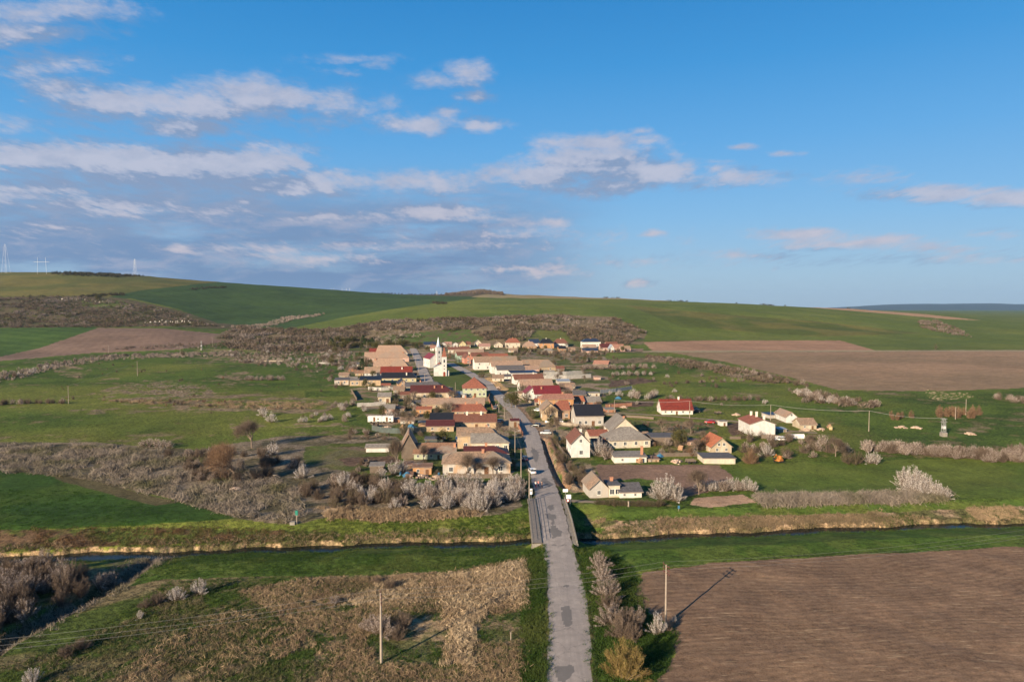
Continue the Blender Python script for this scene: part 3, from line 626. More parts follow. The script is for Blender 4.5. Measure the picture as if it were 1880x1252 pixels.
for i in range(n - 1):
    P = []
    for y in (ysb[i], ysb[i + 1]):
        l, r, z = float(xL(y)) - 2.0 - ox, float(xL(y)) - .15 - ox, float(roadz(y)) + .1; P.append(((l, y - oy, z), (r, y - oy, z), (r, y - oy, z - .2), (l, y - oy, z - .2)))
    for a in range(4): b2 = (a + 1) % 4; wk.quad(P[0][a], P[0][b2], P[1][b2], P[1][a])
wk.build('walkway', mat('walkway', (.22, .195, .17), (.15, .13, .115), 2), br)
for off in (-1.85, -.28):
    rl_ = MB(); yy_ = np.linspace(YB0 + .3, YB1 - .8, 13); prev = None
    for y in yy_:
        p = Vector((float(xL(y)) + off - ox, y - oy, float(roadz(y)) + .1)); rl_.tube(p, p + Vector((0, 0, 1.05)), .035, n=6)
        if prev is not None:
            for h in (.55, 1.05): rl_.tube(prev + Vector((0, 0, h)), p + Vector((0, 0, h)), .032, n=6)
        prev = p
    rl_.build('railing', STEEL, br)
pp = MB()
for i in range(n - 1):
    P = []
    for y in (ysb[i], ysb[i + 1]):
        l, z = float(xR(y)) + .95 - ox, float(roadz(y)) - .1; P.append(((l, y - oy, z), (l + .2, y - oy, z), (l + .2, y - oy, z + .6), (l, y - oy, z + .6)))
    for a in range(4): b2 = (a + 1) % 4; pp.quad(P[0][a], P[0][b2], P[1][b2], P[1][a])
    if i == 0: pp.quad(*P[0])
    if i == n - 2: pp.quad(*P[1])
pp.build('parapet', CONC, br)
# ------------------------------------------------------------------ buildings
def wall(n, c, c3=None):
    g_ = sum(c) / 3; c = tuple((x * .82 + g_ * .18) * .76 for x in c); return mat('plaster_' + n, c, tuple(x * .72 for x in c), .9, rough=.9, spec=.15, c3=c3 or tuple((x * .6 + g_ * .4) * .72 for x in c), s3=.45, stretch=(1, 1, .5))
WL = {'cream': wall('cream', (.68, .58, .42)), 'white': wall('white', (.74, .70, .63), (.60, .55, .47)), 'purewhite': wall('bright', (.70, .67, .62)), 'orange': wall('orange', (.56, .31, .15)), 'apricot': wall('apricot', (.58, .40, .22)),
      'yellow': wall('yellow', (.62, .52, .24)), 'green': wall('green', (.46, .52, .33), (.36, .36, .26)), 'mint': wall('mint', (.36, .55, .42)), 'coral': wall('coral', (.62, .22, .13)), 'pink': wall('pink', (.66, .38, .28)),
      'tan': wall('tan', (.47, .35, .22), (.36, .25, .16)), 'grey': wall('grey', (.50, .46, .41), (.36, .32, .27)), 'brick': wall('brick', (.42, .18, .10), (.30, .16, .10)), 'wood': wall('wood', (.20, .15, .11), (.13, .10, .08)),
      'brightorange': wall('brightorange', (.62, .29, .09)), 'worn': wall('worn', (.55, .50, .44), (.38, .26, .17)), 'greentin': wall('greentin', (.10, .13, .12)), 'stone': wall('stone', (.40, .33, .25), (.26, .21, .16)), 'ochre': wall('ochre', (.52, .40, .25), (.42, .37, .29))}
RF = {'tan': roofmat('roof_tan', (.40, .27, .19), (.27, .175, .125), (.25, .185, .14)), 'tan2': roofmat('roof_tan_old', (.36, .235, .155), (.21, .15, .105), (.20, .165, .13)), 'red': roofmat('roof_red', (.20, .036, .022), (.155, .03, .02), rough=.55),
      'brick': roofmat('roof_brick', (.30, .105, .065), (.22, .08, .05)), 'black': roofmat('roof_black', (.022, .023, .028), (.016, .017, .02), rough=.5), 'maroon': roofmat('roof_maroon', (.10, .028, .025), (.075, .022, .02), rough=.55),
      'brown': roofmat('roof_brown', (.20, .085, .055), (.145, .06, .042)), 'grey': roofmat('roof_grey', (.27, .245, .215), (.19, .17, .15), (.15, .13, .11)), 'slate': roofmat('roof_slate', (.12, .115, .12), (.085, .08, .085)),
      'orange': roofmat('roof_orange', (.42, .145, .07), (.31, .105, .055)), 'tin': roofmat('roof_tin', (.36, .40, .43), (.28, .31, .34), row=.9, rough=.45), 'salmon': roofmat('roof_salmon', (.36, .185, .13), (.28, .14, .10)),
      'blue': roofmat('roof_blue', (.03, .045, .085), (.022, .035, .065), rough=.45), 'rust': roofmat('roof_rust', (.26, .14, .085), (.20, .12, .08), (.22, .19, .16)), 'crimson': roofmat('roof_crimson', (.20, .028, .032), (.15, .024, .026), rough=.5), 'pinktile': roofmat('roof_pinktile', (.38, .23, .19), (.30, .17, .13))}
FRAME = mat('window_frame', (.70, .68, .63), amt=.08); GLASS = mat('window_glass', (.02, .025, .032), (.035, .045, .06), .7, rough=.12, spec=.6)
DOORM = mat('door_wood', (.14, .07, .035), amt=.3); CHIM = mat('chimney_brick', (.40, .19, .11), (.28, .14, .09), 3); CHW = mat('chimney_plaster', (.62, .56, .48), amt=.2); FASC = mat('eave_board', (.30, .24, .19), amt=.3)
def _frame():
    b = MB(); w, h = 1.2, 1.4
    for (a, c, d, e) in ((-.6, -.52, 0, h), (.52, .6, 0, h), (-.52, .52, 0, .08), (-.52, .52, h - .08, h), (-.03, .03, .08, h - .08)): b.box(a, c, -.06, .05, d, e)
    b.box(-.7, .7, -.13, -.065, -.09, -.02); return b.mesh('window', [FRAME])
def _pane():
    b = MB(); b.quad((-.52, -.02, .08), (.52, -.02, .08), (.52, -.02, 1.32), (-.52, -.02, 1.32)); return b.mesh('pane', [GLASS])
WF, WP = _frame(), _pane()
def _door():
    b = MB(); b.box(-.5, .5, -.05, .04, 0, 2.05); b.box(-.6, -.5, -.08, .04, 0, 2.15); b.box(.5, .6, -.08, .04, 0, 2.15); b.box(-.5, .5, -.08, .04, 2.05, 2.15); return b.mesh('door', [DOORM])
DM = _door(); hb = MB(); hb.box(.34, .42, -.12, -.05, .95, 1.05); HM = hb.mesh('handle', [FRAME])
def window(root, x, y, z, rz, s=1.0, w=1.0, panes=True):
    f = link('window', WF, root); f.location = (x, y, z); f.rotation_euler = (0, 0, rz); f.scale = (s * w, 1, s)
    if panes: link('pane', WP, f)
def door(root, x, y, z, rz, s=1.0):
    f = link('door', DM, root); f.location = (x, y, z); f.rotation_euler = (0, 0, rz); f.scale = (s, 1, s); link('handle', HM, f)
def slope(b, e0, e1, r0, r1, n, m, jit, th, rnd_):
    """thick roof slope between eave e0-e1 and ridge r0-r1, slightly uneven"""
    P = []
    for j in range(m + 1):
        row = []
        for i in range(n + 1):
            a = Vector(e0).lerp(Vector(e1), i / n); c = Vector(r0).lerp(Vector(r1), i / n); p = a.lerp(c, j / m)
            if jit: p.z += rnd_.uniform(-jit, jit) * (1 if 0 < j < m else .4)
            row.append(p)
        P.append(row)
    k = len(b.v)
    for row in P: b.v += [tuple(p) for p in row]
    for row in P: b.v += [(p.x, p.y, p.z - th) for p in row]
    N = (n + 1) * (m + 1); id_ = lambda i, j, s=0: k + s * N + j * (n + 1) + i
    for j in range(m):
        for i in range(n):
            b.f.append((id_(i, j), id_(i + 1, j), id_(i + 1, j + 1), id_(i, j + 1))); b.m.append(0)
            b.f.append((id_(i, j + 1, 1), id_(i + 1, j + 1, 1), id_(i + 1, j, 1), id_(i, j, 1))); b.m.append(1)
    for i in range(n):
        b.f.append((id_(i, 0, 1), id_(i + 1, 0, 1), id_(i + 1, 0), id_(i, 0))); b.m.append(1)
        b.f.append((id_(i, m), id_(i + 1, m), id_(i + 1, m, 1), id_(i, m, 1))); b.m.append(0)
    for j in range(m):
        b.f.append((id_(0, j), id_(0, j + 1), id_(0, j + 1, 1), id_(0, j, 1))); b.m.append(1)
        b.f.append((id_(n, j, 1), id_(n, j + 1, 1), id_(n, j + 1), id_(n, j))); b.m.append(1)
HOUSES = []
def house(name, label, uL, uR, vL, ve, vr, depth, t=0, kind='gx', wl='cream', rf='tan', hip=(0, 0), ch=(), fw=3, lw=0, rw=2, dr=1, cat='house', group=None, jit=None, attic=0, ov=.4, zoff=0.0, scale_w=1.0, wz=None, chm=None, wh=None, rh=None):
    """front wall from photo column uL to uR with its foot at row vL, eave at ve, ridge at vr; depth in metres; t = turn in degrees"""
    rr = random.Random(hash(name) % 1000 + int(uL) * 7 + int(vL)) if False else random.Random(int(uL * 7 + vL * 3))
    p = G(uL, vL); x0, y0 = p.x, p.y; th = R(t); a1 = t2(uR, vL)[0]
    L = (a1 * y0 - x0) / (math.cos(th) - a1 * math.sin(th))
    D = y0; ed = 47.0 - p.z
    H = wh or (vL - ve) * D / FPX * .98; cx, cy = x0 + math.cos(th) * L / 2 - math.sin(th) * depth / 2, y0 + math.sin(th) * L / 2 + math.cos(th) * depth / 2
    zb = min(ground(x0, y0), ground(x0 + math.cos(th) * L, y0 + math.sin(th) * L)) ; zb = min(zb, ground(cx, cy) + .3)
    H += p.z - zb
    look = math.tan(PITCH + math.atan((ve - 626) / FPX))
    if kind in ('gf', 'flat'): RH = (ve - vr) * D / FPX
    elif kind == 'shed': RH = max((ve - vr) * D / FPX - depth * look, .15)
    else: RH = max((ve - vr) * D / FPX - depth / 2 * look, .14 * depth)
    if rh: RH = rh
    root = empty(name, (x0, y0, zb + zoff), th); tag(root, label, cat, group)
    W = depth; b = MB(); e = .0
    jit = (.09 if rf.startswith('tan') or rf in ('rust', 'pinktile') else .0) if jit is None else jit
    if kind == 'gx':
        if hip[0] or hip[1]: b.box(0, L, 0, W, -.6, H)
        if not hip[0] or not hip[1]:
            prof = [(0, -.6), (0, H), (W / 2, H + RH), (W, H), (W, -.6)]
            if not hip[0] and not hip[1]: b.prism(prof, 'x', 0, L)
            else:
                g0, g1 = (0, .3) if not hip[0] else (L - .3, L)
                b.prism([(.003, H), (W / 2, H + RH), (W - .003, H)], 'x', g0 - .003 if g0 == 0 else g0, g1 if g0 == 0 else g1 + .003)
    elif kind == 'gf': b.prism([(0, -.6), (0, H), (L / 2, H + RH), (L, H), (L, -.6)], 'y', 0, W)
    elif kind == 'flat': b.box(0, L, 0, W, -.6, H)
    elif kind == 'shed': b.prism([(0, -.6), (0, H), (W, H + RH), (W, -.6)], 'x', 0, L)
    b.build('wall', [WL[wl]], root)
    r = MB(); tk = .16; up = .17
    if kind == 'gx':
        k = RH / (W / 2); ze = H - ov * k + up; zr = H + RH + up; n = max(2, min(10, int(L / 2.5)))
        hl = hip[0]; hr = hip[1]; xl = -ov if not hl else -ov; xr = L + ov
        rl0 = (hl if hl else -ov + 0.0); rr0 = L - hr if hr else L + ov
        slope(r, (xl, -ov, ze), (xr, -ov, ze), (rl0, W / 2, zr), (rr0, W / 2, zr), n, 3, jit, tk, rr)
        slope(r, (xr, W + ov, ze), (xl, W + ov, ze), (rr0, W / 2, zr), (rl0, W / 2, zr), n, 3, jit, tk, rr)
        if hl: slope(r, (xl, W + ov, ze), (xl, -ov, ze), (rl0, W / 2, zr), (rl0, W / 2 - .02, zr), 3, 3, jit, tk, rr)
        if hr: slope(r, (xr, -ov, ze), (xr, W + ov, ze), (rr0, W / 2 - .02, zr), (rr0, W / 2, zr), 3, 3, jit, tk, rr)
        r.box(rl0, rr0, W / 2 - .13, W / 2 + .13, zr - .06, zr + .07, 0)
        rz_at = lambda fx, fy: zr - abs(fy - .5) * 2 * RH
    elif kind == 'gf':
        k = RH / (L / 2); ze = H - ov * k + up; zr = H + RH + up; n = max(2, min(8, int(W / 2.5)))
        slope(r, (-ov, W + ov, ze), (-ov, -ov, ze), (L / 2, W + ov, zr), (L / 2, -ov, zr), n, 3, jit, tk, rr)
        slope(r, (L + ov, -ov, ze), (L + ov, W + ov, ze), (L / 2, -ov, zr), (L / 2, W + ov, zr), n, 3, jit, tk, rr)
        r.box(L / 2 - .13, L / 2 + .13, -ov, W + ov, zr - .06, zr + .07, 0)
        rz_at = lambda fx, fy: zr - abs(fx - .5) * 2 * RH
    elif kind == 'flat':
        r.box(-.3, L + .3, -.3, W + .3, H + .003, H + .22); rz_at = lambda fx, fy: H + .2
    else:
        slope(r, (-.3, -.3, H + .12), (L + .3, -.3, H + .12), (-.3, W + .3, H + RH + .15), (L + .3, W + .3, H + RH + .15), 4, 2, jit, .13, rr); rz_at = lambda fx, fy: H + RH * fy
    ro = r.build('roof', [RF[rf], FASC], root)
    for c_ in ch:
        fx, fy = c_[0], c_[1]; hgt = c_[2] if len(c_) > 2 else 1.1; s = .36; z0 = rz_at(fx, fy) - .5; cb = MB()
        cb.box(fx * L - s, fx * L + s, fy * W - s * .8, fy * W + s * .8, z0, z0 + .5 + hgt); cb.box(fx * L - s - .07, fx * L + s + .07, fy * W - s * .8 - .07, fy * W + s * .8 + .07, z0 + .5 + hgt, z0 + .62 + hgt)
        cb.build('chimney', [chm or (CHIM if rf not in ('black', 'red', 'brown') else CHW)], ro)
    s = min(1.0, H / 3.0); z = wz if wz is not None else min(.9, H * .32); fl = 1 if H < 4.6 else 2
    for f_ in range(fl):
        zz = z + f_ * 2.7
        slots = fw + (1 if dr and f_ == 0 else 0)
        for i in range(slots):
            xx = L * (i + .5 + rr.uniform(-.1, .1)) / slots
            if dr and f_ == 0 and i == slots // 2: door(root, xx, 0, 0, 0, s)
            elif L > 1.8: window(root, xx, 0, zz, 0, s * scale_w)
        for i in range(rw): window(root, L, W * (i + .5) / rw, zz, R(90), s * scale_w)
        for i in range(lw): window(root, 0, W * (i + .5) / lw, zz, R(-90), s * scale_w)
    if attic and kind == 'gf':
        for i in range(attic): window(root, L / 2 + (i - (attic - 1) / 2) * 1.7, 0, H + .25, 0, .75)
    if attic and kind == 'gx':
        if not hip[0]: window(root, 0, W / 2, H + .3, R(-90), .7)
        if not hip[1]: window(root, L, W / 2, H + .3, R(90), .7)
    HOUSES.append((root, L, W)); return root
H = house
# --- left side of the street, near to far
H('farmhouse', 'long old farmhouse with wavy orange-brown tile roof, nearest house left of the road', 813, 937, 872, 850, 829, 10, 4, wl='worn', rf='tan2', hip=(2.5, 4.5), ch=((.60, .45, .9),), fw=3, rw=2)
H('farmhouse', 'narrow farmhouse with dark maroon metal roof directly behind the wavy tiled farmhouse', 853, 933, 850, 833, 819, 7, 4, rf='maroon', wl='cream', hip=(0, 4), ch=((.5, .5, .9),), fw=2)
H('farmhouse', 'cream farmhouse with grey hipped roof reaching the left edge of the road', 866, 934, 831, 812, 795, 8.5, 4, wl='cream', rf='grey', hip=(0, 4), fw=4, ch=())
H('farmhouse', 'farmhouse with mossy tan roof joined behind the grey hipped roof', 840, 912, 826, 799, 784, 8, 4, wl='apricot', rf='tan2', hip=(0, 2), fw=1, ch=((.75, .6, .8),))
H('barn', 'weathered barn with steep brown gable left of the green walled house', 737, 765, 842, 822, 796, 12, 8, kind='gf', wl='wood', rf='rust', fw=0, rw=0, dr=0, cat='barn')
H('farmhouse', 'pale green walled farmhouse with rusty tiled roof and long porch', 760, 836, 843, 832, 813, 8, 3, wl='green', rf='rust', fw=5, rw=1, ch=((1 - .02, .3, 1.0),))
H('farmhouse', 'apricot farmhouse with brown tiled roof and two white chimneys', 834, 911, 787, 775, 760, 10, 3, wl='apricot', rf='brown', ch=((.30, .45, 1.2), (.64, .45, 1.2)), fw=2, rw=2)
H('outbuilding', 'low apricot outbuilding with dark violet roof attached to the brown roofed farmhouse', 783, 833, 793, 782, 771, 7, 3, wl='apricot', rf='maroon', fw=2, dr=0, rw=0, cat='outbuilding')
H('farmhouse', 'long house under black metal roof behind the apricot farmhouse', 790, 832, 778, 771.5, 757.5, 10, 3, wl='cream', rf='black', fw=1, rw=1)
H('farmhouse', 'farmhouse with bright brick-red roof and two small chimneys by the bend', 831, 893, 764, 755, 742, 9, 4, wl='apricot', rf='brick', ch=((.38, .5, .9), (.72, .5, .9)), hip=(0, 2), fw=3)
H('farmhouse', 'very long house with patched pale tan tiles behind the brick-red roof', 774, 889, 750, 742, 731, 9, 4, wl='tan', rf='tan', hip=(0, 0), ch=((.45, .6, .8), (.7, .5, .8), (.83, .5, .8)), fw=5, rw=2)
H('outbuilding', 'small tin roofed outbuilding with orange wall in front of patched tan roof', 764, 792, 759, 752, 746, 5, 4, kind='shed', wl='brightorange', rf='orange', fw=1, dr=1, rw=0, cat='outbuilding')
H('farmhouse', 'long farmhouse with dark maroon hipped roof left of the pyramid roofed house', 754, 833, 733, 720.5, 707, 10, 5, wl='ochre', rf='maroon', hip=(0, 5), ch=((.55, .3, 1.0), (.73, .3, 1.0)), fw=4)
H('farmhouse', 'house with dark slate roof just behind the long maroon roof', 744, 812, 718, 710, 701.5, 9, 5, wl='cream', rf='slate', fw=2, ch=((.4, .5, .8),), hip=(0, 3))
H('village_hall', 'square pale green house with red-brown pyramid roof on the street corner', 850, 893, 729.5, 712, 691.5, 14, 5, wl='green', rf='brick', hip=(6.4, 6.4), fw=4, rw=3, cat='house', rh=5.0)
H('outbuilding', 'low annex with pale tin roof in front of the pyramid roofed house', 822, 857, 730, 724, 718.5, 7, 5, kind='shed', wl='white', rf='tin', fw=1, rw=1, cat='annex')
H('outbuilding', 'open fronted annex with grey tin roof beside the maroon roofed farmhouse', 795, 821, 731, 725.5, 721, 5, 5, kind='shed', wl='white', rf='slate', fw=0, rw=0, cat='annex')
H('shed', 'olive walled shed with steep grey roof standing alone in the left gardens', 694, 717, 740, 728, 720.5, 7, 6, wl='ochre', rf='grey', fw=1, rw=1, cat='shed')
H('farmhouse', 'yellow house under long black roof with white chimney, below the red metal roof', 700, 764, 703, 694, 684, 10, 6, wl='yellow', rf='black', ch=((.72, .25, 1.4),), hip=(0, 3), fw=4, chm=CHW)
H('outbuilding', 'orange brick outbuilding with flat black roof in the left gardens', 660, 699, 708.5, 698, 690, 8, 6, kind='shed', wl='apricot', rf='black', fw=1, rw=1, dr=0, cat='outbuilding')
H('outbuilding', 'low orange outbuilding with pale flat roof beside the black roofed one', 642, 659.5, 708.5, 698.5, 695, 6, 6, kind='shed', wl='apricot', rf='grey', fw=2, rw=0, dr=0, cat='outbuilding')
H('cottage', 'small orange gabled house with black roof between yellow house and maroon roof', 731, 748, 711, 704.5, 698, 11, 14, kind='gf', wl='orange', rf='black', fw=1, rw=2, dr=0, attic=1)
H('farmhouse', 'farmhouse with bright red metal roof and single chimney left of the churches', 699, 756, 696, 685, 673, 9, 6, wl='white', rf='red', ch=((.68, .3, 1.1),), fw=3, rw=2)
H('farmhouse', 'white walled farmhouse with tan roof continuing the red metal roof', 669, 698.5, 691, 684.5, 673.5, 9, 6, wl='purewhite', rf='tan2', fw=2, rw=0, ch=())
H('farmhouse', 'farmhouse with pale tan roof third from the end of the left street row', 686, 749, 682, 672, 658, 10, 6, wl='tan', rf='tan', hip=(0, 5), fw=3, ch=((.05, .4, 1.0),))
H('farmhouse', 'farmhouse with tan hipped roof second from the end of the left street row', 669, 751, 665, 656.5, 646.5, 11, 6, wl='pink', rf='tan', hip=(0, 5), fw=3, ch=((.86, .4, 1.0),))
H('farmhouse', 'tan roofed farmhouse at the far end of the left street row', 690, 748, 654, 647, 634, 12, 6, wl='cream', rf='tan', hip=(2, 7), fw=2)
H('outbuilding', 'outbuilding with bright red roof at the far end of the left row', 678, 712, 653, 646, 639.5, 9, 6, wl='tan', rf='red', fw=1, rw=0, dr=0, cat='outbuilding')
# --- sheds in the gardens on the left
H('shed', 'small orange flat roofed shed with two dark doorways before the green farmhouse', 758, 792, 871, 858, 855, 4.5, 4, kind='shed', wl='brightorange', rf='rust', fw=1, dr=1, rw=0, cat='shed')
H('shed', 'grey boarded shed with lean-to roof among blossoming bushes', 679, 704, 869, 856, 848, 4, 6, kind='shed', wl='wood', rf='grey', fw=0, rw=0, dr=0, cat='shed')
H('shed', 'long low white shed with ragged grey roof in the left garden', 672, 714, 830, 821.5, 815, 4.5, 3, wl='purewhite', rf='grey', fw=0, rw=0, dr=0, cat='shed')
H('cottage', 'tiny rubble cottage with grey roof behind the white trailers', 702, 724, 758, 750, 742.5, 6, 5, wl='pink', rf='grey', fw=1, rw=1, dr=0)
H('shed', 'tiny round-topped tan hut in the orchard behind the garden fence', 748, 763, 748, 743, 738, 5, 6, kind='gf', wl='white', rf='tan', fw=0, rw=0, dr=1, cat='shed')
H('outbuilding', 'orange lean-to shed touching the violet roofed outbuilding', 768, 782, 783, 776, 773, 4, 4, kind='shed', wl='orange', rf='grey', fw=0, rw=0, dr=0, cat='shed')
H('shed', 'ruined white shed at the left end of the gardens', 614, 640, 707, 698, 693, 6, 6, kind='shed', wl='worn', rf='slate', fw=2, rw=0, dr=0, cat='shed')
H('shed', 'dark low garage with greenhouse panels between the farmyards', 780, 816, 812, 807, 803.5, 5, 3, kind='shed', wl='greentin', rf='slate', fw=0, rw=0, dr=0, cat='garage')
# --- right side of the street, far to near
H('farmhouse', 'row house with tan roof and white gable, nearest the churches on the right', 872, 950, 679, 664.5, 654.5, 11, 12, wl='white', rf='tan2', fw=4, lw=2, rw=0, attic=1)
H('farmhouse', 'row house with tan roof, second in the right row after the churches', 903, 959, 686, 672, 663, 10, 12, wl='white', rf='tan', fw=2, lw=2, rw=0, attic=1)
H('farmhouse', 'row house with smooth grey roof and white gable in the right row', 913, 964, 690, 679, 671, 9, 12, wl='purewhite', rf='slate', fw=3, lw=2, rw=0, attic=1)
H('farmhouse', 'broad barn-like house with long tan roof behind the grey roofed row house', 962, 1020, 682, 674, 660.5, 13, 12, wl='tan', rf='tan2', hip=(0, 4), fw=2, rw=0, lw=0)
H('annex', 'low tan roofed annex in front of the broad tan roof', 966, 990, 685, 677, 671, 8, 12, wl='pink', rf='tan', fw=1, rw=0, lw=0, dr=0, cat='annex')
H('farmhouse', 'white annex with dark navy flat roof in the right row', 938, 986, 692, 685, 680, 9, 12, kind='shed', wl='purewhite', rf='blue', fw=3, rw=0, lw=1)
H('farmhouse', 'row house with red-brown roof and white gable above the orange-tan roof', 945, 998, 706, 696.5, 687, 9, 12, wl='white', rf='brown', fw=1, lw=2, rw=0, ch=((.7, .5, .8),))
H('farmhouse', 'row house with orange-tan tiles and white gable above the round hedge tree', 957, 1016, 720, 711, 696.5, 10, 12, wl='white', rf='tan', fw=2, lw=2, rw=0, attic=1)
H('shed', 'blue-grey metal shed in the garden right of the tan row houses', 1024, 1047, 705, 700, 696, 6, 8, kind='shed', wl='grey', rf='tin', fw=0, rw=0, dr=0, cat='shed')
H('farmhouse', 'white house with wide crimson roof above the orange houses', 982, 1030, 735, 723, 708, 11, 10, wl='purewhite', rf='crimson', fw=3, lw=2, rw=0, ch=((.3, .3, 1.0),))
H('farmhouse', 'white cross gable wing with crimson roof facing the street', 966, 990, 733, 722, 711, 9, 10, kind='gf', wl='purewhite', rf='crimson', fw=2, lw=2, rw=0, dr=0, attic=1)
H('outbuilding', 'tan roofed outbuilding at the right end of the crimson roof', 1031, 1051, 722, 717.5, 707, 8, 10, wl='tan', rf='tan', fw=0, rw=0, dr=0, cat='outbuilding')
H('farmhouse', 'orange house with brown-orange roof and small white framed window', 994, 1053, 748, 733, 723.5, 9, 9, wl='brightorange', rf='salmon', hip=(2, 0), fw=2, lw=2, rw=0, ch=((.72, .5, .7),))
H('annex', 'annex with plain orange tiled roof next to the orange house', 1054, 1073, 744, 737, 727, 8, 9, wl='white', rf='orange', fw=1, rw=0, lw=0, dr=0, cat='annex')
H('outbuilding', 'grey roofed outbuilding right of the plain orange tiled roof', 1074, 1104, 743, 738, 728, 8, 8, wl='brick', rf='grey', fw=1, rw=0, lw=0, dr=0, cat='outbuilding')
H('shed', 'small cream garden shed with two dark windows', 1078, 1101, 729, 721.5, 719, 5, 8, kind='flat', wl='cream', rf='grey', fw=1, rw=0, dr=1, cat='shed')
H('shed', 'grey tarred shed left of the small cream garden shed', 1054, 1076, 731, 725, 717, 7, 8, wl='wood', rf='slate', fw=0, rw=0, dr=0, cat='shed')
H('farmhouse', 'apricot gabled house facing the road with two windows and brown tiles', 996, 1024, 772, 752, 740, 12, 4, kind='gf', wl='apricot', rf='tan2', fw=1, lw=2, rw=2, dr=0, attic=0)
H('farmhouse', 'apricot wing with steep tan tiles behind the gabled apricot house', 1020, 1046, 770, 752, 735, 9, 9, wl='orange', rf='brick', hip=(2.5, 0), fw=2, lw=0, rw=0, dr=0)
H('farmhouse', 'tall grey walled house with large plain black roof above the white car yard', 1058, 1108, 783, 763, 742, 12, 5, wl='grey', rf='black', fw=3, lw=1, rw=1, ch=())
H('cottage', 'orange fronted bay with small black hipped roof left of the big black roof', 1041, 1057, 766, 754, 744, 6, 5, wl='orange', rf='black', hip=(3, 3), fw=1, rw=0, dr=0)
H('farmhouse', 'cream gabled house with brown tiled roof standing close to the road on its right', 1049, 1083, 840, 813, 796, 12, 3, kind='gf', wl='purewhite', rf='brown', fw=1, lw=3, rw=1, dr=0, attic=1, ch=((.6, .35, 1.2), (.75, .8, 1.0)), chm=CHW)
H('annex', 'annex with brick-red tiles behind the cream gabled house', 1084, 1118, 812, 800, 789, 8, 8, wl='cream', rf='brick', fw=0, rw=0, dr=0, cat='annex')
H('farmhouse', 'large cream house with tall two-tone gable behind the grey hipped roof', 1122, 1171, 806, 790, 768, 13, 4, kind='gf', wl='cream', rf='grey', fw=0, lw=2, rw=1, dr=0, attic=1, ch=((.5, .1, .5),))
H('farmhouse', 'cream house with broad grey hipped roof and lit front windows', 1120, 1194, 823, 808, 784, 11, 9, wl='cream', rf='grey', hip=(5, 5), fw=4, rw=1, dr=0)
H('shed', 'low shed with grey lean-to roof and tall red brick chimney', 1128, 1187, 850, 839, 828, 6, 3, kind='shed', wl='white', rf='grey', fw=1, rw=0, dr=1, cat='shed', ch=((.90, .35, 2.6),), chm=CHIM)
H('barn', 'long open dark barn with a thin flat roof in the overgrown yard', 1196, 1262, 817, 803, 798, 8, 0, kind='shed', wl='wood', rf='slate', fw=0, rw=0, dr=0, cat='barn')
H('cottage', 'ochre gabled cottage with bright orange roof behind the flat grey shed', 1306, 1343, 832, 820, 804, 10, 5, kind='gf', wl='ochre', rf='orange', fw=2, lw=3, rw=0, dr=0, attic=2)
H('shed', 'long flat grey roofed shed with cream wall at the edge of the green field', 1292, 1350, 851, 841, 834, 7, 0, kind='shed', wl='cream', rf='slate', fw=0, rw=0, dr=0, cat='shed')
H('farmhouse', 'lone white walled house with plain dark red roof beside the gravel lane', 1215, 1272, 761, 752, 732.5, 10, 0, wl='white', rf='red', fw=4, lw=1, rw=1, dr=1, ch=((.62, .5, 1.0),))
H('farmhouse', 'big white two storey house with faded red roof right of the lane', 1377, 1423, 800, 778, 770, 13, 0, kind='gf', wl='purewhite', rf='brick', fw=0, lw=3, rw=0, dr=0, ch=((.45, .85, 1.4), (.5, .5, 1.8), (.62, .15, 1.6)), chm=CHW)
H('farmhouse', 'white gabled house with tan tiles behind the big white two storey house', 1443, 1463, 776, 765, 757, 12, 0, kind='gf', wl='purewhite', rf='tan', fw=0, lw=2, rw=0, dr=0, attic=1)
H('shed', 'dark solar roofed shed between the two white houses on the right', 1412, 1432, 768, 762, 757, 6, 10, kind='shed', wl='grey', rf='blue', fw=0, rw=0, dr=0, cat='shed')
H('cottage', 'small tan stone cottage with lichen grey roof, farthest right of all houses', 1470, 1499, 788, 779, 767.5, 7, 3, wl='ochre', rf='tan2', fw=1, rw=1, dr=1)
H('shed', 'small white concrete hut with dark door beside the lane', 1323, 1335, 782, 773.5, 772.5, 3, 6, kind='flat', wl='purewhite', rf='grey', fw=0, rw=0, dr=1, cat='hut')
H('cottage', 'grey rendered cottage with tan gable roof nearest the stream', 1083, 1117, 914, 896, 880, 8.5, 6, kind='gf', wl='grey', rf='tan2', fw=1, lw=0, rw=0, dr=0)
H('annex', 'flat roofed cream porch annex of the cottage nearest the stream', 1118, 1138, 913, 890, 889, 4.5, 6, kind='flat', wl='cream', rf='slate', fw=2, rw=0, dr=0, cat='annex', ch=((.55, .8, .9),), wz=.7)
H('annex', 'open sided annex with dark grey roof and white parapet by the nearest cottage', 1138, 1178, 914, 903, 886, 8, 4, wl='white', rf='slate', fw=2, rw=0, dr=0, cat='annex')
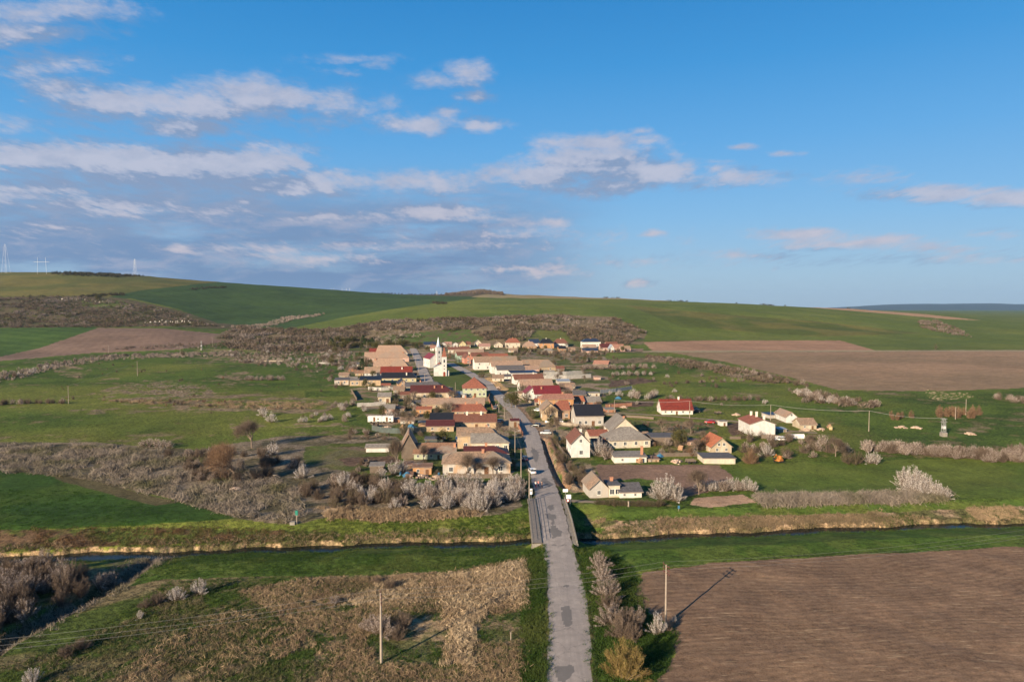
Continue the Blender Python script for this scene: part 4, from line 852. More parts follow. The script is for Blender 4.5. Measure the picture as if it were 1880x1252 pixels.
# --- second street behind
H('farmhouse', 'mint green fronted house with dark brown roof, across from the churches', 840, 860, 665, 652.5, 646, 12, 14, wl='mint', rf='brown', fw=2, lw=1, rw=0, dr=0)
H('farmhouse', 'coral red gabled house right of the mint green fronted house', 853, 865, 668, 657, 650.5, 14, 14, kind='gf', wl='coral', rf='brown', fw=1, lw=1, rw=0, dr=0)
H('farmhouse', 'long dark brown roofed house behind the coral red gable', 866, 898, 660, 654, 647, 12, 10, wl='coral', rf='brown', fw=2, rw=0)
H('farmhouse', 'house with very long low tan roof behind the churches', 836, 888, 651, 646, 641.5, 9, 8, wl='cream', rf='tan', fw=3, rw=1)
H('farmhouse', 'house with thin red roof rising behind the right row', 898, 933, 660, 655.5, 649.5, 10, 10, wl='tan', rf='brick', fw=1, rw=0)
H('barn', 'isolated weathered barn with rusty red roof in the gardens to the right', 1089, 1116, 675, 668, 661.5, 9, -20, wl='wood', rf='salmon', fw=0, rw=0, dr=0, cat='barn')
H('cottage', 'tiny brick hut with tan roof beside the stone walled enclosure', 1092, 1103, 697, 692.5, 690, 4, 5, kind='shed', wl='pink', rf='tan', fw=0, rw=0, dr=0, cat='hut')
back = [('yellow gabled house with brown roof, leftmost of the bright back row', 843, 856, 638, 632, 626, 10, 'gf', 'yellow', 'brown'), ('yellow wing with dark brown roof beside the yellow gable', 856, 864, 638, 633, 627, 9, 'gx', 'yellow', 'brown'),
        ('small bright white gabled house left of the yellow house', 831, 841, 637, 632, 628.5, 9, 'gf', 'purewhite', 'slate'), ('beige house with grey-tan roof in the back row, half behind a bush', 872, 884, 636, 630, 624, 10, 'gf', 'cream', 'grey'),
        ('pinkish roofed low house in front of the beige back row house', 880, 900, 641, 636, 630.5, 9, 'gx', 'cream', 'pinktile'), ('tan gabled house with brown roof left of the red roofed one', 908, 923, 638, 633, 628, 11, 'gf', 'cream', 'tan2'),
        ('cream house with bright red hipped roof and wide front gable', 929, 955, 639, 629, 621, 12, 'hip', 'cream', 'brick'), ('orange-walled house with pale tan hipped roof in the back row', 961, 985, 640, 635.5, 627.5, 11, 'hip', 'orange', 'tan'),
        ('cream gabled house with black roof between tan and orange houses', 972, 990, 636, 630, 622.5, 12, 'gx', 'purewhite', 'blue'), ('bright orange house with black pyramid roof in the back row', 991, 1017, 639, 630, 622, 12, 'hip', 'brightorange', 'black'),
        ('white house with dark brown hipped roof right of the orange one', 1018, 1043, 637, 630, 622, 12, 'hip', 'purewhite', 'brown'), ('small orange hut with black roof in front of the brown hipped roof', 1026, 1039, 646, 640, 635, 8, 'gx', 'brightorange', 'black'),
        ('two storey cream house with wide dark blue hipped roof', 1070, 1103, 640, 627.5, 621.5, 13, 'hip', 'white', 'blue'), ('low pink house with dark blue roof in front of the two storey house', 1070, 1098, 648, 644, 639, 9, 'gx', 'pink', 'blue'),
        ('house with tan roof squeezed between two dark blue roofs', 1071, 1095, 641.5, 638, 632.5, 9, 'gx', 'cream', 'tan'), ('house with maroon roof and pink side right of the dark blue roofs', 1103, 1121, 644, 638, 631, 10, 'gx', 'pink', 'maroon'),
        ('white gabled house between the maroon and salmon roofs', 1120, 1128, 646, 640, 633, 10, 'gf', 'purewhite', 'tin'), ('house with salmon pink roof near the right end of the back row', 1122, 1146, 643, 639, 632, 10, 'gx', 'pink', 'salmon'),
        ('house with dark roof and pink wall at the top right of the back row', 1113, 1134, 637, 632, 627.5, 9, 'gx', 'pink', 'brown'), ('white house with salmon roof at the far left behind the church spire', 790, 806, 644, 639, 634, 10, 'gx', 'white', 'salmon'),
        ('dark slate roofed house left of the church spire', 778, 800, 639, 633, 627.5, 11, 'gx', 'grey', 'blue'), ('round-roofed white house just right of the church spire', 809, 819, 637, 632, 628.5, 10, 'gf', 'purewhite', 'slate'),
        ('house with rusty pink roof right of the church spire', 816, 829, 637, 633, 627.5, 10, 'gx', 'cream', 'pinktile'), ('maroon roofed house between the churches and the yellow house', 823, 845, 648, 642, 637, 10, 'gx', 'cream', 'brown'),
        ('small brick house with tan roof hidden at the right end of the back row', 1140, 1158, 645, 640, 635, 9, 'gx', 'pink', 'tan2')]
for (lb, a, b_, vb, ve, vr, dp, kd, w_, r_) in back:
    H('village_house', lb, a, b_, vb, ve, vr, dp, 6, kind='gx' if kd == 'hip' else kd, hip=(4, 4) if kd == 'hip' else (0, 0), wl=w_, rf=r_, fw=2, rw=1, lw=1, dr=1, ch=((.5, .5, .8),) if kd == 'hip' else (), attic=1 if kd == 'gf' else 0, group='bright houses in the back row')
extra = [('plank shed with rusty roof behind the orange flat roofed shed', 742, 757, 860, 854, 850, 4, 'shed', 'wood', 'rust'), ('low brick pigsty left of the orange flat roofed shed', 746, 757, 877, 872, 869, 3, 'shed', 'brick', 'rust'), ('tan walled stable behind the green walled house', 780, 815, 826, 821, 815, 6, 'gx', 'stone', 'tan2'),
         ('grey tin lean-to between grey hip and brown roof', 838, 862, 812, 807, 803, 5, 'shed', 'grey', 'tin'), ('white outbuilding with small tan roof behind the junk yard', 735, 760, 778, 772, 767, 5, 'gx', 'worn', 'tan2'), ('brown stable right of the junk yard trailers', 722, 738, 775, 770, 766, 5, 'shed', 'brick', 'rust'),
         ('grey slate shed at the left end of the patched tan roof', 752, 772, 746, 740, 735, 6, 'gx', 'worn', 'slate'), ('tan shed beside the tiny rubble cottage', 726, 742, 756, 751, 747, 5, 'shed', 'tan', 'rust'), ('dark plank barn left of the long maroon roof', 735, 753, 731, 725, 719, 7, 'gx', 'wood', 'brown'),
         ('tall tan roofed barn behind the dark plank barn', 722, 742, 721, 716, 709, 8, 'gx', 'stone', 'tan2'), ('small cream outbuilding with brick roof behind the white slab fence', 700, 716, 713, 708, 704, 5, 'gx', 'cream', 'brick'), ('rust roofed shed left of the white walled farmhouse', 652, 667, 690, 685, 680, 6, 'gx', 'tan', 'rust'),
         ('slate roofed shed left of the pale tan roofs', 655, 668, 674, 669, 665, 6, 'gx', 'worn', 'slate'), ('small tan barn in the scrub at the village edge', 622, 640, 694, 689, 684, 7, 'gx', 'stone', 'tan2'), ('black roofed house behind the yellow house porch', 738, 764, 693, 689, 685, 7, 'gx', 'cream', 'black'),
         ('brick shed left of the dark conifer', 640, 654, 682, 677, 673, 6, 'shed', 'brick', 'rust'), ('white shed with grey roof behind the ruined shed', 640, 655, 701, 696, 692, 6, 'gx', 'white', 'grey'), ('cream shed under the bright pole by the round tree', 953, 966, 728, 722, 718, 6, 'gx', 'cream', 'rust'),
         ('tan barn behind the crimson roof', 1030, 1056, 714, 709, 703, 8, 'gx', 'stone', 'tan2'), ('low orange shed right of the grey roofed outbuilding', 1080, 1100, 752, 747, 744, 5, 'shed', 'orange', 'rust'), ('brick shed between the black roof and the low brick wall', 1112, 1130, 757, 752, 748, 5, 'shed', 'brick', 'grey'),
         ('pinkish shed behind the annex with orange tiles', 1056, 1072, 750, 746, 742, 5, 'shed', 'pink', 'rust'), ('small tiled bay left of the salmon roof', 983, 996, 744, 738, 732, 6, 'gx', 'white', 'brick'), ('brown shed right of the long tan barn-like house', 1022, 1036, 682, 677, 672, 7, 'gx', 'wood', 'brown'),
         ('pale shed left of the navy annex', 925, 938, 696, 691, 687, 6, 'gx', 'white', 'slate'), ('grey shed above the stone enclosure', 1000, 1018, 689, 684, 680, 6, 'gx', 'worn', 'grey'), ('cream house with tan roof in the gap right of the pyramid roof', 905, 925, 700, 694, 688, 8, 'gx', 'cream', 'tan2'),
         ('brown roofed house hidden behind the maroon back row house', 846, 862, 646, 641, 636, 9, 'gx', 'cream', 'brown'), ('tan roofed shed below the red hipped back row house', 934, 950, 647, 643, 639, 7, 'gx', 'worn', 'tan2'), ('grey roofed shed below the orange back row house', 1000, 1014, 648, 644, 640, 7, 'gx', 'stone', 'grey'),
         ('pink shed right of the small orange hut', 1044, 1056, 646, 642, 638, 7, 'gx', 'pink', 'tan2'), ('low tan stable behind the grey rendered cottage group', 1190, 1210, 848, 843, 839, 4, 'shed', 'tan', 'rust'), ('ruined pink walled shed left of the ochre cottage', 1264, 1286, 818, 811, 807, 5, 'shed', 'pink', 'rust'),
         ('tin shed right of the big white two storey house', 1430, 1444, 793, 788, 785, 4, 'shed', 'grey', 'tin'), ('tan shed between cream house and dark open barn', 1176, 1192, 806, 800, 796, 6, 'gx', 'stone', 'tan2'), ('cream wing behind the cream gabled house', 1090, 1112, 822, 813, 806, 6, 'gx', 'cream', 'brown')]
for (lb, a, b_, vb, ve, vr, dp, kd, w_, r_) in extra: H('outbuilding', lb, a, b_, vb, ve, vr, dp, 5, kind=kd, wl=w_, rf=r_, fw=1, rw=0, dr=1 if b_ - a > 13 else 0, cat='outbuilding')
# ------------------------------------------------------------------ the two churches
def church(label, uT0, uT1, vb, vtower, vtop, steeple, uN0, hN, roofm, depthN, t, name, door_=True, wall_='purewhite'):
    p = G(uT0, vb); D = p.y; S = D / FPX; w_ = (uT1 - uT0) * S * .97; Ht = (vb - vtower) * S; Hs = (vtower - vtop) * S
    root = empty(name, p, R(t)); tag(root, label, 'church')
    m = WL[wall_]; b = MB(); b.box(0, w_, 0, w_, -.5, Ht); tw = b.build('tower', [m], root)
    for z in (.62 * Ht, Ht - .25): c = MB(); c.box(-.14, w_ + .14, -.14, w_ + .14, z, z + .22); c.build('cornice', [m], tw)
    s = MB(); o = .28; zb = Ht + .004
    if steeple == 'spire':
        prof = [(w_ / 2 + o, 0), (w_ / 2 * .85, .07), (w_ / 2 * .66, .2), (w_ / 2 * .48, .42), (w_ / 2 * .26, .72), (.05, 1.0)]
    else: prof = [(w_ / 2 + o, 0), (w_ / 2 * .90, .12), (w_ / 2 * .35, .75), (w_ / 2 * .22, 1.0)]
    n = 8 if steeple == 'spire' else 4; ph = math.pi / n
    k = 0
    for r_, h_ in prof:
        for i in range(n):
            q = ph + 2 * math.pi * i / n; rr2 = r_ / math.cos(math.pi / n); s.v.append((w_ / 2 + rr2 * math.cos(q), w_ / 2 + rr2 * math.sin(q), zb + h_ * Hs))
    for j in range(len(prof) - 1):
        for i in range(n): i2 = (i + 1) % n; s.f.append((j * n + i, j * n + i2, (j + 1) * n + i2, (j + 1) * n + i)); s.m.append(0)
    s.f.append(tuple(range(n))[::-1]); s.m.append(0); s.f.append(tuple((len(prof) - 1) * n + i for i in range(n))); s.m.append(0)
    stp = s.build('steeple', [roofm], root)
    x = MB(); x.box(w_ / 2 - .06, w_ / 2 + .06, w_ / 2 - .06, w_ / 2 + .06, zb + Hs, zb + Hs + 1.5); x.box(w_ / 2 - .45, w_ / 2 + .45, w_ / 2 - .05, w_ / 2 + .05, zb + Hs + .85, zb + Hs + .98); x.build('cross', [STEEL], stp)
    # openings
    for (x_, z_, h_, ww) in ((w_ / 2, Ht * .70, 2.1, .55), (w_ / 2, Ht * .50, .9, .4), (w_ / 2, Ht * .33, .7, .3)):
        for rz, px, py in ((0, w_ / 2, 0), (R(90), w_, w_ / 2), (R(-90), 0, w_ / 2)):
            a = MB(); pts = [(-ww, -.04, 0), (ww, -.04, 0), (ww, -.04, h_ * .75)] + [(ww * math.cos(q), -.04, h_ * .75 + ww * math.sin(q)) for q in (.5, 1.05, 1.57, 2.1, 2.64)] + [(-ww, -.04, h_ * .75)]
            a.poly(pts); ob = a.build('window', [GLASS], tw); ob.location = (px, py, z_); ob.rotation_euler = (0, 0, rz)
    if door_:
        a = MB(); a.box(-.75, .75, -.08, -.005, 0, 2.3); a.poly([(-.75, -.07, 2.3), (.75, -.07, 2.3), (.5, -.07, 2.8), (0, -.07, 3.1), (-.5, -.07, 2.8)]); o_ = a.build('door', [mat('church_door', (.22, .04, .02), amt=.3)], root); o_.location = (w_ / 2, 0, 0)
    # nave: from the tower to the left and back
    Wn = (uT0 - uN0) * S + w_ * .96; Hn = hN * S; RHn = Wn * .42; b = MB(); x0, x1 = -(uT0 - uN0) * S, w_ * .96; xm = (x0 + x1) / 2; y0 = w_ * .55
    b.prism([(x0, -.5), (x0, Hn), (xm, Hn + RHn), (x1, Hn), (x1, -.5)], 'y', y0, y0 + depthN); b.build('nave', [m], root)
    r = MB(); rr = random.Random(3); k_ = RHn / (Wn / 2); up = .15
    slope(r, (x0 - .3, y0 + depthN + .3, Hn - .3 * k_ + up), (x0 - .3, y0 - .25, Hn - .3 * k_ + up), (xm, y0 + depthN + .3, Hn + RHn + up), (xm, y0 - .25, Hn + RHn + up), 5, 2, 0, .15, rr)
    slope(r, (x1 + .3, y0 - .25, Hn - .3 * k_ + up), (x1 + .3, y0 + depthN + .3, Hn - .3 * k_ + up), (xm, y0 - .25, Hn + RHn + up), (xm, y0 + depthN + .3, Hn + RHn + up), 5, 2, 0, .15, rr)
    r.build('roof', [roofm if steeple != 'spire' else RF['crimson'], FASC], root)
    for i in range(3): window(root, x0, y0 + depthN * (i + .5) / 3, Hn * .35, R(-90), 1.3, .8); window(root, x1, y0 + depthN * (i + .5) / 3, Hn * .35, R(90), 1.3, .8)
    return root, w_, Ht, S, x0
c1 = church('white church whose tower has a slender pointed grey spire', 802, 811.5, 676, 637.5, 619, 'spire', 790, 17, mat('zinc', (.34, .37, .40), (.26, .29, .32), 1, rough=.4, metal=.3), 17, 24, 'church')
c2 = church('white church with square tower and short red steeple, standing in front', 811.3, 820.5, 690.5, 655, 638, 'cap', 797, 13, RF['brick'], 16, 7, 'church')
# lean-to aisle with pale roof on the front church
b = MB(); w2 = c2[1]; x0 = c2[4]
b.prism([(x0 - .2, -.5), (x0 - .2, 6.2), (-.02, 8.4), (-.02, -.5)], 'y', .3, 6.0); b.build('side_aisle', [WL['purewhite']], c2[0])
b = MB(); b.poly([(x0 - .4, .1, 6.25), (0, .1, 8.6), (0, 6.2, 8.6), (x0 - .4, 6.2, 6.25)]); b.poly([(x0 - .4, .1, 6.12), (x0 - .4, 6.2, 6.12), (0, 6.2, 8.47), (0, .1, 8.47)]); b.build('aisle_roof', [RF['tin']], c2[0])
b = MB(); b.box(w2 + .003, w2 + 1.6, 1.0, 5.0, -.5, 3.6); b.build('stair_annex', [WL['purewhite']], c2[0])
# ------------------------------------------------------------------ vegetation prototypes (height 1, scaled per plant)
TWIG = mat('twigs', (.150, .112, .084), (.085, .062, .048), 2, isl=.45, objrand=.18, spec=.1, trans=.15)
TWIGR = mat('twigs_russet', (.20, .125, .075), (.13, .08, .05), 2, isl=.4, objrand=.15, spec=.1, trans=.2)
TWIGG = mat('twigs_golden', (.23, .165, .065), (.15, .10, .04), 2, isl=.4, spec=.1, trans=.2)
BARK = mat('bark', (.19, .15, .115), (.12, .09, .07), 4, spec=.1)
BLO = mat('blossom', (.70, .65, .60), (.56, .50, .45), 1.5, isl=.2, spec=.1, trans=.25)
BLOD = mat('blossom_faded', (.54, .455, .40), (.38, .31, .265), 1.5, isl=.3, objrand=.18, spec=.1, trans=.2)
LEAF = mat('young_leaves', (.075, .105, .022), (.05, .075, .018), 1.5, isl=.35, objrand=.2, spec=.15, trans=.3)
LEAFY = mat('yellow_leaves', (.19, .185, .035), (.14, .13, .03), 1.5, isl=.35, spec=.15, trans=.35)
LEAFD = mat('evergreen_leaves', (.035, .055, .020), (.05, .068, .026), 1.5, isl=.35, objrand=.2, spec=.15)
LEAFO = mat('olive_leaves', (.095, .085, .03), (.06, .06, .022), 1.5, isl=.35, objrand=.15, spec=.15, trans=.2)
rv = np.random.RandomState(5)
def lobes(k, wide=.42, zlo=.35, zhi=.78, r0=.15, r1=.27):
    a = rv.uniform(0, 6.283, k); r = wide * np.sqrt(rv.uniform(.05, 1, k)); z = zlo + (zhi - zlo) * rv.uniform(0, 1, k) * (1 - .45 * (r / wide) ** 2)
    return np.stack([r * np.cos(a), r * np.sin(a), z], -1), rv.uniform(r0, r1, k)
def shell(L, n, hollow=.45):
    c, r = L; i = rv.randint(0, len(r), n); d = rv.normal(size=(n, 3)); d /= np.linalg.norm(d, axis=1)[:, None]
    q = c[i] + d * (r[i] * rv.uniform(hollow, 1, n) ** .6)[:, None]; q[:, 2] = np.maximum(q[:, 2], .02); return q
def sticks(tip, dirs, ln, wd):
    n = len(tip); s = np.cross(dirs, rv.normal(size=(n, 3))); s /= np.linalg.norm(s, axis=1)[:, None] + 1e-9
    b = tip - dirs * ln[:, None]
    return np.stack([b - s * wd[:, None] / 2, b + s * wd[:, None] / 2, tip], 1).reshape(-1, 3), np.arange(3 * n).reshape(n, 3)
def leaves(p, sz):
    n = len(p); a = rv.normal(size=(n, 3)); a /= np.linalg.norm(a, axis=1)[:, None]; b = np.cross(a, rv.normal(size=(n, 3))); b /= np.linalg.norm(b, axis=1)[:, None] + 1e-9
    s = (sz * rv.uniform(.6, 1.3, n))[:, None]
    return np.stack([p - a * s, p + b * s * .75, p + a * s], 1).reshape(-1, 3), np.arange(3 * n).reshape(n, 3)
def stems(n, L, r=.012):
    b = MB()
    for i in range(n):
        tip = L[0][rv.randint(len(L[1]))]; p0 = Vector((rv.uniform(-.04, .04), rv.uniform(-.04, .04), -.03)); m = Vector(tip) * .5 + Vector((0, 0, .05)); b.tube(p0, m, r, r * .7, 5, caps=False); b.tube(m, tip, r * .7, r * .3, 4, caps=False)
    return np.array([tuple(v) for v in b.v]), b.f
def joinmesh(name, parts, mats):
    me = bpy.data.meshes.new(name); V, F, M = [], [], []; k = 0
    for (v, f), mi in parts:
        V.append(np.asarray(v)); F += [tuple(int(a) + k for a in q) for q in f]; M += [mi] * len(f); k += len(v)
    me.from_pydata(np.concatenate(V).tolist(), [], F)
    for m in mats: me.materials.append(m)
    me.polygons.foreach_set('material_index', np.array(M, np.int32)); me.update(); return me
def twigset(L, n, ln, wd, up=.5):
    t = shell(L, n); d = t - np.array([0, 0, .05]); d /= np.linalg.norm(d, axis=1)[:, None] + 1e-9; d = d + rv.normal(size=d.shape) * .35; d[:, 2] += up * .4; d /= np.linalg.norm(d, axis=1)[:, None]
    return sticks(t, d, rv.uniform(.6, 1.3, n) * ln, rv.uniform(.6, 1.4, n) * wd)
PROTO = {}
def proto(kind, far):
    key = (kind, far)
    if key in PROTO: return PROTO[key]
    out = []
    for i in range(4 if not far else 4):
        k = .2 if far else 1.0; w = 2.3 if far else 1.0
        if kind in ('thorn', 'blossom', 'bright', 'russet', 'green', 'olive', 'willow'):
            tw = {'russet': TWIGR, 'willow': TWIGG}.get(kind, TWIG); nb = rv.randint(46, 70); wd_ = .52 if kind != 'russet' else .3
            az = rv.uniform(0, 6.283, nb); rr_a = wd_ * np.sqrt(rv.uniform(.0, 1, nb)) * (1 + .25 * np.sin(az * 2 + i) + .15 * np.sin(az * 5 + 2 * i)); hz_ = (.97 - .5 * (rr_a / wd_) ** 2) * rv.uniform(.68, 1.06, nb)
            tipb = np.stack([rr_a * np.cos(az), rr_a * np.sin(az), hz_], -1); midb = tipb * np.array([.55, .55, .38]); base = np.stack([rr_a * np.cos(az) * .15, rr_a * np.sin(az) * .15, 0 * az - .03], -1)
            def along(n, lo, sp):
                j = rv.randint(0, nb, n); t = lo + (1 - lo) * rv.uniform(0, 1, n) ** .8; t = t[:, None]; p = base[j] * (1 - t) ** 2 + midb[j] * 2 * t * (1 - t) + tipb[j] * t ** 2
                d = 2 * (midb[j] - base[j]) * (1 - t) + 2 * (tipb[j] - midb[j]) * t; d /= np.linalg.norm(d, axis=1)[:, None]; return p + rv.normal(size=(n, 3)) * sp * (1.25 - t * .8), d
            nt = {'thorn': 5200, 'blossom': 3400, 'bright': 2200, 'russet': 4600, 'green': 1800, 'olive': 2600, 'willow': 6500}[kind]
            p_, d_ = along(int(nt * k), .22, .045); d_ = d_ + rv.normal(size=d_.shape) * .5; d_ /= np.linalg.norm(d_, axis=1)[:, None]
            a = sticks(p_ + d_ * .05, d_, rv.uniform(.07, .15, len(p_)) * (1.3 if far else 1), rv.uniform(.004, .0095, len(p_)) * w)
            b = MB()
            for j in range(14): b.tube(base[j], midb[j], .010, .007, 4, caps=False); b.tube(midb[j], tipb[j], .007, .002, 4, caps=False)
            st = (np.array([tuple(v) for v in b.v]), b.f); br_ = [(st, 0), (a, 1)]
            fm = {'blossom': BLOD, 'bright': BLO, 'green': LEAF, 'olive': LEAFO, 'willow': LEAFY}.get(kind); fo = None
            if fm:
                nn = {'blossom': 4400, 'bright': 5600, 'green': 5000, 'olive': 4200, 'willow': 6000}[kind]
                fo = leaves(along(int(nn * k), .42 if kind in ('blossom', 'bright') else .25, .034)[0], (.0135 if kind != 'willow' else .009) * (2.1 if far else 1))
            out.append((br_, [BARK, tw], fo, fm))
        elif kind == 'conifer':
            n = int(5200 * k); z = rv.uniform(.06, 1, n) ** .9; r = (1 - z) * .30 + .02; a = rv.uniform(0, 6.283, n); r = r * rv.uniform(.5, 1.1, n) * (1 + .25 * np.sin(a * 3 + z * 20))
            p = np.stack([r * np.cos(a), r * np.sin(a), z], -1); b = MB(); b.tube((0, 0, -.03), (0, 0, .9), .02, .004, 6)
            out.append(([((np.array(b.v), b.f), 0)], [BARK], leaves(p, .022 * (2 if far else 1)), LEAFD))
        elif kind == 'roundgreen':
            L = lobes(16, wide=.32, zlo=.25, zhi=.82, r0=.16, r1=.24); b = MB(); b.tube((0, 0, -.03), (0, 0, .4), .03, .02, 7)
            out.append(([((np.array(b.v), b.f), 0)], [BARK], leaves(shell(L, int(7000 * k), .7), .02 * (2 if far else 1)), LEAFO))
        elif kind in ('tree', 'goldtree'):
            b = MB(); tips = []
            def grow(p, d, ln, r, dep):
                q = p + d * ln; b.tube(p, q, r, r * .68, 6 if dep < 2 else 4, caps=False)
                if dep >= 4: tips.append((q, d)); return
                for j in range(3 if dep < 3 else 3):
                    nd = (d + Vector(rv.normal(size=3)) * (.42 if kind != 'willow' else .25) + Vector((0, 0, .12))).normalized(); grow(p.lerp(q, rv.uniform(.65, 1)), nd, ln * rv.uniform(.62, .85), r * .62, dep + 1)
            if kind == 'willow':
                for j in range(9): grow(Vector((0, 0, -.02)), Vector((rv.normal() * .55, rv.normal() * .55, 1)).normalized(), .24, .018, 1)
            else:
                grow(Vector((0, 0, -.03)), Vector((0, 0, 1)), .27, .022, 0)
                for j in range(2): grow(Vector((0, 0, .2)), Vector((rv.normal(), rv.normal(), 1)).normalized(), .2, .014, 1)
            T = np.array([tuple(t[0]) for t in tips]); Dd = np.array([tuple(t[1]) for t in tips]); n = int(5200 * k); ix = rv.randint(0, len(T), n)
            tp = T[ix] + rv.normal(size=(n, 3)) * .045 + Dd[ix] * .05; dd = Dd[ix] + rv.normal(size=(n, 3)) * .4; dd /= np.linalg.norm(dd, axis=1)[:, None]
            s_ = tp[:, 2].max(); sc = 1 / s_
            tw = sticks(tp * sc, dd, rv.uniform(.05, .12, n), rv.uniform(.003, .006, n) * w)
            br_ = [((np.array([tuple(v) for v in b.v]) * sc, b.f), 0), (tw, 1)]
            tm = {'tree': TWIG, 'goldtree': TWIGR, 'willow': TWIGG}[kind]
            fo = leaves(tp[: int(n * .8)] * sc + rv.normal(size=(int(n * .8), 3)) * .02, .009 * (2 if far else 1)) if kind == 'willow' else None
            out.append((br_, [BARK, tm], fo, LEAFY))
    res = []
    for br_, bm_, fo, fm in out:
        if far:
            if kind in ('conifer', 'roundgreen'): res.append((joinmesh(kind, br_ + [(fo, 1)], bm_ + [fm]), None))
            else: res.append((joinmesh(kind, br_ + ([(fo, 2)] if fo else []), bm_ + ([fm] if fo else [])), None))
        else: res.append((joinmesh('branches', br_, bm_), joinmesh('foliage' if kind not in ('blossom', 'bright') else 'blossom', [(fo, 0)], [fm]) if fo else None))
    PROTO[key] = res; return res
NAMES = {'thorn': 'bare_shrub', 'blossom': 'flowering_shrub', 'bright': 'white_blossom_shrub', 'russet': 'russet_shrub', 'green': 'green_bush', 'olive': 'olive_bush', 'conifer': 'conifer_tree', 'roundgreen': 'round_tree', 'tree': 'bare_tree', 'goldtree': 'bare_tree', 'willow': 'willow_shrub'}
CATS = {'thorn': 'shrub', 'blossom': 'shrub', 'bright': 'shrub', 'russet': 'shrub', 'green': 'bush', 'olive': 'bush', 'conifer': 'tree', 'roundgreen': 'tree', 'tree': 'tree', 'goldtree': 'tree', 'willow': 'shrub'}
NPL = {}
DEFER = {'thorn': [], 'blossom': []}
def plant(kind, x, y, h, label, group=None, wide=1.0, big=False):
    if kind in DEFER and y > 150: DEFER[kind].append((h / y * (3 if group is None else 1), kind, x, y, h, label, group, wide, big)); return
    return plant_now(kind, x, y, h, label, group, wide, big)
def plant_now(kind, x, y, h, label, group=None, wide=1.0, big=False):
    far = y > 215 and not big; pr = proto(kind, far); i = rnd.randrange(len(pr)); a, f = pr[i]; nm = NAMES[kind]
    if f is None and not (kind in ('tree', 'goldtree') and False):
        o = link(nm, a)
    else:
        o = empty(nm, (0, 0, 0)); link('branches' if kind not in ('tree', 'conifer', 'roundgreen') else 'trunk', a, o); link(f.name.split('.')[0], f, o)
    o.location = (x, y, ground(x, y) - .05); s = h * rnd.uniform(.95, 1.05); o.scale = (s * wide, s * wide, s); o.rotation_euler = (0, 0, rnd.uniform(0, 6.28))
    tag(o, label, CATS[kind], group); NPL[kind] = NPL.get(kind, 0) + 1; return o
def one(kind, u, v, h, label, wide=1.0, big=False):
    p = G(u, v); return plant(kind, p.x, p.y, h, label, None, wide, big)
def wpoly(P): return [tuple(G(u, v)[:2]) for u, v in P]
def sample(P, n, seed):
    r = np.random.RandomState(seed); W_ = np.array(wpoly(P)); lo, hi = W_.min(0), W_.max(0); pts = np.zeros((0, 2))
    while len(pts) < n:
        q = lo + (hi - lo) * r.uniform(size=(n * 3, 2)); pts = np.concatenate([pts, q[inpoly(q[:, 0], q[:, 1], [tuple(w_) for w_ in W_])]])
    return pts[:n]
_seed = [100]
def clear(x, y, m=.8):
    for (ro, L, Wd) in HOUSES:
        dx, dy = x - ro.location.x, y - ro.location.y; c, s = math.cos(ro.rotation_euler.z), math.sin(ro.rotation_euler.z)
        a, b_ = dx * c + dy * s, -dx * s + dy * c
        if -m < a < L + m and -m < b_ < Wd + m: return False
    return not (float(xL(y)) - 2 < x < float(xR(y)) + 1.5 and y < 420)
def grove(P, n, kinds, h0, h1, label, group, wide=1.0):
    _seed[0] += 1; lab = dict(label) if isinstance(label, dict) else None
    for x, y in sample(P, n, _seed[0]):
        if not clear(x, y): continue
        k_ = rnd.choice(kinds); plant(k_, x, y, rnd.uniform(h0, h1), (lab[k_] if lab else label), group + ' ' + {'blossom': '(flowering)', 'bright': '(white)', 'thorn': '(bare)', 'green': '(green)', 'olive': '(olive)', 'russet': '(russet)', 'conifer': '(conifers)', 'roundgreen': '(round trees)', 'tree': '(trees)', 'goldtree': '(golden)'}[k_] if lab else group, wide)
def LB(where): return {'thorn': 'bare brown shrub ' + where, 'blossom': 'pale flowering shrub ' + where, 'bright': 'white blossoming shrub ' + where, 'green': 'green leafy bush ' + where, 'olive': 'olive brown bush ' + where, 'russet': 'russet twiggy shrub ' + where, 'tree': 'bare tree ' + where, 'goldtree': 'bare golden brown tree ' + where, 'conifer': 'dark evergreen conifer ' + where, 'roundgreen': 'dark olive round tree ' + where}
def row(path, n, kinds, h0, h1, where, group, spread=1.5, wide=1.0):
    W_ = np.array(wpoly(path)); seg = np.hypot(*np.diff(W_, axis=0).T); L = np.r_[0, np.cumsum(seg)]; lab = LB(where)
    for i in range(n):
        s = (i + rnd.random()) / n * L[-1]; x, y = np.interp(s, L, W_[:, 0]) + rnd.uniform(-1, 1) * spread, np.interp(s, L, W_[:, 1]) + rnd.uniform(-1, 1) * spread
        if clear(x, y): k_ = rnd.choice(kinds); plant(k_, x, y, rnd.uniform(h0, h1), lab[k_], group + ' ' + CATS[k_] + ' ' + k_.replace('bright', 'white').replace('thorn', 'bare'), wide)
B3 = ['thorn', 'blossom', 'blossom']
grove([(770, 905), (850, 893), (900, 893), (950, 890), (966, 912), (945, 932), (860, 943), (790, 941), (768, 925)], 62, ['blossom', 'bright', 'bright', 'bright'], 3.0, 4.8, LB('in the big thicket below the wavy tiled farmhouse'), 'thicket below the nearest farmhouse', 1.0)
grove([(560, 885), (640, 880), (750, 882), (765, 925), (700, 945), (600, 937), (540, 905)], 60, ['thorn', 'thorn', 'thorn', 'blossom', 'olive'], 2.2, 4.2, LB('in the dark thicket left of the big white one'), 'dark thicket on the left')
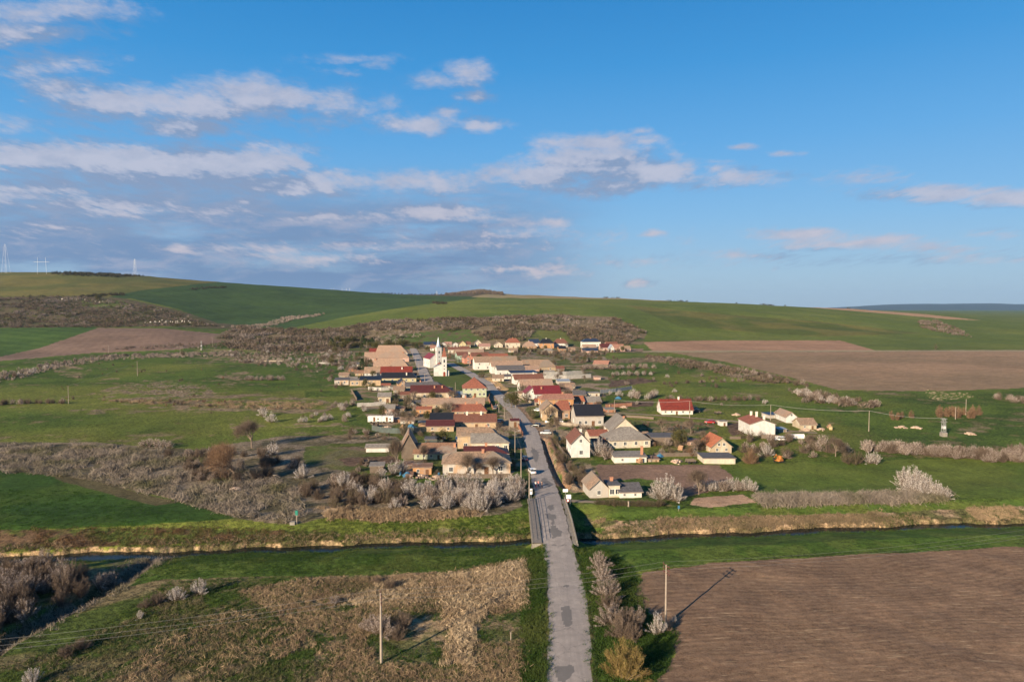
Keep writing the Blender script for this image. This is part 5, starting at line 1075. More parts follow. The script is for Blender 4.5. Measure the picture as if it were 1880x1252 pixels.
grove([(370, 884), (285, 866), (290, 842), (400, 832), (480, 835), (545, 845), (545, 885), (440, 888)], 40, ['thorn', 'thorn', 'thorn', 'blossom'], 2.4, 4.2, LB('around the two big bare trees on the left'), 'shrubs round the big bare trees')
for u, v, h, lb in ((556, 878, 4.6, 'white blossoming bush alone in front of the left gardens'), (632, 897, 4.8, 'tall white blossoming bush at the left end of the white clumps'), (652, 905, 3.6, 'white blossoming bush second from left in the clumps below the shed'), (684, 922, 4.6, 'slim white blossoming bush in front of the dark thicket'),
                    (664, 915, 3.4, 'short white blossoming bush between two tall ones'), (708, 902, 4.0, 'white blossoming bush right of the slim one'), (753, 912, 5.2, 'tall pale blossoming bush left of the big thicket'), (722, 872, 4.6, 'white blossoming bush right beside the grey boarded shed'), (737, 868, 4.2, 'white blossoming bush under the pale bare tree'),
                    (700, 878, 3.6, 'white blossoming bush before the grey boarded shed'), (724, 935, 3.0, 'low white bush at the foot of the dark thicket'), (498, 775, 4.5, 'white bush behind the left bare tree'), (482, 765, 5, 'broad white bush in the meadow edge behind the bare tree'), (500, 835, 4.8, 'white bush right of the farther bare tree')):
    one('bright', u, v, h, lb)
one('goldtree', 430, 884, 12.0, 'large golden brown bare tree with pale trunk on the left', 1.0, True)
one('goldtree', 400, 872, 10.0, 'golden brown bare tree just left of the pale trunk', 1.0, True)
one('tree', 462, 822, 11.5, 'large bare tree standing behind the golden brown ones', 1.0, True)
one('tree', 729, 862, 10.0, 'tall pale bare tree beside the barn gable', .7, True)
one('tree', 1283, 908, 7.5, 'bare spreading tree right of the garden plot', 1.0, True)
one('tree', 1534, 838, 7.5, 'bare pale trunked tree in the hedge right of centre', .9, True)
one('tree', 905, 872, 6.0, 'smaller gnarled bare tree at the right front of the wavy tiled farmhouse', 1.2, True); one('tree', 860, 874, 7.5, 'gnarled bare tree in front of the wavy tiled farmhouse', 1.1, True)
one('tree', 1022, 794, 7.0, 'bare tree between the silver car and the cream house', .7, True)
for u, v, h in ((262, 821, 3), (275, 820, 3.4), (288, 821, 3.5), (300, 821, 3.2), (312, 822, 2.8)): p = G(u, v); plant('blossom', p.x, p.y, h, 'greyish flowering shrub in the round clump of the left meadow', 'round clump in left meadow', 1.1)
row([(-30, 744), (60, 741), (118, 741)], 18, ['thorn', 'blossom', 'thorn'], 2.5, 3.6, 'in the hedge at the left edge beside the wooden pole', 'hedge at the left edge')
row([(-30, 702), (40, 690), (90, 675)], 22, ['blossom', 'bright', 'thorn'], 3, 4.2, 'along the ploughed field on the far left', 'field hedge left', 3)
row([(60, 676), (130, 665), (200, 655), (330, 652), (440, 650)], 56, B3, 3, 4.4, 'in the long hedge under the left ploughed field', 'long hedge left', 3)
row([(445, 698), (480, 698), (516, 698)], 11, ['blossom'], 3.4, 4.4, 'in the pale oval clump of the left meadow', 'pale oval clump', 2)
grove([(420, 645), (640, 643), (665, 660), (660, 688), (560, 688), (520, 672), (430, 665)], 95, ['thorn', 'blossom', 'blossom', 'olive', 'bright'], 2.8, 4.6, LB('in the scattered scrub left of the village'), 'scrub left of village')
grove([(540, 762), (640, 762), (650, 776), (540, 776)], 16, ['bright', 'blossom'], 2.0, 3.2, LB('in the sparse orchard left of the white trailers'), 'sparse orchard')
grove([(600, 740), (680, 745), (680, 757), (600, 752)], 14, ['blossom', 'bright'], 2.0, 3.4, LB('before the white garden fence'), 'shrubs at white fence')
grove([(190, 738), (330, 735), (600, 742), (560, 752), (300, 748)], 30, ['thorn', 'russet'], 1.2, 2.4, LB('in the dry strip across the left meadow'), 'dry strip scrub')
grove([(700, 735), (770, 735), (775, 770), (690, 770)], 24, ['blossom', 'bright', 'thorn', 'olive'], 2.6, 4.4, LB('among the sheds behind the farmyards'), 'garden shrubs left')
grove([(600, 690), (660, 690), (650, 715), (600, 712)], 12, ['thorn', 'blossom', 'olive'], 2.6, 4.2, LB('by the ruined shed at the village edge'), 'village edge shrubs')
grove([(640, 790), (730, 800), (730, 812), (640, 806)], 14, ['thorn', 'blossom'], 1.4, 2.6, LB('along the dry ditch behind the barn'), 'ditch shrubs')
grove([(604, 630), (650, 628), (720, 632), (780, 636), (778, 645), (700, 641), (610, 640)], 34, ['conifer', 'roundgreen', 'roundgreen'], 6, 10, LB('in the dark grove behind the left street row'), 'dark conifer grove', 1.5)
row([(1190, 655), (1300, 672), (1400, 690), (1480, 712)], 60, ['thorn', 'thorn', 'blossom', 'olive'], 3, 4.4, 'in the long hedge along the right ploughed field', 'long hedge right', 4)
row([(1470, 722), (1520, 738), (1605, 748)], 40, ['bright', 'blossom', 'thorn'], 3.4, 4.6, 'in the dense white hedge at the field corner', 'white hedge at field corner', 5)
row([(1120, 690), (1205, 688)], 12, ['bright', 'blossom'], 3, 4, 'in the row right of the stone enclosure', 'row by enclosure', 2)
row([(1060, 679), (1200, 676)], 22, ['thorn', 'blossom', 'blossom'], 3.5, 5, 'behind the long stone enclosure', 'row behind enclosure', 3)
grove([(935, 645), (1110, 648), (1080, 670), (1020, 658), (955, 655)], 50, ['thorn', 'olive', 'blossom', 'thorn'], 3.5, 6, LB('between the back row and the right street row'), 'trees between the two rows')
grove([(880, 642), (960, 645), (950, 652), (890, 650)], 10, ['thorn', 'blossom'], 3, 5, LB('below the beige back row houses'), 'bushes below back row')
grove([(1125, 728), (1205, 722), (1210, 733), (1150, 735)], 10, ['bright', 'blossom'], 4, 5.4, LB('beyond the grey fence right of the orange houses'), 'white bushes beyond grey fence')
row([(1215, 734), (1280, 736), (1400, 735)], 24, ['thorn', 'thorn', 'blossom'], 2.6, 3.6, 'in the low hedge behind the red roofed house', 'hedge behind red roof', 2)
row([(1210, 706), (1300, 702), (1400, 700), (1450, 705)], 22, ['thorn', 'blossom'], 2, 3, 'in the meadow hedge right of the gardens', 'meadow hedge right', 2)
row([(1585, 826), (1640, 829), (1700, 834), (1760, 838), (1830, 845), (1900, 838)], 95, ['blossom', 'blossom', 'thorn'], 3.2, 4.6, 'in the thick dark hedge at the right edge', 'thick hedge right edge', 4)
grove([(1350, 800), (1420, 805), (1560, 812), (1560, 835), (1440, 845), (1360, 830)], 40, ['thorn', 'olive', 'thorn', 'blossom'], 2.4, 4.2, LB('in the overgrown ground behind the green field'), 'overgrown ground right')
one('russet', 1378, 851, 5.2, 'large brown round bush right of the flat grey shed', 1.4, True)
one('olive', 1572, 851, 4.6, 'large brown green bush at the corner of the green field', 1.3, True); one('olive', 1556, 850, 4.0, 'smaller brown green bush left of the field corner one', 1.2, True)
one('bright', 1596, 851, 4.0, 'white bush left of two at the field corner', 1, True); one('bright', 1607, 851, 3.8, 'white bush right of two at the field corner', 1, True); one('bright', 1408, 838, 4.6, 'white blossoming tree left of the orange digger', .9, True)
for i, (u, v, h) in enumerate(((1662, 897, 5.8), (1674, 899, 6.4), (1688, 903, 6.2), (1700, 907, 5.4), (1714, 910, 4.4), (1728, 914, 3.8), (1676, 905, 4.5), (1694, 911, 4.0), (1720, 912, 3.6))): p = G(u, v); plant('bright', p.x, p.y, h, 'white blossoming bush in the big lone clump of the right meadow', 'big lone clump right meadow', 1.05)
row([(1285, 898), (1380, 902)], 12, ['bright', 'blossom'], 2.8, 3.8, 'in the pale row between garden plot and green field', 'pale row by garden plot', 1.2)
for u, v, h, lb in ((1212, 916, 5.6, 'white blossoming tree right of the nearest cottage'), (1226, 917, 6.4, 'tallest white blossoming tree right of the nearest cottage'), (1242, 919, 4.6, 'rightmost white blossoming tree by the nearest cottage')): one('bright', u, v, h, lb)
row([(1095, 926), (1140, 928), (1200, 929), (1218, 928)], 22, ['olive', 'green', 'olive'], 1.4, 1.9, 'in the clipped hedge before the nearest cottage', 'cottage hedge', .3, 1.3)
grove([(1022, 850), (1040, 848), (1075, 860), (1075, 890), (1050, 900), (1036, 880)], 20, ['thorn', 'olive', 'thorn', 'green'], 2.0, 3.6, LB('between the road ditch and the nearest cottage'), 'shrubs by road ditch')
grove([(1018, 806), (1048, 815), (1048, 842), (1022, 838)], 14, ['green', 'olive', 'thorn'], 2.0, 3.2, LB('in the front garden of the cream gabled house'), 'front garden bushes')
one('bright', 1101, 838, 6.4, 'big blossoming tree in front of the cream gabled house', 1.15, True); one('blossom', 1114, 842, 5.0, 'faded blossoming tree right of the cream gabled house', 1.1, True)
one('roundgreen', 939, 748, 9.0, 'big round olive green tree beside the street', .95, True); one('green', 977, 768, 6.2, 'dense green bush at the street side below the round tree', .9, True)
one('olive', 884, 694, 5.5, 'round olive bush by the street below the white gables', 1.2)
one('russet', 780, 672, 8.5, 'tall russet poplar-like tree left of the churches', .55); one('russet', 785, 668, 8, 'second tall russet tree left of the churches', .55); one('russet', 826, 658, 9, 'tall russet tree right behind the red steeple', .5)
one('green', 838, 666, 7, 'dark green tree right of the red steeple', .8); one('conifer', 665, 680, 9, 'dark conifer left of the pale tan roofs', 1.4)
one('blossom', 806, 672, 5, 'blossoming tree between the two churches')
grove([(1042, 790), (1110, 785), (1112, 800), (1050, 800)], 14, ['thorn', 'blossom', 'olive'], 2, 3.6, LB('in the yard under the big black roof'), 'yard shrubs under black roof')
grove([(1195, 815), (1290, 812), (1290, 838), (1190, 838)], 22, ['thorn', 'olive', 'blossom', 'russet'], 2, 3.6, LB('in the overgrown yard with the dark barn'), 'overgrown yard')
grove([(1130, 778), (1300, 780), (1300, 796), (1200, 796)], 22, ['russet', 'thorn'], .9, 1.8, LB('on the dry slope below the gravel lane'), 'dry slope')
grove([(1635, 772), (1680, 772), (1680, 766), (1635, 766)], 8, ['russet'], 3.2, 4, LB('in the left of two russet clumps'), 'left russet clump')
grove([(1722, 768), (1802, 770), (1802, 762), (1722, 760)], 18, ['russet'], 4, 5.2, LB('in the right of two russet clumps'), 'right russet clump')
grove([(1820, 728), (1880, 735), (1890, 742), (1840, 738)], 12, ['blossom', 'thorn'], 3, 4.2, LB('in the clump at the far right meadow edge'), 'far right clump')
grove([(745, 790), (830, 796), (835, 806), (750, 802)], 8, ['thorn', 'olive'], 1.2, 2.0, LB('behind the greenhouse panels'), 'bushes behind greenhouse')
grove([(740, 855), (800, 878), (940, 880), (940, 872), (760, 850)], 16, ['thorn', 'olive', 'blossom'], 1.2, 2.4, LB('at the feet of the nearest farmhouse'), 'bushes by nearest farmhouse')
grove([(640, 850), (680, 850), (690, 885), (640, 885)], 10, ['thorn', 'green', 'blossom'], 1.2, 2.6, LB('left of the grey boarded shed'), 'bushes by boarded shed')
grove([(650, 660), (755, 662), (760, 712), (700, 730), (640, 712)], 34, ['olive', 'thorn', 'green', 'blossom'], 1.8, 4.0, LB('between the farmyards left of the churches'), 'yard bushes left of churches')
grove([(700, 712), (850, 735), (840, 760), (740, 770), (690, 740)], 44, ['olive', 'thorn', 'green', 'blossom', 'russet'], 1.6, 3.6, LB('in the yards below the maroon roof'), 'yard bushes below maroon roof')
grove([(740, 780), (850, 800), (930, 810), (935, 850), (800, 845), (735, 840)], 34, ['olive', 'thorn', 'green', 'blossom'], 1.4, 3.0, LB('in the yards around the grey hipped roof'), 'yard bushes around grey roof')
grove([(870, 655), (1000, 665), (1060, 700), (1060, 722), (960, 705), (900, 690)], 44, ['olive', 'thorn', 'green', 'blossom'], 1.8, 4.0, LB('among the right street row houses'), 'yard bushes right row')
grove([(950, 715), (1110, 725), (1110, 765), (1000, 790), (950, 750)], 44, ['olive', 'thorn', 'green', 'blossom', 'russet'], 1.6, 3.4, LB('among the crimson and orange houses'), 'yard bushes orange houses')
grove([(780, 632), (880, 634), (1160, 640), (1160, 648), (900, 646), (780, 644)], 50, ['olive', 'thorn', 'green', 'blossom'], 2, 4.5, LB('at the foot of the bright back row houses'), 'bushes back row')
grove([(900, 740), (935, 790), (950, 860), (970, 900), (955, 905), (940, 850), (920, 800), (893, 755)], 16, ['green', 'olive'], 1.2, 2.4, LB('on the left street verge'), 'bushes left verge')
grove([(1110, 655), (1300, 690), (1500, 745), (1480, 780), (1250, 760), (1120, 735), (1110, 690)], 44, ['thorn', 'blossom', 'olive', 'bright'], 1.4, 3.6, LB('scattered over the meadow right of the village'), 'scattered meadow shrubs right')
grove([(180, 665), (600, 690), (640, 760), (500, 800), (200, 760), (60, 720)], 40, ['thorn', 'olive', 'thorn', 'russet'], .9, 2.2, LB('scattered over the left meadow'), 'scattered meadow shrubs left')
for P_, w_, n_ in (([(650, 660), (755, 662), (760, 712), (700, 730), (640, 712)], 'between the roofs left of the churches', 12), ([(700, 712), (850, 735), (840, 770), (700, 770)], 'between the yards below the maroon roof', 14), ([(740, 780), (850, 790), (930, 805), (935, 850), (800, 850), (735, 845)], 'around the nearest left farmyards', 9),
                  ([(870, 650), (1000, 660), (1080, 690), (1070, 722), (960, 705), (900, 690)], 'behind the right street row', 22), ([(950, 715), (1110, 725), (1110, 775), (1020, 790), (960, 750)], 'among the crimson and orange roofed houses', 14), ([(780, 634), (1160, 638), (1160, 650), (780, 650)], 'between the bright back row houses', 30),
                  ([(560, 640), (680, 640), (690, 700), (600, 700)], 'in the scrub at the left village edge', 26), ([(1110, 790), (1300, 795), (1300, 835), (1110, 800)], 'around the big grey roofs on the right', 10), ([(940, 644), (1120, 650), (1100, 668), (980, 656)], 'in the dark belt below the back row', 24)):
    grove(P_, n_, ['tree', 'tree', 'olive', 'roundgreen'], 4.5, 7.5, LB(w_), 'trees ' + w_, .9)
# foreground
for i, (k_, u, v, h, lb, w_) in enumerate((('blossom', 1100, 1042, 3.2, 'pale flowering bush first beyond the bridge on the right verge', 1.3), ('blossom', 1106, 1066, 3.2, 'pale flowering bush second beyond the bridge on the right verge', 1.3), ('blossom', 1114, 1094, 3.4, 'taller whitish bush in the verge row left of the ploughed field', 1.4),
     ('thorn', 1120, 1118, 3.0, 'bare bush in the middle of the right verge row', 1.4), ('blossom', 1126, 1146, 3.6, 'broad flowering bush above the yellow willow', 1.5), ('thorn', 1150, 1152, 3.6, 'dark bare bush right above the yellow willow', 1.5), ('blossom', 1170, 1150, 3.4, 'flowering bush left of the right wooden pole', 1), ('thorn', 1140, 1170, 3.4, 'bare bush directly behind the yellow willow', 1.1), ('thorn', 1162, 1174, 3.0, 'bare bush right behind the yellow willow', 1.1),
     ('bright', 1206, 1164, 3.4, 'white blossoming bush by the foot of the right wooden pole', .8), ('bright', 1238, 1143, 1.3, 'tiny white bush right of the wooden pole', .8), ('thorn', 1226, 1158, 1.6, 'small grey bush at the foot of the right wooden pole', 1),
     ('willow', 1146, 1243, 5.6, 'big yellow green willow bush at the bottom beside the road', 1.0), ('bright', 366, 1090, 3.0, 'white blossoming bush in the left foreground, larger of two', 1), ('bright', 324, 1102, 2.6, 'white blossoming bush in the left foreground, smaller of two', 1.2), ('bright', 257, 1136, 1.6, 'small white bush by the side ditch', .8), ('thorn', 290, 1108, 2.2, 'brown bush left of the white foreground pair', 1.3), ('thorn', 268, 1115, 1.8, 'low brown bush near the side ditch', 1.3),
     ('blossom', 700, 1165, 3.4, 'broad greyish bush behind the middle wooden pole', 1.35), ('blossom', 680, 1158, 2.8, 'greyish bush left of the middle wooden pole', 1.3), ('thorn', 742, 1152, 2.8, 'bluish grey bush right of the middle wooden pole', 1.2), ('thorn', 730, 1174, 2.4, 'dark low bush right of the pole foot', 1.3), ('thorn', 716, 1080, 1.8, 'dark low bush behind the pole top', 1.6), ('thorn', 690, 1070, 1.4, 'flat dark bush near the stream meadow', 1.6), ('blossom', 614, 1110, 1.6, 'greyish low bush in the dry grass left of the pole', 1.4),
     ('thorn', 120, 1205, 2.0, 'brown bush in the bottom left grass', 1.4), ('thorn', 150, 1190, 1.8, 'brown bush nearest the ditch bank bottom left', 1.4), ('bright', 60, 1256, 2.2, 'whitish bush cut by the bottom left edge', 1.2))):
    one(k_, u, v, h, lb, w_)
grove([(-60, 1048), (30, 1046), (110, 1056), (190, 1072), (236, 1068), (140, 1112), (50, 1160), (-70, 1215)], 62, ['thorn', 'thorn', 'blossom'], 3.0, 5.0, LB('in the dark thicket at the bottom left'), 'dark thicket bottom left')
one('roundgreen', 181, 552, 15, 'lone dark olive tree on the left hill', 1.2); one('green', 1718, 641, 8, 'lone tree beside the far field path', .7)
one('olive', 335, 652, 6, 'round bush beside the left meadow pole')
# bare and flowering shrubs: the 290 of each that show largest are things, the far rest one mass per kind
for kd, lst in DEFER.items():
    lst.sort(key=lambda a: -a[0]); keep = 285 - NPL.get(kd, 0)
    for a in lst[:keep]: plant_now(*a[1:])
    pr = proto(kd, True); V, F, M, kk = [], [], [], 0
    for (_, _, x, y, h, *_r) in lst[keep:]:
        me = pr[rnd.randrange(4)][0]; n = len(me.vertices); c = np.empty(n * 3, np.float32); me.vertices.foreach_get('co', c); c = c.reshape(-1, 3); a = rnd.uniform(0, 6.28)
        c = np.stack([c[:, 0] * math.cos(a) - c[:, 1] * math.sin(a), c[:, 0] * math.sin(a) + c[:, 1] * math.cos(a), c[:, 2]], -1) * h + np.array([x, y, ground(x, y) - .05])
        V.append(c)
        for p in me.polygons: F.append(tuple(q + kk for q in p.vertices)); M.append(p.material_index)
        kk += n
    if V:
        me = bpy.data.meshes.new(NAMES[kd]); me.from_pydata(np.concatenate(V).tolist(), [], F); [me.materials.append(m_) for m_ in pr[0][0].materials]; me.polygons.foreach_set('material_index', np.array(M, np.int32))
        tag(link('far_shrubs', me), {'thorn': 'bare brown shrubs scattered far off round the village', 'blossom': 'pale flowering shrubs scattered far off round the village'}[kd], kind='stuff')
# ------------------------------------------------------------------ masses nobody could count
def clumps(name, P, n, h0, h1, m, label, per=26, wide=1.3, blade=.12, seed=1, world=None, ln=.5, drop=None, lean=.35):
    pts = sample(P, n, seed) if world is None else world; r = np.random.RandomState(seed + 50)
    nn = fbm(pts[:, 0], pts[:, 1], 61 + seed, 3, 14 if np.median(pts[:, 1]) < 400 else 34); pts = pts[nn > (drop if drop is not None else .36)]; n = len(pts)
    z = zt(pts[:, 0], pts[:, 1]); h = r.uniform(h0, h1, n)
    d = r.normal(size=(n, per, 3)); d /= np.linalg.norm(d, axis=2)[..., None]; rad = r.uniform(.5, 1, (n, per, 1)) ** .5
    tip = d * rad; tip[..., 2] = np.abs(tip[..., 2]) * .8 + .2
    tip = tip * (h[:, None, None] * np.array([wide * .5, wide * .5, 1])[None, None]); c = np.stack([pts[:, 0], pts[:, 1], z], -1)[:, None]
    T = (c + tip).reshape(-1, 3); dr = tip / (np.linalg.norm(tip, axis=2)[..., None]); dr = (dr + r.normal(size=dr.shape) * lean).reshape(-1, 3); dr[:, 2] = np.abs(dr[:, 2]) + .25; dr /= np.linalg.norm(dr, axis=1)[:, None]
    hh = np.repeat(h, per); s = np.cross(dr, r.normal(size=dr.shape)); s /= np.linalg.norm(s, axis=1)[:, None]; b_ = T - dr * (hh * ln)[:, None]; wd = (hh * blade * r.uniform(.6, 1.4, len(hh)))[:, None]
    V_ = np.stack([b_ - s * wd / 2, b_ + s * wd / 2, T], 1).reshape(-1, 3)
    me = fastmesh(name, V_, np.arange(len(V_)).reshape(-1, 3), (m,)); return tag(link(name, me), label, None, None, 'stuff')
SCR = mat('scrub_brown', (.135, .102, .075), (.08, .062, .045), .05, isl=.4, spec=.05, c3=(.20, .165, .145), s3=.02, trans=.15)
SCRD = mat('scrub_dark', (.055, .048, .030), (.035, .034, .02), .05, isl=.35, spec=.05)
SCRG = mat('scrub_olive', (.07, .068, .03), (.045, .05, .022), .05, isl=.4, spec=.05, trans=.15)
SCRP = mat('scrub_pale', (.30, .245, .205), (.20, .16, .13), .06, isl=.35, spec=.05, trans=.15)
clumps('scrub', [(-200, 548), (0, 548), (150, 545), (230, 556), (330, 575), (400, 600), (300, 600), (180, 602), (-200, 604)], 3200, 3.0, 5.5, SCR, 'brown scrub wood covering the lower left hill', wide=1.5, seed=2)
clumps('scrub', [(-200, 548), (150, 545), (330, 575), (400, 600), (180, 602), (-200, 604)], 1500, 3.0, 5.0, SCRG, 'olive bushes mixed into the left hill scrub', wide=1.6, seed=3, drop=.45)
clumps('scrub', [(590, 606), (700, 590), (900, 584), (1010, 580), (1130, 584), (1187, 612), (1150, 634), (1050, 626), (1040, 610), (990, 606), (960, 628), (880, 625), (860, 605), (700, 612), (640, 640), (500, 646), (420, 640), (400, 620), (440, 600)], 5200, 2.0, 6.5, SCR, 'brown scrub on the slope behind the village', wide=1.7, seed=4, drop=.42)
clumps('scrub', [(590, 606), (900, 586), (1130, 586), (1187, 612), (1040, 600), (860, 600), (640, 640), (420, 640), (440, 602)], 800, 2.5, 4.5, SCRP, 'pale flowering scrub on the slope behind the village', wide=1.5, seed=5, drop=.45)
clumps('scrub', [(400, 602), (480, 596), (530, 582), (600, 574), (560, 584), (480, 600)], 260, 3, 5, SCRP, 'pale hedge in the fold between the two green hills', wide=1.6, seed=6, drop=.2)
clumps('scrub', [(150, 645), (420, 640), (640, 648), (640, 640), (420, 628), (400, 630)], 300, 2, 4, SCR, 'low scrub above the long hedge on the left', seed=7, drop=.3)
clumps('scrub', [(420, 645), (640, 643), (665, 660), (640, 684), (560, 684), (520, 672), (430, 665)], 420, 1.6, 3.4, SCRP, 'pale low scrub left of the village gardens', seed=14, drop=.45)
clumps('scrub', [(420, 645), (640, 643), (665, 660), (640, 684), (560, 684), (430, 665)], 420, 1.6, 3.4, SCR, 'brown low scrub left of the village gardens', seed=15, drop=.45)
clumps('scrub', [(-100, 700), (60, 676), (130, 665), (200, 654), (330, 650), (440, 648), (440, 654), (330, 657), (200, 662), (110, 676), (20, 700), (-80, 716)], 520, 1.8, 3.6, SCRP, 'pale undergrowth of the long hedge on the left', seed=16, drop=.2)
clumps('scrub', [(1185, 652), (1300, 668), (1400, 686), (1490, 712), (1540, 730), (1610, 740), (1610, 750), (1480, 742), (1440, 712), (1300, 684), (1185, 662)], 620, 1.8, 3.6, SCR, 'brown undergrowth of the long hedge on the right', seed=17, drop=.3)
clumps('scrub', [(590, 606), (700, 590), (900, 584), (1130, 584), (1187, 612), (1150, 634), (1050, 626), (1040, 610), (860, 605), (640, 640), (420, 640), (440, 600)], 1300, 2.0, 5.0, SCRG, 'olive bushes on the slope behind the village', wide=1.7, seed=19, drop=.48)
clumps('woodland', [(95, 503), (180, 501), (265, 508), (200, 509), (120, 508)], 260, 6, 9, SCRD, 'dark wood strip on the left skyline', seed=8, drop=0)
_r = np.random.RandomState(9); _y = _r.uniform(2300, 2750, 700); _x = _y * (-.048 + .030 * _r.normal(size=700).clip(-1.6, 1.1)); clumps('woodland', None, 0, 6, 11, SCR, 'brown wood on the hilltop at centre skyline', seed=9, drop=0, wide=1.6, world=np.stack([_x, _y], -1))
def crest(u): a = t2(u, 560)[0]; e = (zt(a * _ys, _ys) - 47) / _ys; e[_ys < 1000] = -9; y = _ys[int(np.argmax(e))]; return a * y, y
_c = []
for (u0, u1, n) in ((700, 850, 60), (1108, 1140, 14), (1225, 1262, 16), (1395, 1440, 20), (1350, 1356, 2), (1555, 1562, 2), (1740, 1770, 6)):
    for i in range(n): x, y = crest(_r.uniform(u0, u1)); _c.append((x, y + _r.uniform(-8, 8)))
clumps('scrub', None, 0, 3.5, 7, SCRD, 'scattered dark bushes along the skyline', seed=18, drop=0, wide=1.5, world=np.array(_c))
clumps('scrub', [(348, 530), (415, 526), (418, 529), (350, 533)], 90, 3, 5, SCRD, 'dark scrub strip across the left green hill', seed=10, drop=0)
clumps('scrub', [(145, 544), (230, 540), (232, 543), (150, 547)], 110, 3, 6, SCRD, 'scrub line at the top of the left scrub wood', seed=11, drop=0)
clumps('scrub', [(1685, 590), (1720, 588), (1760, 605), (1785, 620), (1740, 614), (1690, 602)], 360, 3, 5.5, SCR, 'scrub patch on the right green slope', seed=12, drop=.2)
clumps('scrub', [(795, 556), (820, 556), (820, 559), (795, 559)], 50, 4, 6, SCRD, 'small bush group on the centre hill', seed=13, drop=0)
DR1 = mat('dry_reeds', (.34, .25, .155), (.22, .155, .10), .12, isl=.35, spec=.05, trans=.2, c3=(.15, .12, .07), s3=.05)
DR3 = mat('olive_reeds', (.20, .165, .105), (.125, .105, .06), .12, isl=.35, spec=.05, trans=.2, c3=(.085, .095, .035), s3=.07)
DR2 = mat('grey_reeds', (.28, .235, .19), (.18, .15, .12), .12, isl=.35, spec=.05, trans=.2, c3=(.12, .115, .06), s3=.07)
GG = mat('tall_grass', (.050, .088, .018), (.032, .062, .013), .2, isl=.35, spec=.08, trans=.25, c3=(.085, .105, .03), s3=.08)
def tufts(name, P, n, h0, h1, m, label, seed, per=8, blade=.10, drop=.4, sc=9):
    q = sample(P, n // 4, seed + 200); r = np.random.RandomState(seed); pts = (q[:, None] + r.normal(size=(len(q), 4, 2)) * .45).reshape(-1, 2)
    return clumps(name, P, n, h0, h1, m, label, per=per, wide=1.7, blade=blade, seed=seed, drop=drop, ln=1.0, world=pts, lean=.5)
tufts('dry_grass', [(440, 1085), (560, 1062), (700, 1058), (860, 1046), (965, 1024), (966, 1130), (955, 1290), (560, 1290), (640, 1170), (520, 1140)], 24000, .25, .75, DR1, 'flattened straw coloured tall grass in the foreground', 20, drop=.33)
tufts('dry_grass', [(-300, 1290), (60, 1215), (250, 1130), (300, 1085), (420, 1062), (560, 1062), (700, 1075), (640, 1170), (560, 1300)], 11000, .25, .7, DR3, 'grey brown dry grass mixed with green in the left foreground', 21, drop=.5)
tufts('meadow_grass', [(-300, 1290), (60, 1210), (250, 1110), (300, 1070), (420, 1062), (560, 1062), (700, 1075), (960, 1020), (1000, 1290)], 19000, .25, .6, GG, 'green meadow grass in the left foreground', 22, drop=.38)
tufts('meadow_grass', [(966, 1010), (1000, 1002), (1006, 1150), (1002, 1290), (950, 1290)], 5000, .3, .7, GG, 'lush green verge grass left of the road', 23, drop=.2)
tufts('meadow_grass', [(1056, 1005), (1100, 1005), (1165, 1046), (1190, 1130), (1245, 1155), (1205, 1290), (1090, 1290), (1086, 1150)], 7000, .3, .7, GG, 'lush green verge grass right of the road', 24, drop=.2)
tufts('meadow_grass', [(300, 1022), (980, 1001), (985, 1020), (830, 1046), (520, 1056), (260, 1062)], 9000, .2, .45, GG, 'green grass on the near stream meadow', 25, drop=.25)
tufts('reeds', [(-150, 818), (180, 818), (360, 832), (480, 872), (540, 890), (560, 955), (515, 960), (420, 946), (300, 911), (150, 878), (-150, 858)], 9000, 1.2, 2.2, DR2, 'wide band of grey reeds across the left', 26, drop=.3, per=8, blade=.07)
tufts('reeds', [(590, 932), (700, 935), (800, 940), (900, 943), (820, 952), (700, 958), (600, 952)], 1500, .8, 1.5, DR1, 'straw coloured reeds along the small ditch', 27, drop=.25)
tufts('reeds', [(1092, 957), (1300, 951), (1640, 941), (1900, 929), (2000, 950), (1640, 966), (1400, 976), (1130, 988)], 9000, .3, .9, DR1, 'straw coloured reeds on the far stream bank right of the bridge', 28, drop=.47)
tufts('meadow_grass', [(1092, 957), (1300, 951), (1640, 941), (1900, 929), (2000, 950), (1640, 966), (1400, 976), (1130, 988)], 4000, .25, .6, GG, 'green tufts among the straw reeds right of the bridge', 50, drop=.46)
tufts('reeds', [(1390, 912), (1500, 912), (1640, 908), (1740, 905), (1735, 920), (1640, 924), (1400, 930)], 3400, 1.6, 2.4, DR2, 'tall grey reed strip in front of the right green field', 29, drop=.1, blade=.05)
tufts('reeds', [(180, 735), (330, 735), (600, 740), (560, 752), (330, 748)], 1500, .8, 1.6, DR1, 'straw coloured reeds across the left meadow', 30, drop=.35)
tufts('reeds', [(235, 708), (300, 700), (375, 708), (400, 728), (350, 732), (250, 722)], 1500, .6, 1.2, DR2, 'dry reed patch in the left meadow', 31, drop=.3)
tufts('dry_grass', [(-150, 972), (300, 968), (620, 974), (620, 990), (0, 1008), (-150, 1014)], 3000, .3, .8, mat('rusty_grass', (.13, .075, .042), (.09, .06, .03), .15, isl=.3, spec=.05, c3=(.05, .07, .02), s3=.08), 'rusty dead grass along the far levee on the left', 32, drop=.45)

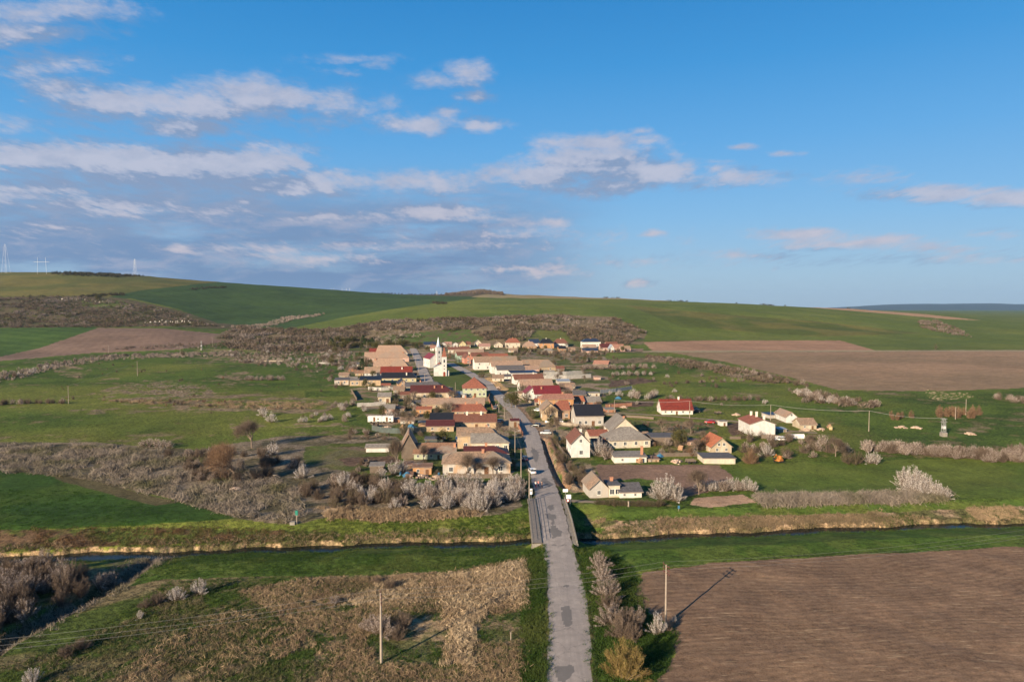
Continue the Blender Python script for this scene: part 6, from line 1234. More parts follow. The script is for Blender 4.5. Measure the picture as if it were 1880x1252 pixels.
_r = np.random.RandomState(40); _x = np.concatenate([_r.uniform(-150, 6, 2600), _r.uniform(14, 190, 2600)]); _b = np.stack([_x, ystream(_x) + hwid(_x) + _r.uniform(-.2, 3.2, len(_x))], -1)
clumps('bank_grass', None, 0, .3, .8, GG, 'green tufts hanging over the far stream bank', per=8, wide=1.8, blade=.10, seed=41, drop=.46, ln=1.0, world=_b, lean=.5)
clumps('bank_grass', None, 0, .3, .9, DR1, 'dry tufts hanging over the far stream bank', per=8, wide=1.8, blade=.10, seed=44, drop=.44, ln=1.0, world=_b + _r.normal(size=_b.shape) * .5, lean=.5)
_b = np.stack([_x, ystream(_x) - hwid(_x) - _r.uniform(-.1, 1.4, len(_x))], -1)
clumps('bank_grass', None, 0, .2, .6, GG, 'green tufts on the near stream bank', per=8, wide=1.8, blade=.10, seed=42, drop=.3, ln=1.0, world=_b, lean=.5)
_t = np.array([_tp[0], _tp[1], _tp[2], _tp[3], _tp[4], _tp[5]]); _s = _r.uniform(0, 5, 2600); _i = np.minimum(_s.astype(int), 4); _p = _t[_i] + (_t[_i + 1] - _t[_i]) * (_s - _i)[:, None]
clumps('ditch_reeds', None, 0, .4, 1.2, DR2, 'grey reeds overgrowing the side ditch', per=8, wide=1.3, blade=.08, seed=43, drop=.3, ln=1.0, world=_p + _r.normal(size=_p.shape) * np.array([1.6, 1.2]), lean=.4)
tufts('meadow_grass', [(590, 955), (820, 955), (975, 940), (980, 985), (620, 992)], 3000, .2, .5, GG, 'green grass of the far levee left of the bridge', 45, drop=.35)
tufts('meadow_grass', [(-150, 900), (150, 900), (400, 955), (250, 968), (-150, 975)], 3600, .2, .5, mat('crop_green', (.030, .070, .012), (.022, .052, .010), .2, isl=.3, spec=.05, trans=.2), 'young dark green crop in the left field', 46, drop=.25)

PALE = mat('pale_reeds', (.46, .36, .24), (.32, .235, .15), .12, isl=.35, spec=.05, trans=.2)
tufts('dry_grass', [(800, 1060), (900, 1045), (963, 1028), (966, 1130), (955, 1290), (800, 1290), (830, 1170)], 7000, .5, 1.1, PALE, 'pale straw clumps in rows left of the roadside verge', 47, drop=.44)
tufts('dry_grass', [(560, 1075), (700, 1070), (800, 1060), (780, 1110), (620, 1110)], 2400, .4, .9, PALE, 'pale straw clumps behind the left foreground pole', 48, drop=.5)
tufts('dry_grass', [(220, 1215), (420, 1120), (560, 1150), (640, 1200), (500, 1290), (220, 1290)], 2000, .4, .9, DR1, 'straw tufts scattered in the left foreground meadow', 49, drop=.52)
# ------------------------------------------------------------------ poles, cables, pylons
POLE = mat('pole_concrete', (.30, .25, .20), (.22, .18, .145), .8, spec=.1); RUST = mat('rusty_iron', (.12, .045, .035), amt=.4, rough=.8); CABLE = mat('cable', (.22, .21, .20), amt=.1, rough=.5); INS = mat('insulator', (.10, .05, .04), amt=.2, rough=.3)
PYL = mat('galvanised_steel', (.24, .24, .24), amt=.15, rough=.5); LAMP = mat('lamp_head', (.45, .45, .44), amt=.1)
TOPS = {}; PYW = mat('pale_steel', (.62, .62, .62), amt=.1, rough=.6)
def pole(key, u, vb, vt, label, arms=0, lamp=False, r=.16, group=None, az=0.0, h=None, wood=False):
    p = G(u, vb); h = h or (vb - vt) * p.y / FPX * 1.03; o = empty('utility_pole', p, az); tag(o, label, 'pole', group)
    b = MB(); b.tube((0, 0, -.4), (0, 0, h), r, r * .62, 10); b.build('post', [POLE], o)
    if arms:
        for i in range(arms):
            b = MB(); z = h - .15 - i * .55; L = 1.0 if arms > 1 else .9; b.box(-L, L, -.05, .05, z - .05, z + .05); 
            ar = b.build('crossarm', [RUST], o)
            for sx_ in (-.85, 0, .85) if i == 0 else (-.85, .85):
                if arms > 1 and sx_ == 0: continue
                c = MB(); c.tube((sx_, 0, z + .052), (sx_, 0, z + .28), .06, .04, 8); c.build('insulator', [INS], ar)
    if lamp:
        b = MB(); b.tube((0, 0, h - .3), (1.1, 0, h + .15), .04, .035, 6); la = b.build('lamp_arm', [PYL], o)
        b = MB(); b.prism([(1.0, h + .10), (1.75, h + .18), (1.7, h + .26), (1.05, h + .24)], 'y', -.13, .13); b.build('lamp_head', [LAMP], la)
    TOPS[key] = (Vector(p), h, az); return o
def cable(a, b_, label, group, sag=.6, r=.018, m=CABLE):
    n = 14; B_ = MB(); pts = []
    for i in range(n + 1):
        t = i / n; p = a.lerp(b_, t); p.z -= 4 * sag * t * (1 - t); pts.append(p)
    for p, q in zip(pts[:-1], pts[1:]): B_.tube(p, q, r, r, 4, caps=False)
    o = B_.build('power_cable', [m]); bm = bmesh.new(); bm.from_mesh(o.data); bmesh.ops.remove_doubles(bm, verts=bm.verts, dist=.002); bm.to_mesh(o.data); bm.free(); return tag(o, label, 'cable', group)
az_ = math.atan2(11, 40) + R(90)
pole('m', 700, 1218, 1086, 'tall pole with rusty crossarms in the left foreground grass', 3, r=.19, az=az_); pole('r', 1222, 1148, 1035, 'tall pole with rusty crossarms beside the ploughed field in the foreground', 3, r=.17, az=az_)
def att(key, off, dz=0): p, h, a = TOPS[key]; return p + Vector((math.cos(a) * off, math.sin(a) * off, h + .12 + dz))
for i, (off, dz) in enumerate(((-.85, 0), (.85, 0), (-.85, -.55))):
    a, b_ = att('m', off, dz), att('r', off, dz); d = (b_ - a)
    cable(a, b_, 'thin cable between the two tall foreground poles', 'cables between the foreground poles', .7, .010)
    cable(a + Vector((-86, -21, 0)), a, 'thin cable running left from the left foreground pole', 'cables left of the foreground poles', 1.6, .010)
    cable(b_, b_ + Vector((86, 23, 0)), 'thin cable running right over the ploughed field', 'cables over the ploughed field', 1.6, .009)
for k, u, vb, vt, lb, ar, lm in (('a', 971.6, 921, 862, 'street pole nearest the bridge on the left of the road', 0, True), ('b', 956.6, 878, 824, 'street pole with T crossarm second from the bridge', 1, False), ('c', 945.5, 840, 792, 'street pole opposite the silver car', 0, True),
     ('d', 935, 789, 769, 'street pole near the brick gate', 0, False), ('e', 926, 768, 748, 'street pole with crossarm by the brown roof', 1, False), ('f', 916, 757, 730, 'street pole near the pyramid roofed house', 0, True), ('g', 946.5, 748, 718, 'bright pole in front of the round olive tree', 0, True),
     ('h', 780, 703, 686, 'street pole at the corner below the churches', 0, True), ('i', 769, 684, 668, 'pole in the side street left of the front church', 0, False), ('j', 763.6, 677, 655, 'tall pole in the side street behind the front church', 0, False), ('k', 758, 656, 640, 'pole at the far end of the side street', 0, False),
     ('l', 669.5, 677, 654, 'pole left of the pale tan roofs', 0, False), ('n', 673.5, 640, 627, 'pole behind the left street row', 0, False), ('o', 726, 640, 626, 'pole behind the tan roofed farmhouse', 0, False),
     ('p', 126, 741, 709, 'whitish pole with V crossarm at the left meadow hedge', 1, False), ('q', 252.5, 690, 664, 'whitish pole with V crossarm in the middle of the left meadow', 1, False), ('s', 331, 655, 636, 'whitish pole by the round bush below the ploughed field', 1, False), ('t', 199.5, 648, 634, 'small pole in front of the left ploughed field', 0, False),
     ('u', 390, 636, 620, 'small pole at the right end of the left ploughed field', 0, False), ('v', 1266, 768, 737, 'pole in front of the lone red roofed house', 0, False), ('w', 1414.6, 772, 744, 'pole behind the big white two storey house', 0, False), ('x', 1595, 792, 755, 'pole standing in the open right meadow', 0, False),
     ('y', 1754, 770, 747, 'short pole left of the right russet clump', 0, False), ('z', 1773, 762, 733, 'pole behind the right russet clump', 0, False), ('aa', 1128, 757, 735, 'pole at the garden edge right of the orange houses', 0, False), ('ab', 912, 640, 624, 'pole among the bright back row houses', 0, False),
     ('ac', 862, 672, 656, 'pole in front of the coral red gable', 0, False), ('ad', 836, 718, 702, 'slim pole on the green below the front church', 0, False), ('ae', 1418, 902, 0, '', 0, False)):
    if not lb: continue
    far_ = G(u, vb).y; pole(k, u, vb, vt, lb, ar, lm, r=.15 if far_ < 400 else .19)
for a, b_, s_, lb, r_ in (('a', 'b', .3, 'first street cable from the bridge', .02), ('b', 'c', .3, 'second street cable from the bridge', .02), ('c', 'd', .4, 'third street cable from the bridge', .02), ('d', 'e', .3, 'street cable by the brick gate', .02), ('e', 'f', .3, 'street cable by the brown roofed farmhouse', .025), ('f', 'g', .2, 'cable crossing the street to the bright pole', .025),
                      ('h', 'i', .3, 'cable below the front church', .03), ('i', 'j', .2, 'cable in the side street', .03), ('p', 'q', 1.2, 'meadow cable nearest the left edge', .03), ('q', 's', 1.2, 'meadow cable towards the ploughed field', .03), ('aa', 'v', .8, 'bright cable towards the lone red roofed house', .05), ('v', 'w', .9, 'bright cable above the gravel lane', .05), ('w', 'x', .9, 'bright cable over the right meadow', .05)):
    cable(att(a, 0), att(b_, 0), lb, None, s_, r_)
def lattice(u, vb, vt, label, w0=1.2, w1=.8, box=True):
    p = G(u, vb); h = (vb - vt) * p.y / FPX; o = empty('transformer_tower', p); tag(o, label, 'transformer'); b = MB(); n = 6
    for sx_ in (-1, 1):
        for sy_ in (-1, 1): b.tube((sx_ * w0 / 2, sy_ * w0 / 2, -.3), (sx_ * w1 / 2, sy_ * w1 / 2, h), .09, .07, 4)
    for i in range(n):
        z0, z1 = h * i / n, h * (i + 1) / n; a0, a1 = w0 / 2 + (w1 - w0) / 2 * i / n, w0 / 2 + (w1 - w0) / 2 * (i + 1) / n; s = 1 if i % 2 else -1
        for y_ in (-1, 1): b.tube((-s * a0, y_ * a0, z0), (s * a1, y_ * a1, z1), .05, .05, 4); b.tube((y_ * a0, -s * a0, z0), (y_ * a1, s * a1, z1), .05, .05, 4)
    b.build('frame', [PYL], o); b = MB(); b.box(-.5, .5, -.6, .4, h * .42, h * .42 + 1.0); b.build('transformer_box', [LAMP], o); b = MB(); b.box(-.9, .9, -.9, .9, -.3, 1.5); b.build('cabinet', [CONC], o)
    for z in (h - .3, h - 1.4): b = MB(); b.box(-1.3, 1.3, -.07, .07, z, z + .12); b.build('crossarm', [PYL], o)
    return p, h
tp_, th_ = lattice(1732, 801, 767, 'lattice transformer tower in the right meadow'); cable(att('x', 0), tp_ + Vector((0, 0, th_)), 'bright cable ending at the lattice transformer tower', None, .9, .05)
lattice(370, 643, 626, 'lattice transformer tower below the left ploughed field')
def pylon(u, vb, vt, label, portal=False, arms=3, sc=1.0, D=None):
    if D: a, e = t2(u, vb); p = Vector((a * D, D, CAM_H + D * e))
    else: p = G(u, vb)
    h = (vb - vt) * p.y / FPX; r = p.y / FPX * .17 * sc; o = empty('pylon', p); tag(o, label, 'pylon'); b = MB()
    if portal:
        w = h * .22
        for s in (-1, 1): b.tube((s * w * 1.3, 0, -8), (s * w * 1.1, 0, h), r * 1.2, r, 5)
        b.tube((-w * 2.2, 0, h * .72), (w * 2.2, 0, h * .72), r, r, 4); b.build('portal_frame', [PYW], o)
        return
    w = h * .10
    for sx_ in (-1, 1):
        for sy_ in (-1, 1): b.tube((sx_ * w, sy_ * w, -8), (sx_ * w * .15, sy_ * w * .15, h), r * .6, r * .45, 4)
    n = 8
    for i in range(n):
        z0, z1 = h * i / n, h * (i + 1) / n; a0, a1 = w * (1 - .85 * i / n), w * (1 - .85 * (i + 1) / n); s = 1 if i % 2 else -1; b.tube((-s * a0, -a0, z0), (s * a1, -a1, z1), r * .3, r * .3, 4)
    b.build('tower', [PYW], o)
    for i in range(arms): z = h * (.66 + .13 * i); L = h * (.16 - .03 * abs(i - 1)); c = MB(); c.tube((-L, 0, z), (L, 0, z), r * .45, r * .45, 4); c.build('crossarm', [PYL], o)
pylon(11, 502, 449, 'tallest lattice pylon at the left end of the skyline'); pylon(77, 503, 473, 'pale twin legged portal pylon on the left skyline', True); pylon(248, 507, 476, 'lattice pylon right of the wood strip on the left skyline')
pylon(802, 552, 534, 'small lattice pylon on the centre skyline', D=2300, sc=.8); pylon(751, 549, 542, 'tiny pylon left of the centre one', D=2500, sc=.7, arms=1)
for i, u in enumerate((608, 613, 628, 636, 642)): pylon(u, 538, 529, ['first', 'second', 'third', 'fourth', 'fifth'][i] + ' from left of the tiny far pylons behind the dark green hill', D=3600, sc=.6, arms=1)
# ------------------------------------------------------------------ fences and walls
def fence(px, h, m, label, name='fence', post=2.5, th=.08, cat='fence', gap=.0, pm=None):
    W_ = [G(u, v) for u, v in px]; o = empty(name, W_[0]); tag(o, label, cat); b0 = W_[0]; b = MB(); posts = []
    for p, q in zip(W_[:-1], W_[1:]):
        L = (q - p).length; n = max(1, int(L / post)); d = (q - p) / n
        for i in range(n):
            a, c = p + d * i, p + d * (i + 1); nn = Vector((-(c - a).y, (c - a).x, 0)).normalized() * th / 2; z0, z1 = ground(a.x, a.y), ground(c.x, c.y); ins = (c - a).normalized() * .08; a2, c2 = a + ins, c - ins
            V_ = [(a2 + nn, z0), (c2 + nn, z1), (c2 - nn, z1), (a2 - nn, z0)]; k = len(b.v); hh = h * (1 + rnd.uniform(-.05, .05))
            for w_, z in V_: b.v.append((w_.x - b0.x, w_.y - b0.y, z - b0.z - .15))
            for w_, z in V_: b.v.append((w_.x - b0.x, w_.y - b0.y, z - b0.z + hh))
            b.f += [tuple(k + j for j in f) for f in ((3, 2, 1, 0), (4, 5, 6, 7), (0, 1, 5, 4), (1, 2, 6, 5), (2, 3, 7, 6), (3, 0, 4, 7))]; b.m += [0] * 6; posts.append(a)
    posts.append(W_[-1]); b.build('panel', [m], o)
    for a in posts[:90]: c = MB(); x, y, z = a.x - b0.x, a.y - b0.y, ground(a.x, a.y) - b0.z; c.box(x - .075, x + .075, y - .075, y + .075, z - .2, z + h + .12); c.build('post', [pm or m], o)
    return o
WP_ = wall('slab', (.54, .50, .44)); 
fence([(676, 716), (700, 717.5), (734, 716)], 1.9, WP_, 'white concrete slab fence behind the small orange gabled house'); fence([(656, 747), (708, 744.5)], 1.8, WP_, 'white slab fence in the left orchard'); fence([(683, 790), (700, 794), (730, 796), (760, 795), (783, 792)], 2.0, WL['greentin'], 'curved dark green tin fence around the junk yard')
fence([(998, 690), (1040, 688.5), (1072, 686.5)], 2.6, WP_, 'rear wall of the long pale stone enclosure', 'stone_wall', cat='wall', th=.3); fence([(998, 696.5), (1040, 696), (1085, 693.5)], 2.6, WP_, 'front wall of the long pale stone enclosure', 'stone_wall', cat='wall', th=.3)
fence([(1102, 722.5), (1130, 719.5), (1160, 714.5)], 2.0, wall('greyslab', (.42, .42, .42)), 'grey slab fence right of the cream garden shed'); fence([(1112, 748), (1160, 745)], 1.5, WL['brick'], 'low brick garden wall right of the big black roof', 'garden_wall', cat='wall', th=.25)
fence([(470, 664), (520, 664)], 1.1, WL['stone'], 'white wall in the scrub left of the village', 'garden_wall', cat='wall'); fence([(585, 668), (618, 668)], 1.3, WP_, 'short white wall by the scrub left of the village', 'garden_wall', cat='wall'); fence([(430, 632), (500, 632)], 1.2, WL['stone'], 'pale wall far behind the left scrub', 'garden_wall', cat='wall', th=.3)
fence([(1000, 776), (1040, 781), (1085, 786)], 1.1, WL['stone'], 'low stone wall around the white car yard', 'garden_wall', cat='wall', th=.25); fence([(1290, 837), (1200, 839), (1196, 848)], 1.2, WL['wood'], 'weathered wooden fence of the overgrown yard')
fence([(820, 876), (880, 878), (940, 877)], 1.2, WL['wood'], 'wooden garden fence in front of the nearest farmhouse'); fence([(960, 800), (945, 772)], 1.3, WL['brick'], 'brick front wall at the street left side', 'garden_wall', cat='wall', th=.25); fence([(1012, 792), (1020, 812), (1040, 842)], 1.2, WL['wood'], 'wire and board fence of the cream gabled house')
fence([(645, 718), (655, 735)], 1.4, WL['wood'], 'board fence between the left garden strips'); fence([(1110, 762), (1150, 766), (1200, 770)], 1.0, WL['wood'], 'thin fence along the gravel lane'); fence([(1340, 806), (1360, 806)], 1.0, WL['wood'], 'short board fence left of the two storey house')
fence([(1398, 805), (1422, 806), (1434, 808)], 1.6, WL['wood'], 'ragged wooden fence under the big white two storey house'); fence([(950, 728), (985, 745)], 1.3, WL['stone'], 'street wall right of the round olive tree', 'garden_wall', cat='wall', th=.25); fence([(900, 722), (897, 735), (905, 752)], 1.3, WL['brick'], 'street wall in front of the tan patched roof', 'garden_wall', cat='wall', th=.25)
# ------------------------------------------------------------------ small things
def thing(name, p, rz, label, cat, parts, group=None):
    o = empty(name, p, rz); tag(o, label, cat, group)
    for nm, b, m in parts: b.build(nm, m if isinstance(m, list) else [m], o)
    return o
def boxm(*a): b = MB(); b.box(*a); return b
WHT = mat('white_sheet', (.66, .64, .60), (.5, .47, .42), 1.2); BLU = mat('blue_plastic', (.05, .16, .27), amt=.3, rough=.4); DARKP = mat('dark_rubber', (.02, .02, .02), amt=.2); GRN = mat('green_paint', (.03, .20, .15), amt=.3); REDP = mat('red_paint', (.45, .03, .02), amt=.3); ORP = mat('orange_paint', (.42, .16, .04), amt=.3)
def trailer(u, v, L, label):
    p = G(u, v); b = MB(); b.prism([(-1.2, .55), (1.2, .55), (1.25, 2.6), (1.0, 2.85), (-1.0, 2.85), (-1.25, 2.6)], 'x', 0, L); o = thing('site_trailer', p, R(3), label, 'trailer', [('body', b, WHT)])
    for x in (L * .25, L * .75):
        for y in (-1.15, 1.15): w_ = MB(); w_.tube((x, y - .1, .4), (x, y + .1, .4), .4, .4, 14); w_.build('wheel', [DARKP], o)
    dr_ = boxm(L * .4, L * .4 + .8, -1.27, -1.225, .7, 2.5); dr_.build('door', [DOORM], o); window(o, L * .75, -1.22, 1.3, 0, .6)
trailer(676, 776, 5.6, 'left of two white trailers in the junk yard'); trailer(700, 776, 5.0, 'right of two white trailers in the junk yard')
for i, (u, v, L) in enumerate(((1448, 804, 5.5), (1424, 808, 2.6))):
    p = G(u, v); b = MB(); b.prism([(1.1 * math.cos(t * math.pi / 8), 1.5 * math.sin(t * math.pi / 8)) for t in range(9)], 'x', 0, L); e_ = MB(); e_.box(-.06, -.003, -.5, .5, 0, 1.1); thing('polytunnel', p, R(2), ['long white plastic tunnel right of the two storey house', 'short white plastic tunnel beside the ragged fence'][i], 'tunnel', [('cover', b, WHT), ('end_flap', e_, WHT)])
# pump, signs, marker posts
p = G(545, 962); b = MB(); b.tube((0, 0, -.2), (0, 0, 2.6), .12, .1, 8); b2 = MB(); b2.box(-.28, .28, -.2, .2, 2.0, 3.0); b3 = boxm(-1.4, -.3, -.5, .5, -.2, .6); thing('water_gauge', p, 0, 'teal gauge post with a concrete box on the left stream bank', 'gauge', [('post', b, POLE), ('gauge_box', b2, GRN), ('base', b3, CONC)])
p = G(1246, 938); b = MB(); b.tube((0, 0, -.2), (0, 0, 1.0), .05, .05, 6); b2 = boxm(-.22, .22, -.05, .03, .55, 1.25); thing('marker_sign', p, 0, 'small blue marker on the meadow right of the cottage hedge', 'marker', [('post', b, POLE), ('plate', b2, BLU)])
SG = mat('sign_white', (.75, .75, .73), amt=.06, rough=.5); SGB = mat('sign_black', (.02, .02, .02), amt=.1)
def textmesh(txt, size, m, parent, loc):
    cu = bpy.data.curves.new('lettering', 'FONT'); cu.body = txt; cu.size = size; cu.align_x = 'CENTER'; cu.align_y = 'CENTER'; cu.extrude = .004; cu.materials.append(m)
    o = bpy.data.objects.new('lettering', cu); COLL.objects.link(o); dg = bpy.context.evaluated_depsgraph_get(); me = bpy.data.meshes.new_from_object(o.evaluated_get(dg)); bpy.data.objects.remove(o)
    q = link('lettering', me, parent); q.location = loc; q.rotation_euler = (R(90), 0, 0)
def sign(u, v, label, parts, h):
    p = G(u, v); o = empty('road_sign', p, R(2)); tag(o, label, 'sign'); return o
o = sign(1038, 914, 'white place-name board on one post right of the road', None, 2.2); b = MB(); b.tube((0, 0, -.2), (0, 0, 1.6), .05, .05, 8); b.build('post', [PYL], o); b = boxm(-.62, .62, -.04, .01, 1.5, 2.25); b.build('board', [SG], o)
for i in range(2): b = boxm(-.42, .42, -.052, -.043, 1.95 - i * .25, 1.99 - i * .25); b.build('text_line', [SGB], o)
o = sign(1044, 929, 'stacked white boards above a round red prohibition sign at the bridge', None, 3)
for x in (-.35, .35): b = MB(); b.tube((x, 0, -.3), (x, 0, 2.7), .045, .045, 8); b.build('post', [PYL], o)
for z0, z1 in ((1.75, 2.3), (2.34, 2.75)): b = boxm(-.55, .55, -.075, -.05, z0, z1); b.build('board', [SG], o)
b = MB(); b.tube((-.2, -.11, 1.35), (-.2, -.08, 1.35), .34, .34, 20); rd = b.build('round_sign', [REDP], o); b = MB(); b.tube((-.2, -.122, 1.35), (-.2, -.112, 1.35), .22, .22, 18); b.build('disc', [SG], rd)
b = boxm(-.5, .5, -.09, -.078, 2.30, 2.34); b.build('text_line', [SGB], o)
p = G(975, 917); b = MB(); b.tube((0, 0, -.2), (0, 0, 2.6), .05, .05, 8); b2 = boxm(-.28, .28, -.08, -.052, 1.3, 2.7); b3 = MB(); b3.tube((0, -.10, 2.2), (0, -.085, 2.2), .2, .2, 16); thing('notice_board', p, R(4), 'narrow white notice board by the street pole nearest the bridge', 'notice board', [('post', b, PYL), ('board', b2, SG), ('emblem', b3, SGB)])
for i, (u, v) in enumerate(((941, 1052), (938, 1175), (1154, 930), (543, 958))[:3]): p = G(u, v); b = MB(); b.tube((0, 0, -.2), (0, 0, 1.2 if i != 2 else 1.3), .09 if i != 2 else .2, .07 if i != 2 else .2, 6); tag(b.build('marker_post', [POLE]), ['white marker post in the dry grass nearer the stream', 'white marker post in the dry grass nearer the camera', 'short concrete post in front of the cottage hedge'][i], 'post'); bpy.context.scene.collection.objects[-1].location = p
# gravestones on the left hill
gb = MB(); gb.box(-.9, .9, -.3, .3, -.3, .5); gb.box(-.6, .6, -.15, .15, .503, 2.4); gm_ = gb.mesh('gravestone', [WHT]); rg = random.Random(5)
for (u0, u1, v0, v1, n, g_) in ((112, 158, 548, 552, 16, 'graves at the left edge of the hill cemetery'), (172, 202, 552, 558, 16, 'graves under the lone olive tree'), (262, 350, 587, 593, 34, 'graves of the lower hill cemetery')):
    for i in range(n): o = link('gravestone', gm_); o.location = G(rg.uniform(u0, u1), rg.uniform(v0, v1)); s = rg.uniform(.35, .7); o.scale = (s, s, s); tag(o, 'white gravestone among the ' + g_, 'gravestone', g_)
# farmyard clutter
def clutter(u, v, kd, label):
    p = G(u, v); rz = rg.uniform(0, 3)
    if kd == 'woodpile':
        b = MB()
        for i in range(5):
            for j in range(4 - i // 2): b.tube((0, j * .34 + (i % 2) * .17, .16 + i * .29), (1.6 + rg.uniform(-.1, .1), j * .34 + (i % 2) * .17, .16 + i * .29), .16, .16, 7)
        o = b.build('woodpile', [mat('logs', (.36, .22, .13), (.22, .14, .09), 2)])
    elif kd == 'barrel':
        b = MB(); b.tube((0, 0, -.05), (0, 0, 1.0), .33, .33, 14); b.tube((0, 0, .33), (0, 0, .37), .36, .36, 14); b.tube((0, 0, .66), (0, 0, .70), .36, .36, 14); o = b.build('barrel', [BLU])
    elif kd == 'rubble':
        b = MB()
        for i in range(26): x, y, s = rg.gauss(0, 1.1), rg.gauss(0, .8), rg.uniform(.15, .5); z = max(0, .7 - .35 * (x * x + y * y) ** .5); b.box(x - s, x + s, y - s * .7, y + s * .7, z - .3, z + s * .5)
        o = b.build('rubble_heap', [mat('rubble', (.46, .36, .28), (.30, .2, .15), 1.5)]); o['kind'] = 'stuff'
    elif kd == 'cart':
        b = MB(); b.box(-1.4, 1.4, -.8, .8, .6, .75); b.box(-1.4, 1.4, -.84, -.803, .6, 1.2); b.box(-1.4, 1.4, .803, .84, .6, 1.2); b.tube((-1.4, 0, .65), (-2.6, 0, .4), .05, .05, 6); o = empty('hand_cart', p, rz); b.build('bed', [WL['wood']], o)
        for x in (-.8, .8):
            for y in (-.95, .95): c = MB(); c.tube((x, y - .06, .38), (x, y + .06, .38), .38, .38, 12); c.build('wheel', [DARKP], o)
    elif kd == 'tarp':
        b = MB(); n = 8; k = len(b.v)
        for i in range(n + 1):
            for j in range(n + 1): x, y = i / n * 2 - 1, j / n * 2 - 1; b.v.append((x * 1.7, y * 1.3, max(0, 1 - x * x) * max(0, 1 - y * y) * 1.2 + rg.uniform(0, .12)))
        for i in range(n):
            for j in range(n): a = i * (n + 1) + j; b.f.append((a, a + 1, a + n + 2, a + n + 1)); b.m.append(0)
        o = b.build('tarpaulin_heap', [BLU])
    elif kd == 'wheelhut':
        b = MB(); b.box(-1.1, 1.1, -.8, .8, 0, 2.0); o = empty('outhouse', p, rz * .1); b.build('wall', [WL['wood']], o); r_ = MB(); r_.prism([(-1.0, 2.003), (1.0, 2.003), (1.0, 2.08), (-1.0, 2.4)], 'x', -1.3, 1.3); r_.build('roof', [RF['rust']], o); d_ = boxm(-.4, .4, -.85, -.803, 0, 1.8); d_.build('door', [DOORM], o)
    elif kd == 'bales':
        b = MB()
        for i in range(3): b.tube((0, i * 1.25, .62), (1.2, i * 1.25, .62), .62, .62, 14)
        o = b.build('straw_bales', [mat('straw', (.42, .32, .17), amt=.3)]); o['kind'] = 'stuff'
    o.location = p; o.rotation_euler = (0, 0, rz); tag(o, label, kd if kd != 'wheelhut' else 'outhouse')
for u, v, k_, lb in ((700, 862, 'wheelhut', 'small plank outhouse right of the grey boarded shed'), (671, 850, 'cart', 'old plank cart left of the grey boarded shed'), (735, 872, 'barrel', 'blue barrel under the pale bare tree'), (806, 874, 'barrel', 'blue barrel by the left wall of the nearest farmhouse'), (801, 877, 'rubble', 'pinkish rubble heap left of the nearest farmhouse'), (774, 876, 'rubble', 'pale rubble heap before the orange flat roofed shed'),
                     (748, 874, 'tarp', 'blue grey tarpaulin heap left of the orange flat roofed shed'), (712, 786, 'rubble', 'reddish scrap heap in front of the white trailers'), (690, 783, 'cart', 'rusty cart in front of the left trailer'), (740, 786, 'woodpile', 'woodpile in the junk yard middle'), (755, 784, 'tarp', 'blue tarpaulin in the junk yard'), (765, 789, 'barrel', 'blue barrel at the end of the tin fence'),
                     (700, 770, 'woodpile', 'woodpile behind the right white trailer'), (622, 706, 'rubble', 'rubble heap by the ruined white shed'), (690, 714, 'woodpile', 'woodpile behind the white slab fence'), (728, 745, 'rubble', 'rubble heap beside the round-topped hut'), (770, 765, 'woodpile', 'woodpile behind the black metal roof'), (1211, 838, 'tarp', 'bright blue covered pile right of the tall brick chimney'),
                     (1190, 842, 'barrel', 'blue barrel right of the tall brick chimney'), (1225, 836, 'rubble', 'pale rubble in the overgrown yard'), (1280, 822, 'rubble', 'rubble strip left of the ochre cottage'), (1255, 826, 'woodpile', 'woodpile in the overgrown yard'), (1316, 776, 'rubble', 'rubble left of the white concrete hut'), (1352, 762, 'rubble', 'rubble in the meadow beyond the lane'), (1318, 760, 'cart', 'old cart in the meadow beyond the lane'),
                     (1480, 790, 'rubble', 'reddish rubble before the farthest right cottage'), (1508, 789, 'rubble', 'pale rubble right of the farthest right cottage'), (1528, 788, 'bales', 'row of pale bales at the right meadow'), (1655, 785, 'rubble', 'white stones in the right meadow'), (1682, 786, 'rubble', 'white stones left of the transformer tower'), (1780, 797, 'rubble', 'white stones right of the transformer tower'), (1525, 786, 'woodpile', 'stacked logs beside the bales'),
                     (1135, 732, 'tarp', 'dark blue tarpaulin along the grey slab fence'), (1088, 738, 'rubble', 'rubble behind the grey roofed outbuilding'), (1120, 748, 'woodpile', 'woodpile by the low brick garden wall'), (1145, 748, 'rubble', 'brick heap by the low brick garden wall'), (950, 735, 'rubble', 'gravel heap beside the bright street pole'), (915, 712, 'rubble', 'sandy heap at the street corner'), (905, 704, 'rubble', 'sandy heap by the white gables'), (1008, 752, 'tarp', 'blue tarpaulin beside the white car'),
                     (835, 727, 'barrel', 'blue barrel in the yard of the pyramid roofed house'), (1180, 850, 'woodpile', 'woodpile at the right end of the low shed'), (432, 900, 'rubble', 'pale rubbish heap under the big bare trees'), (1268, 850, 'cart', 'hand cart beside the flat grey shed'), (1242, 848, 'rubble', 'stones at the upper edge of the garden plot')):
    clutter(u, v, k_, lb)
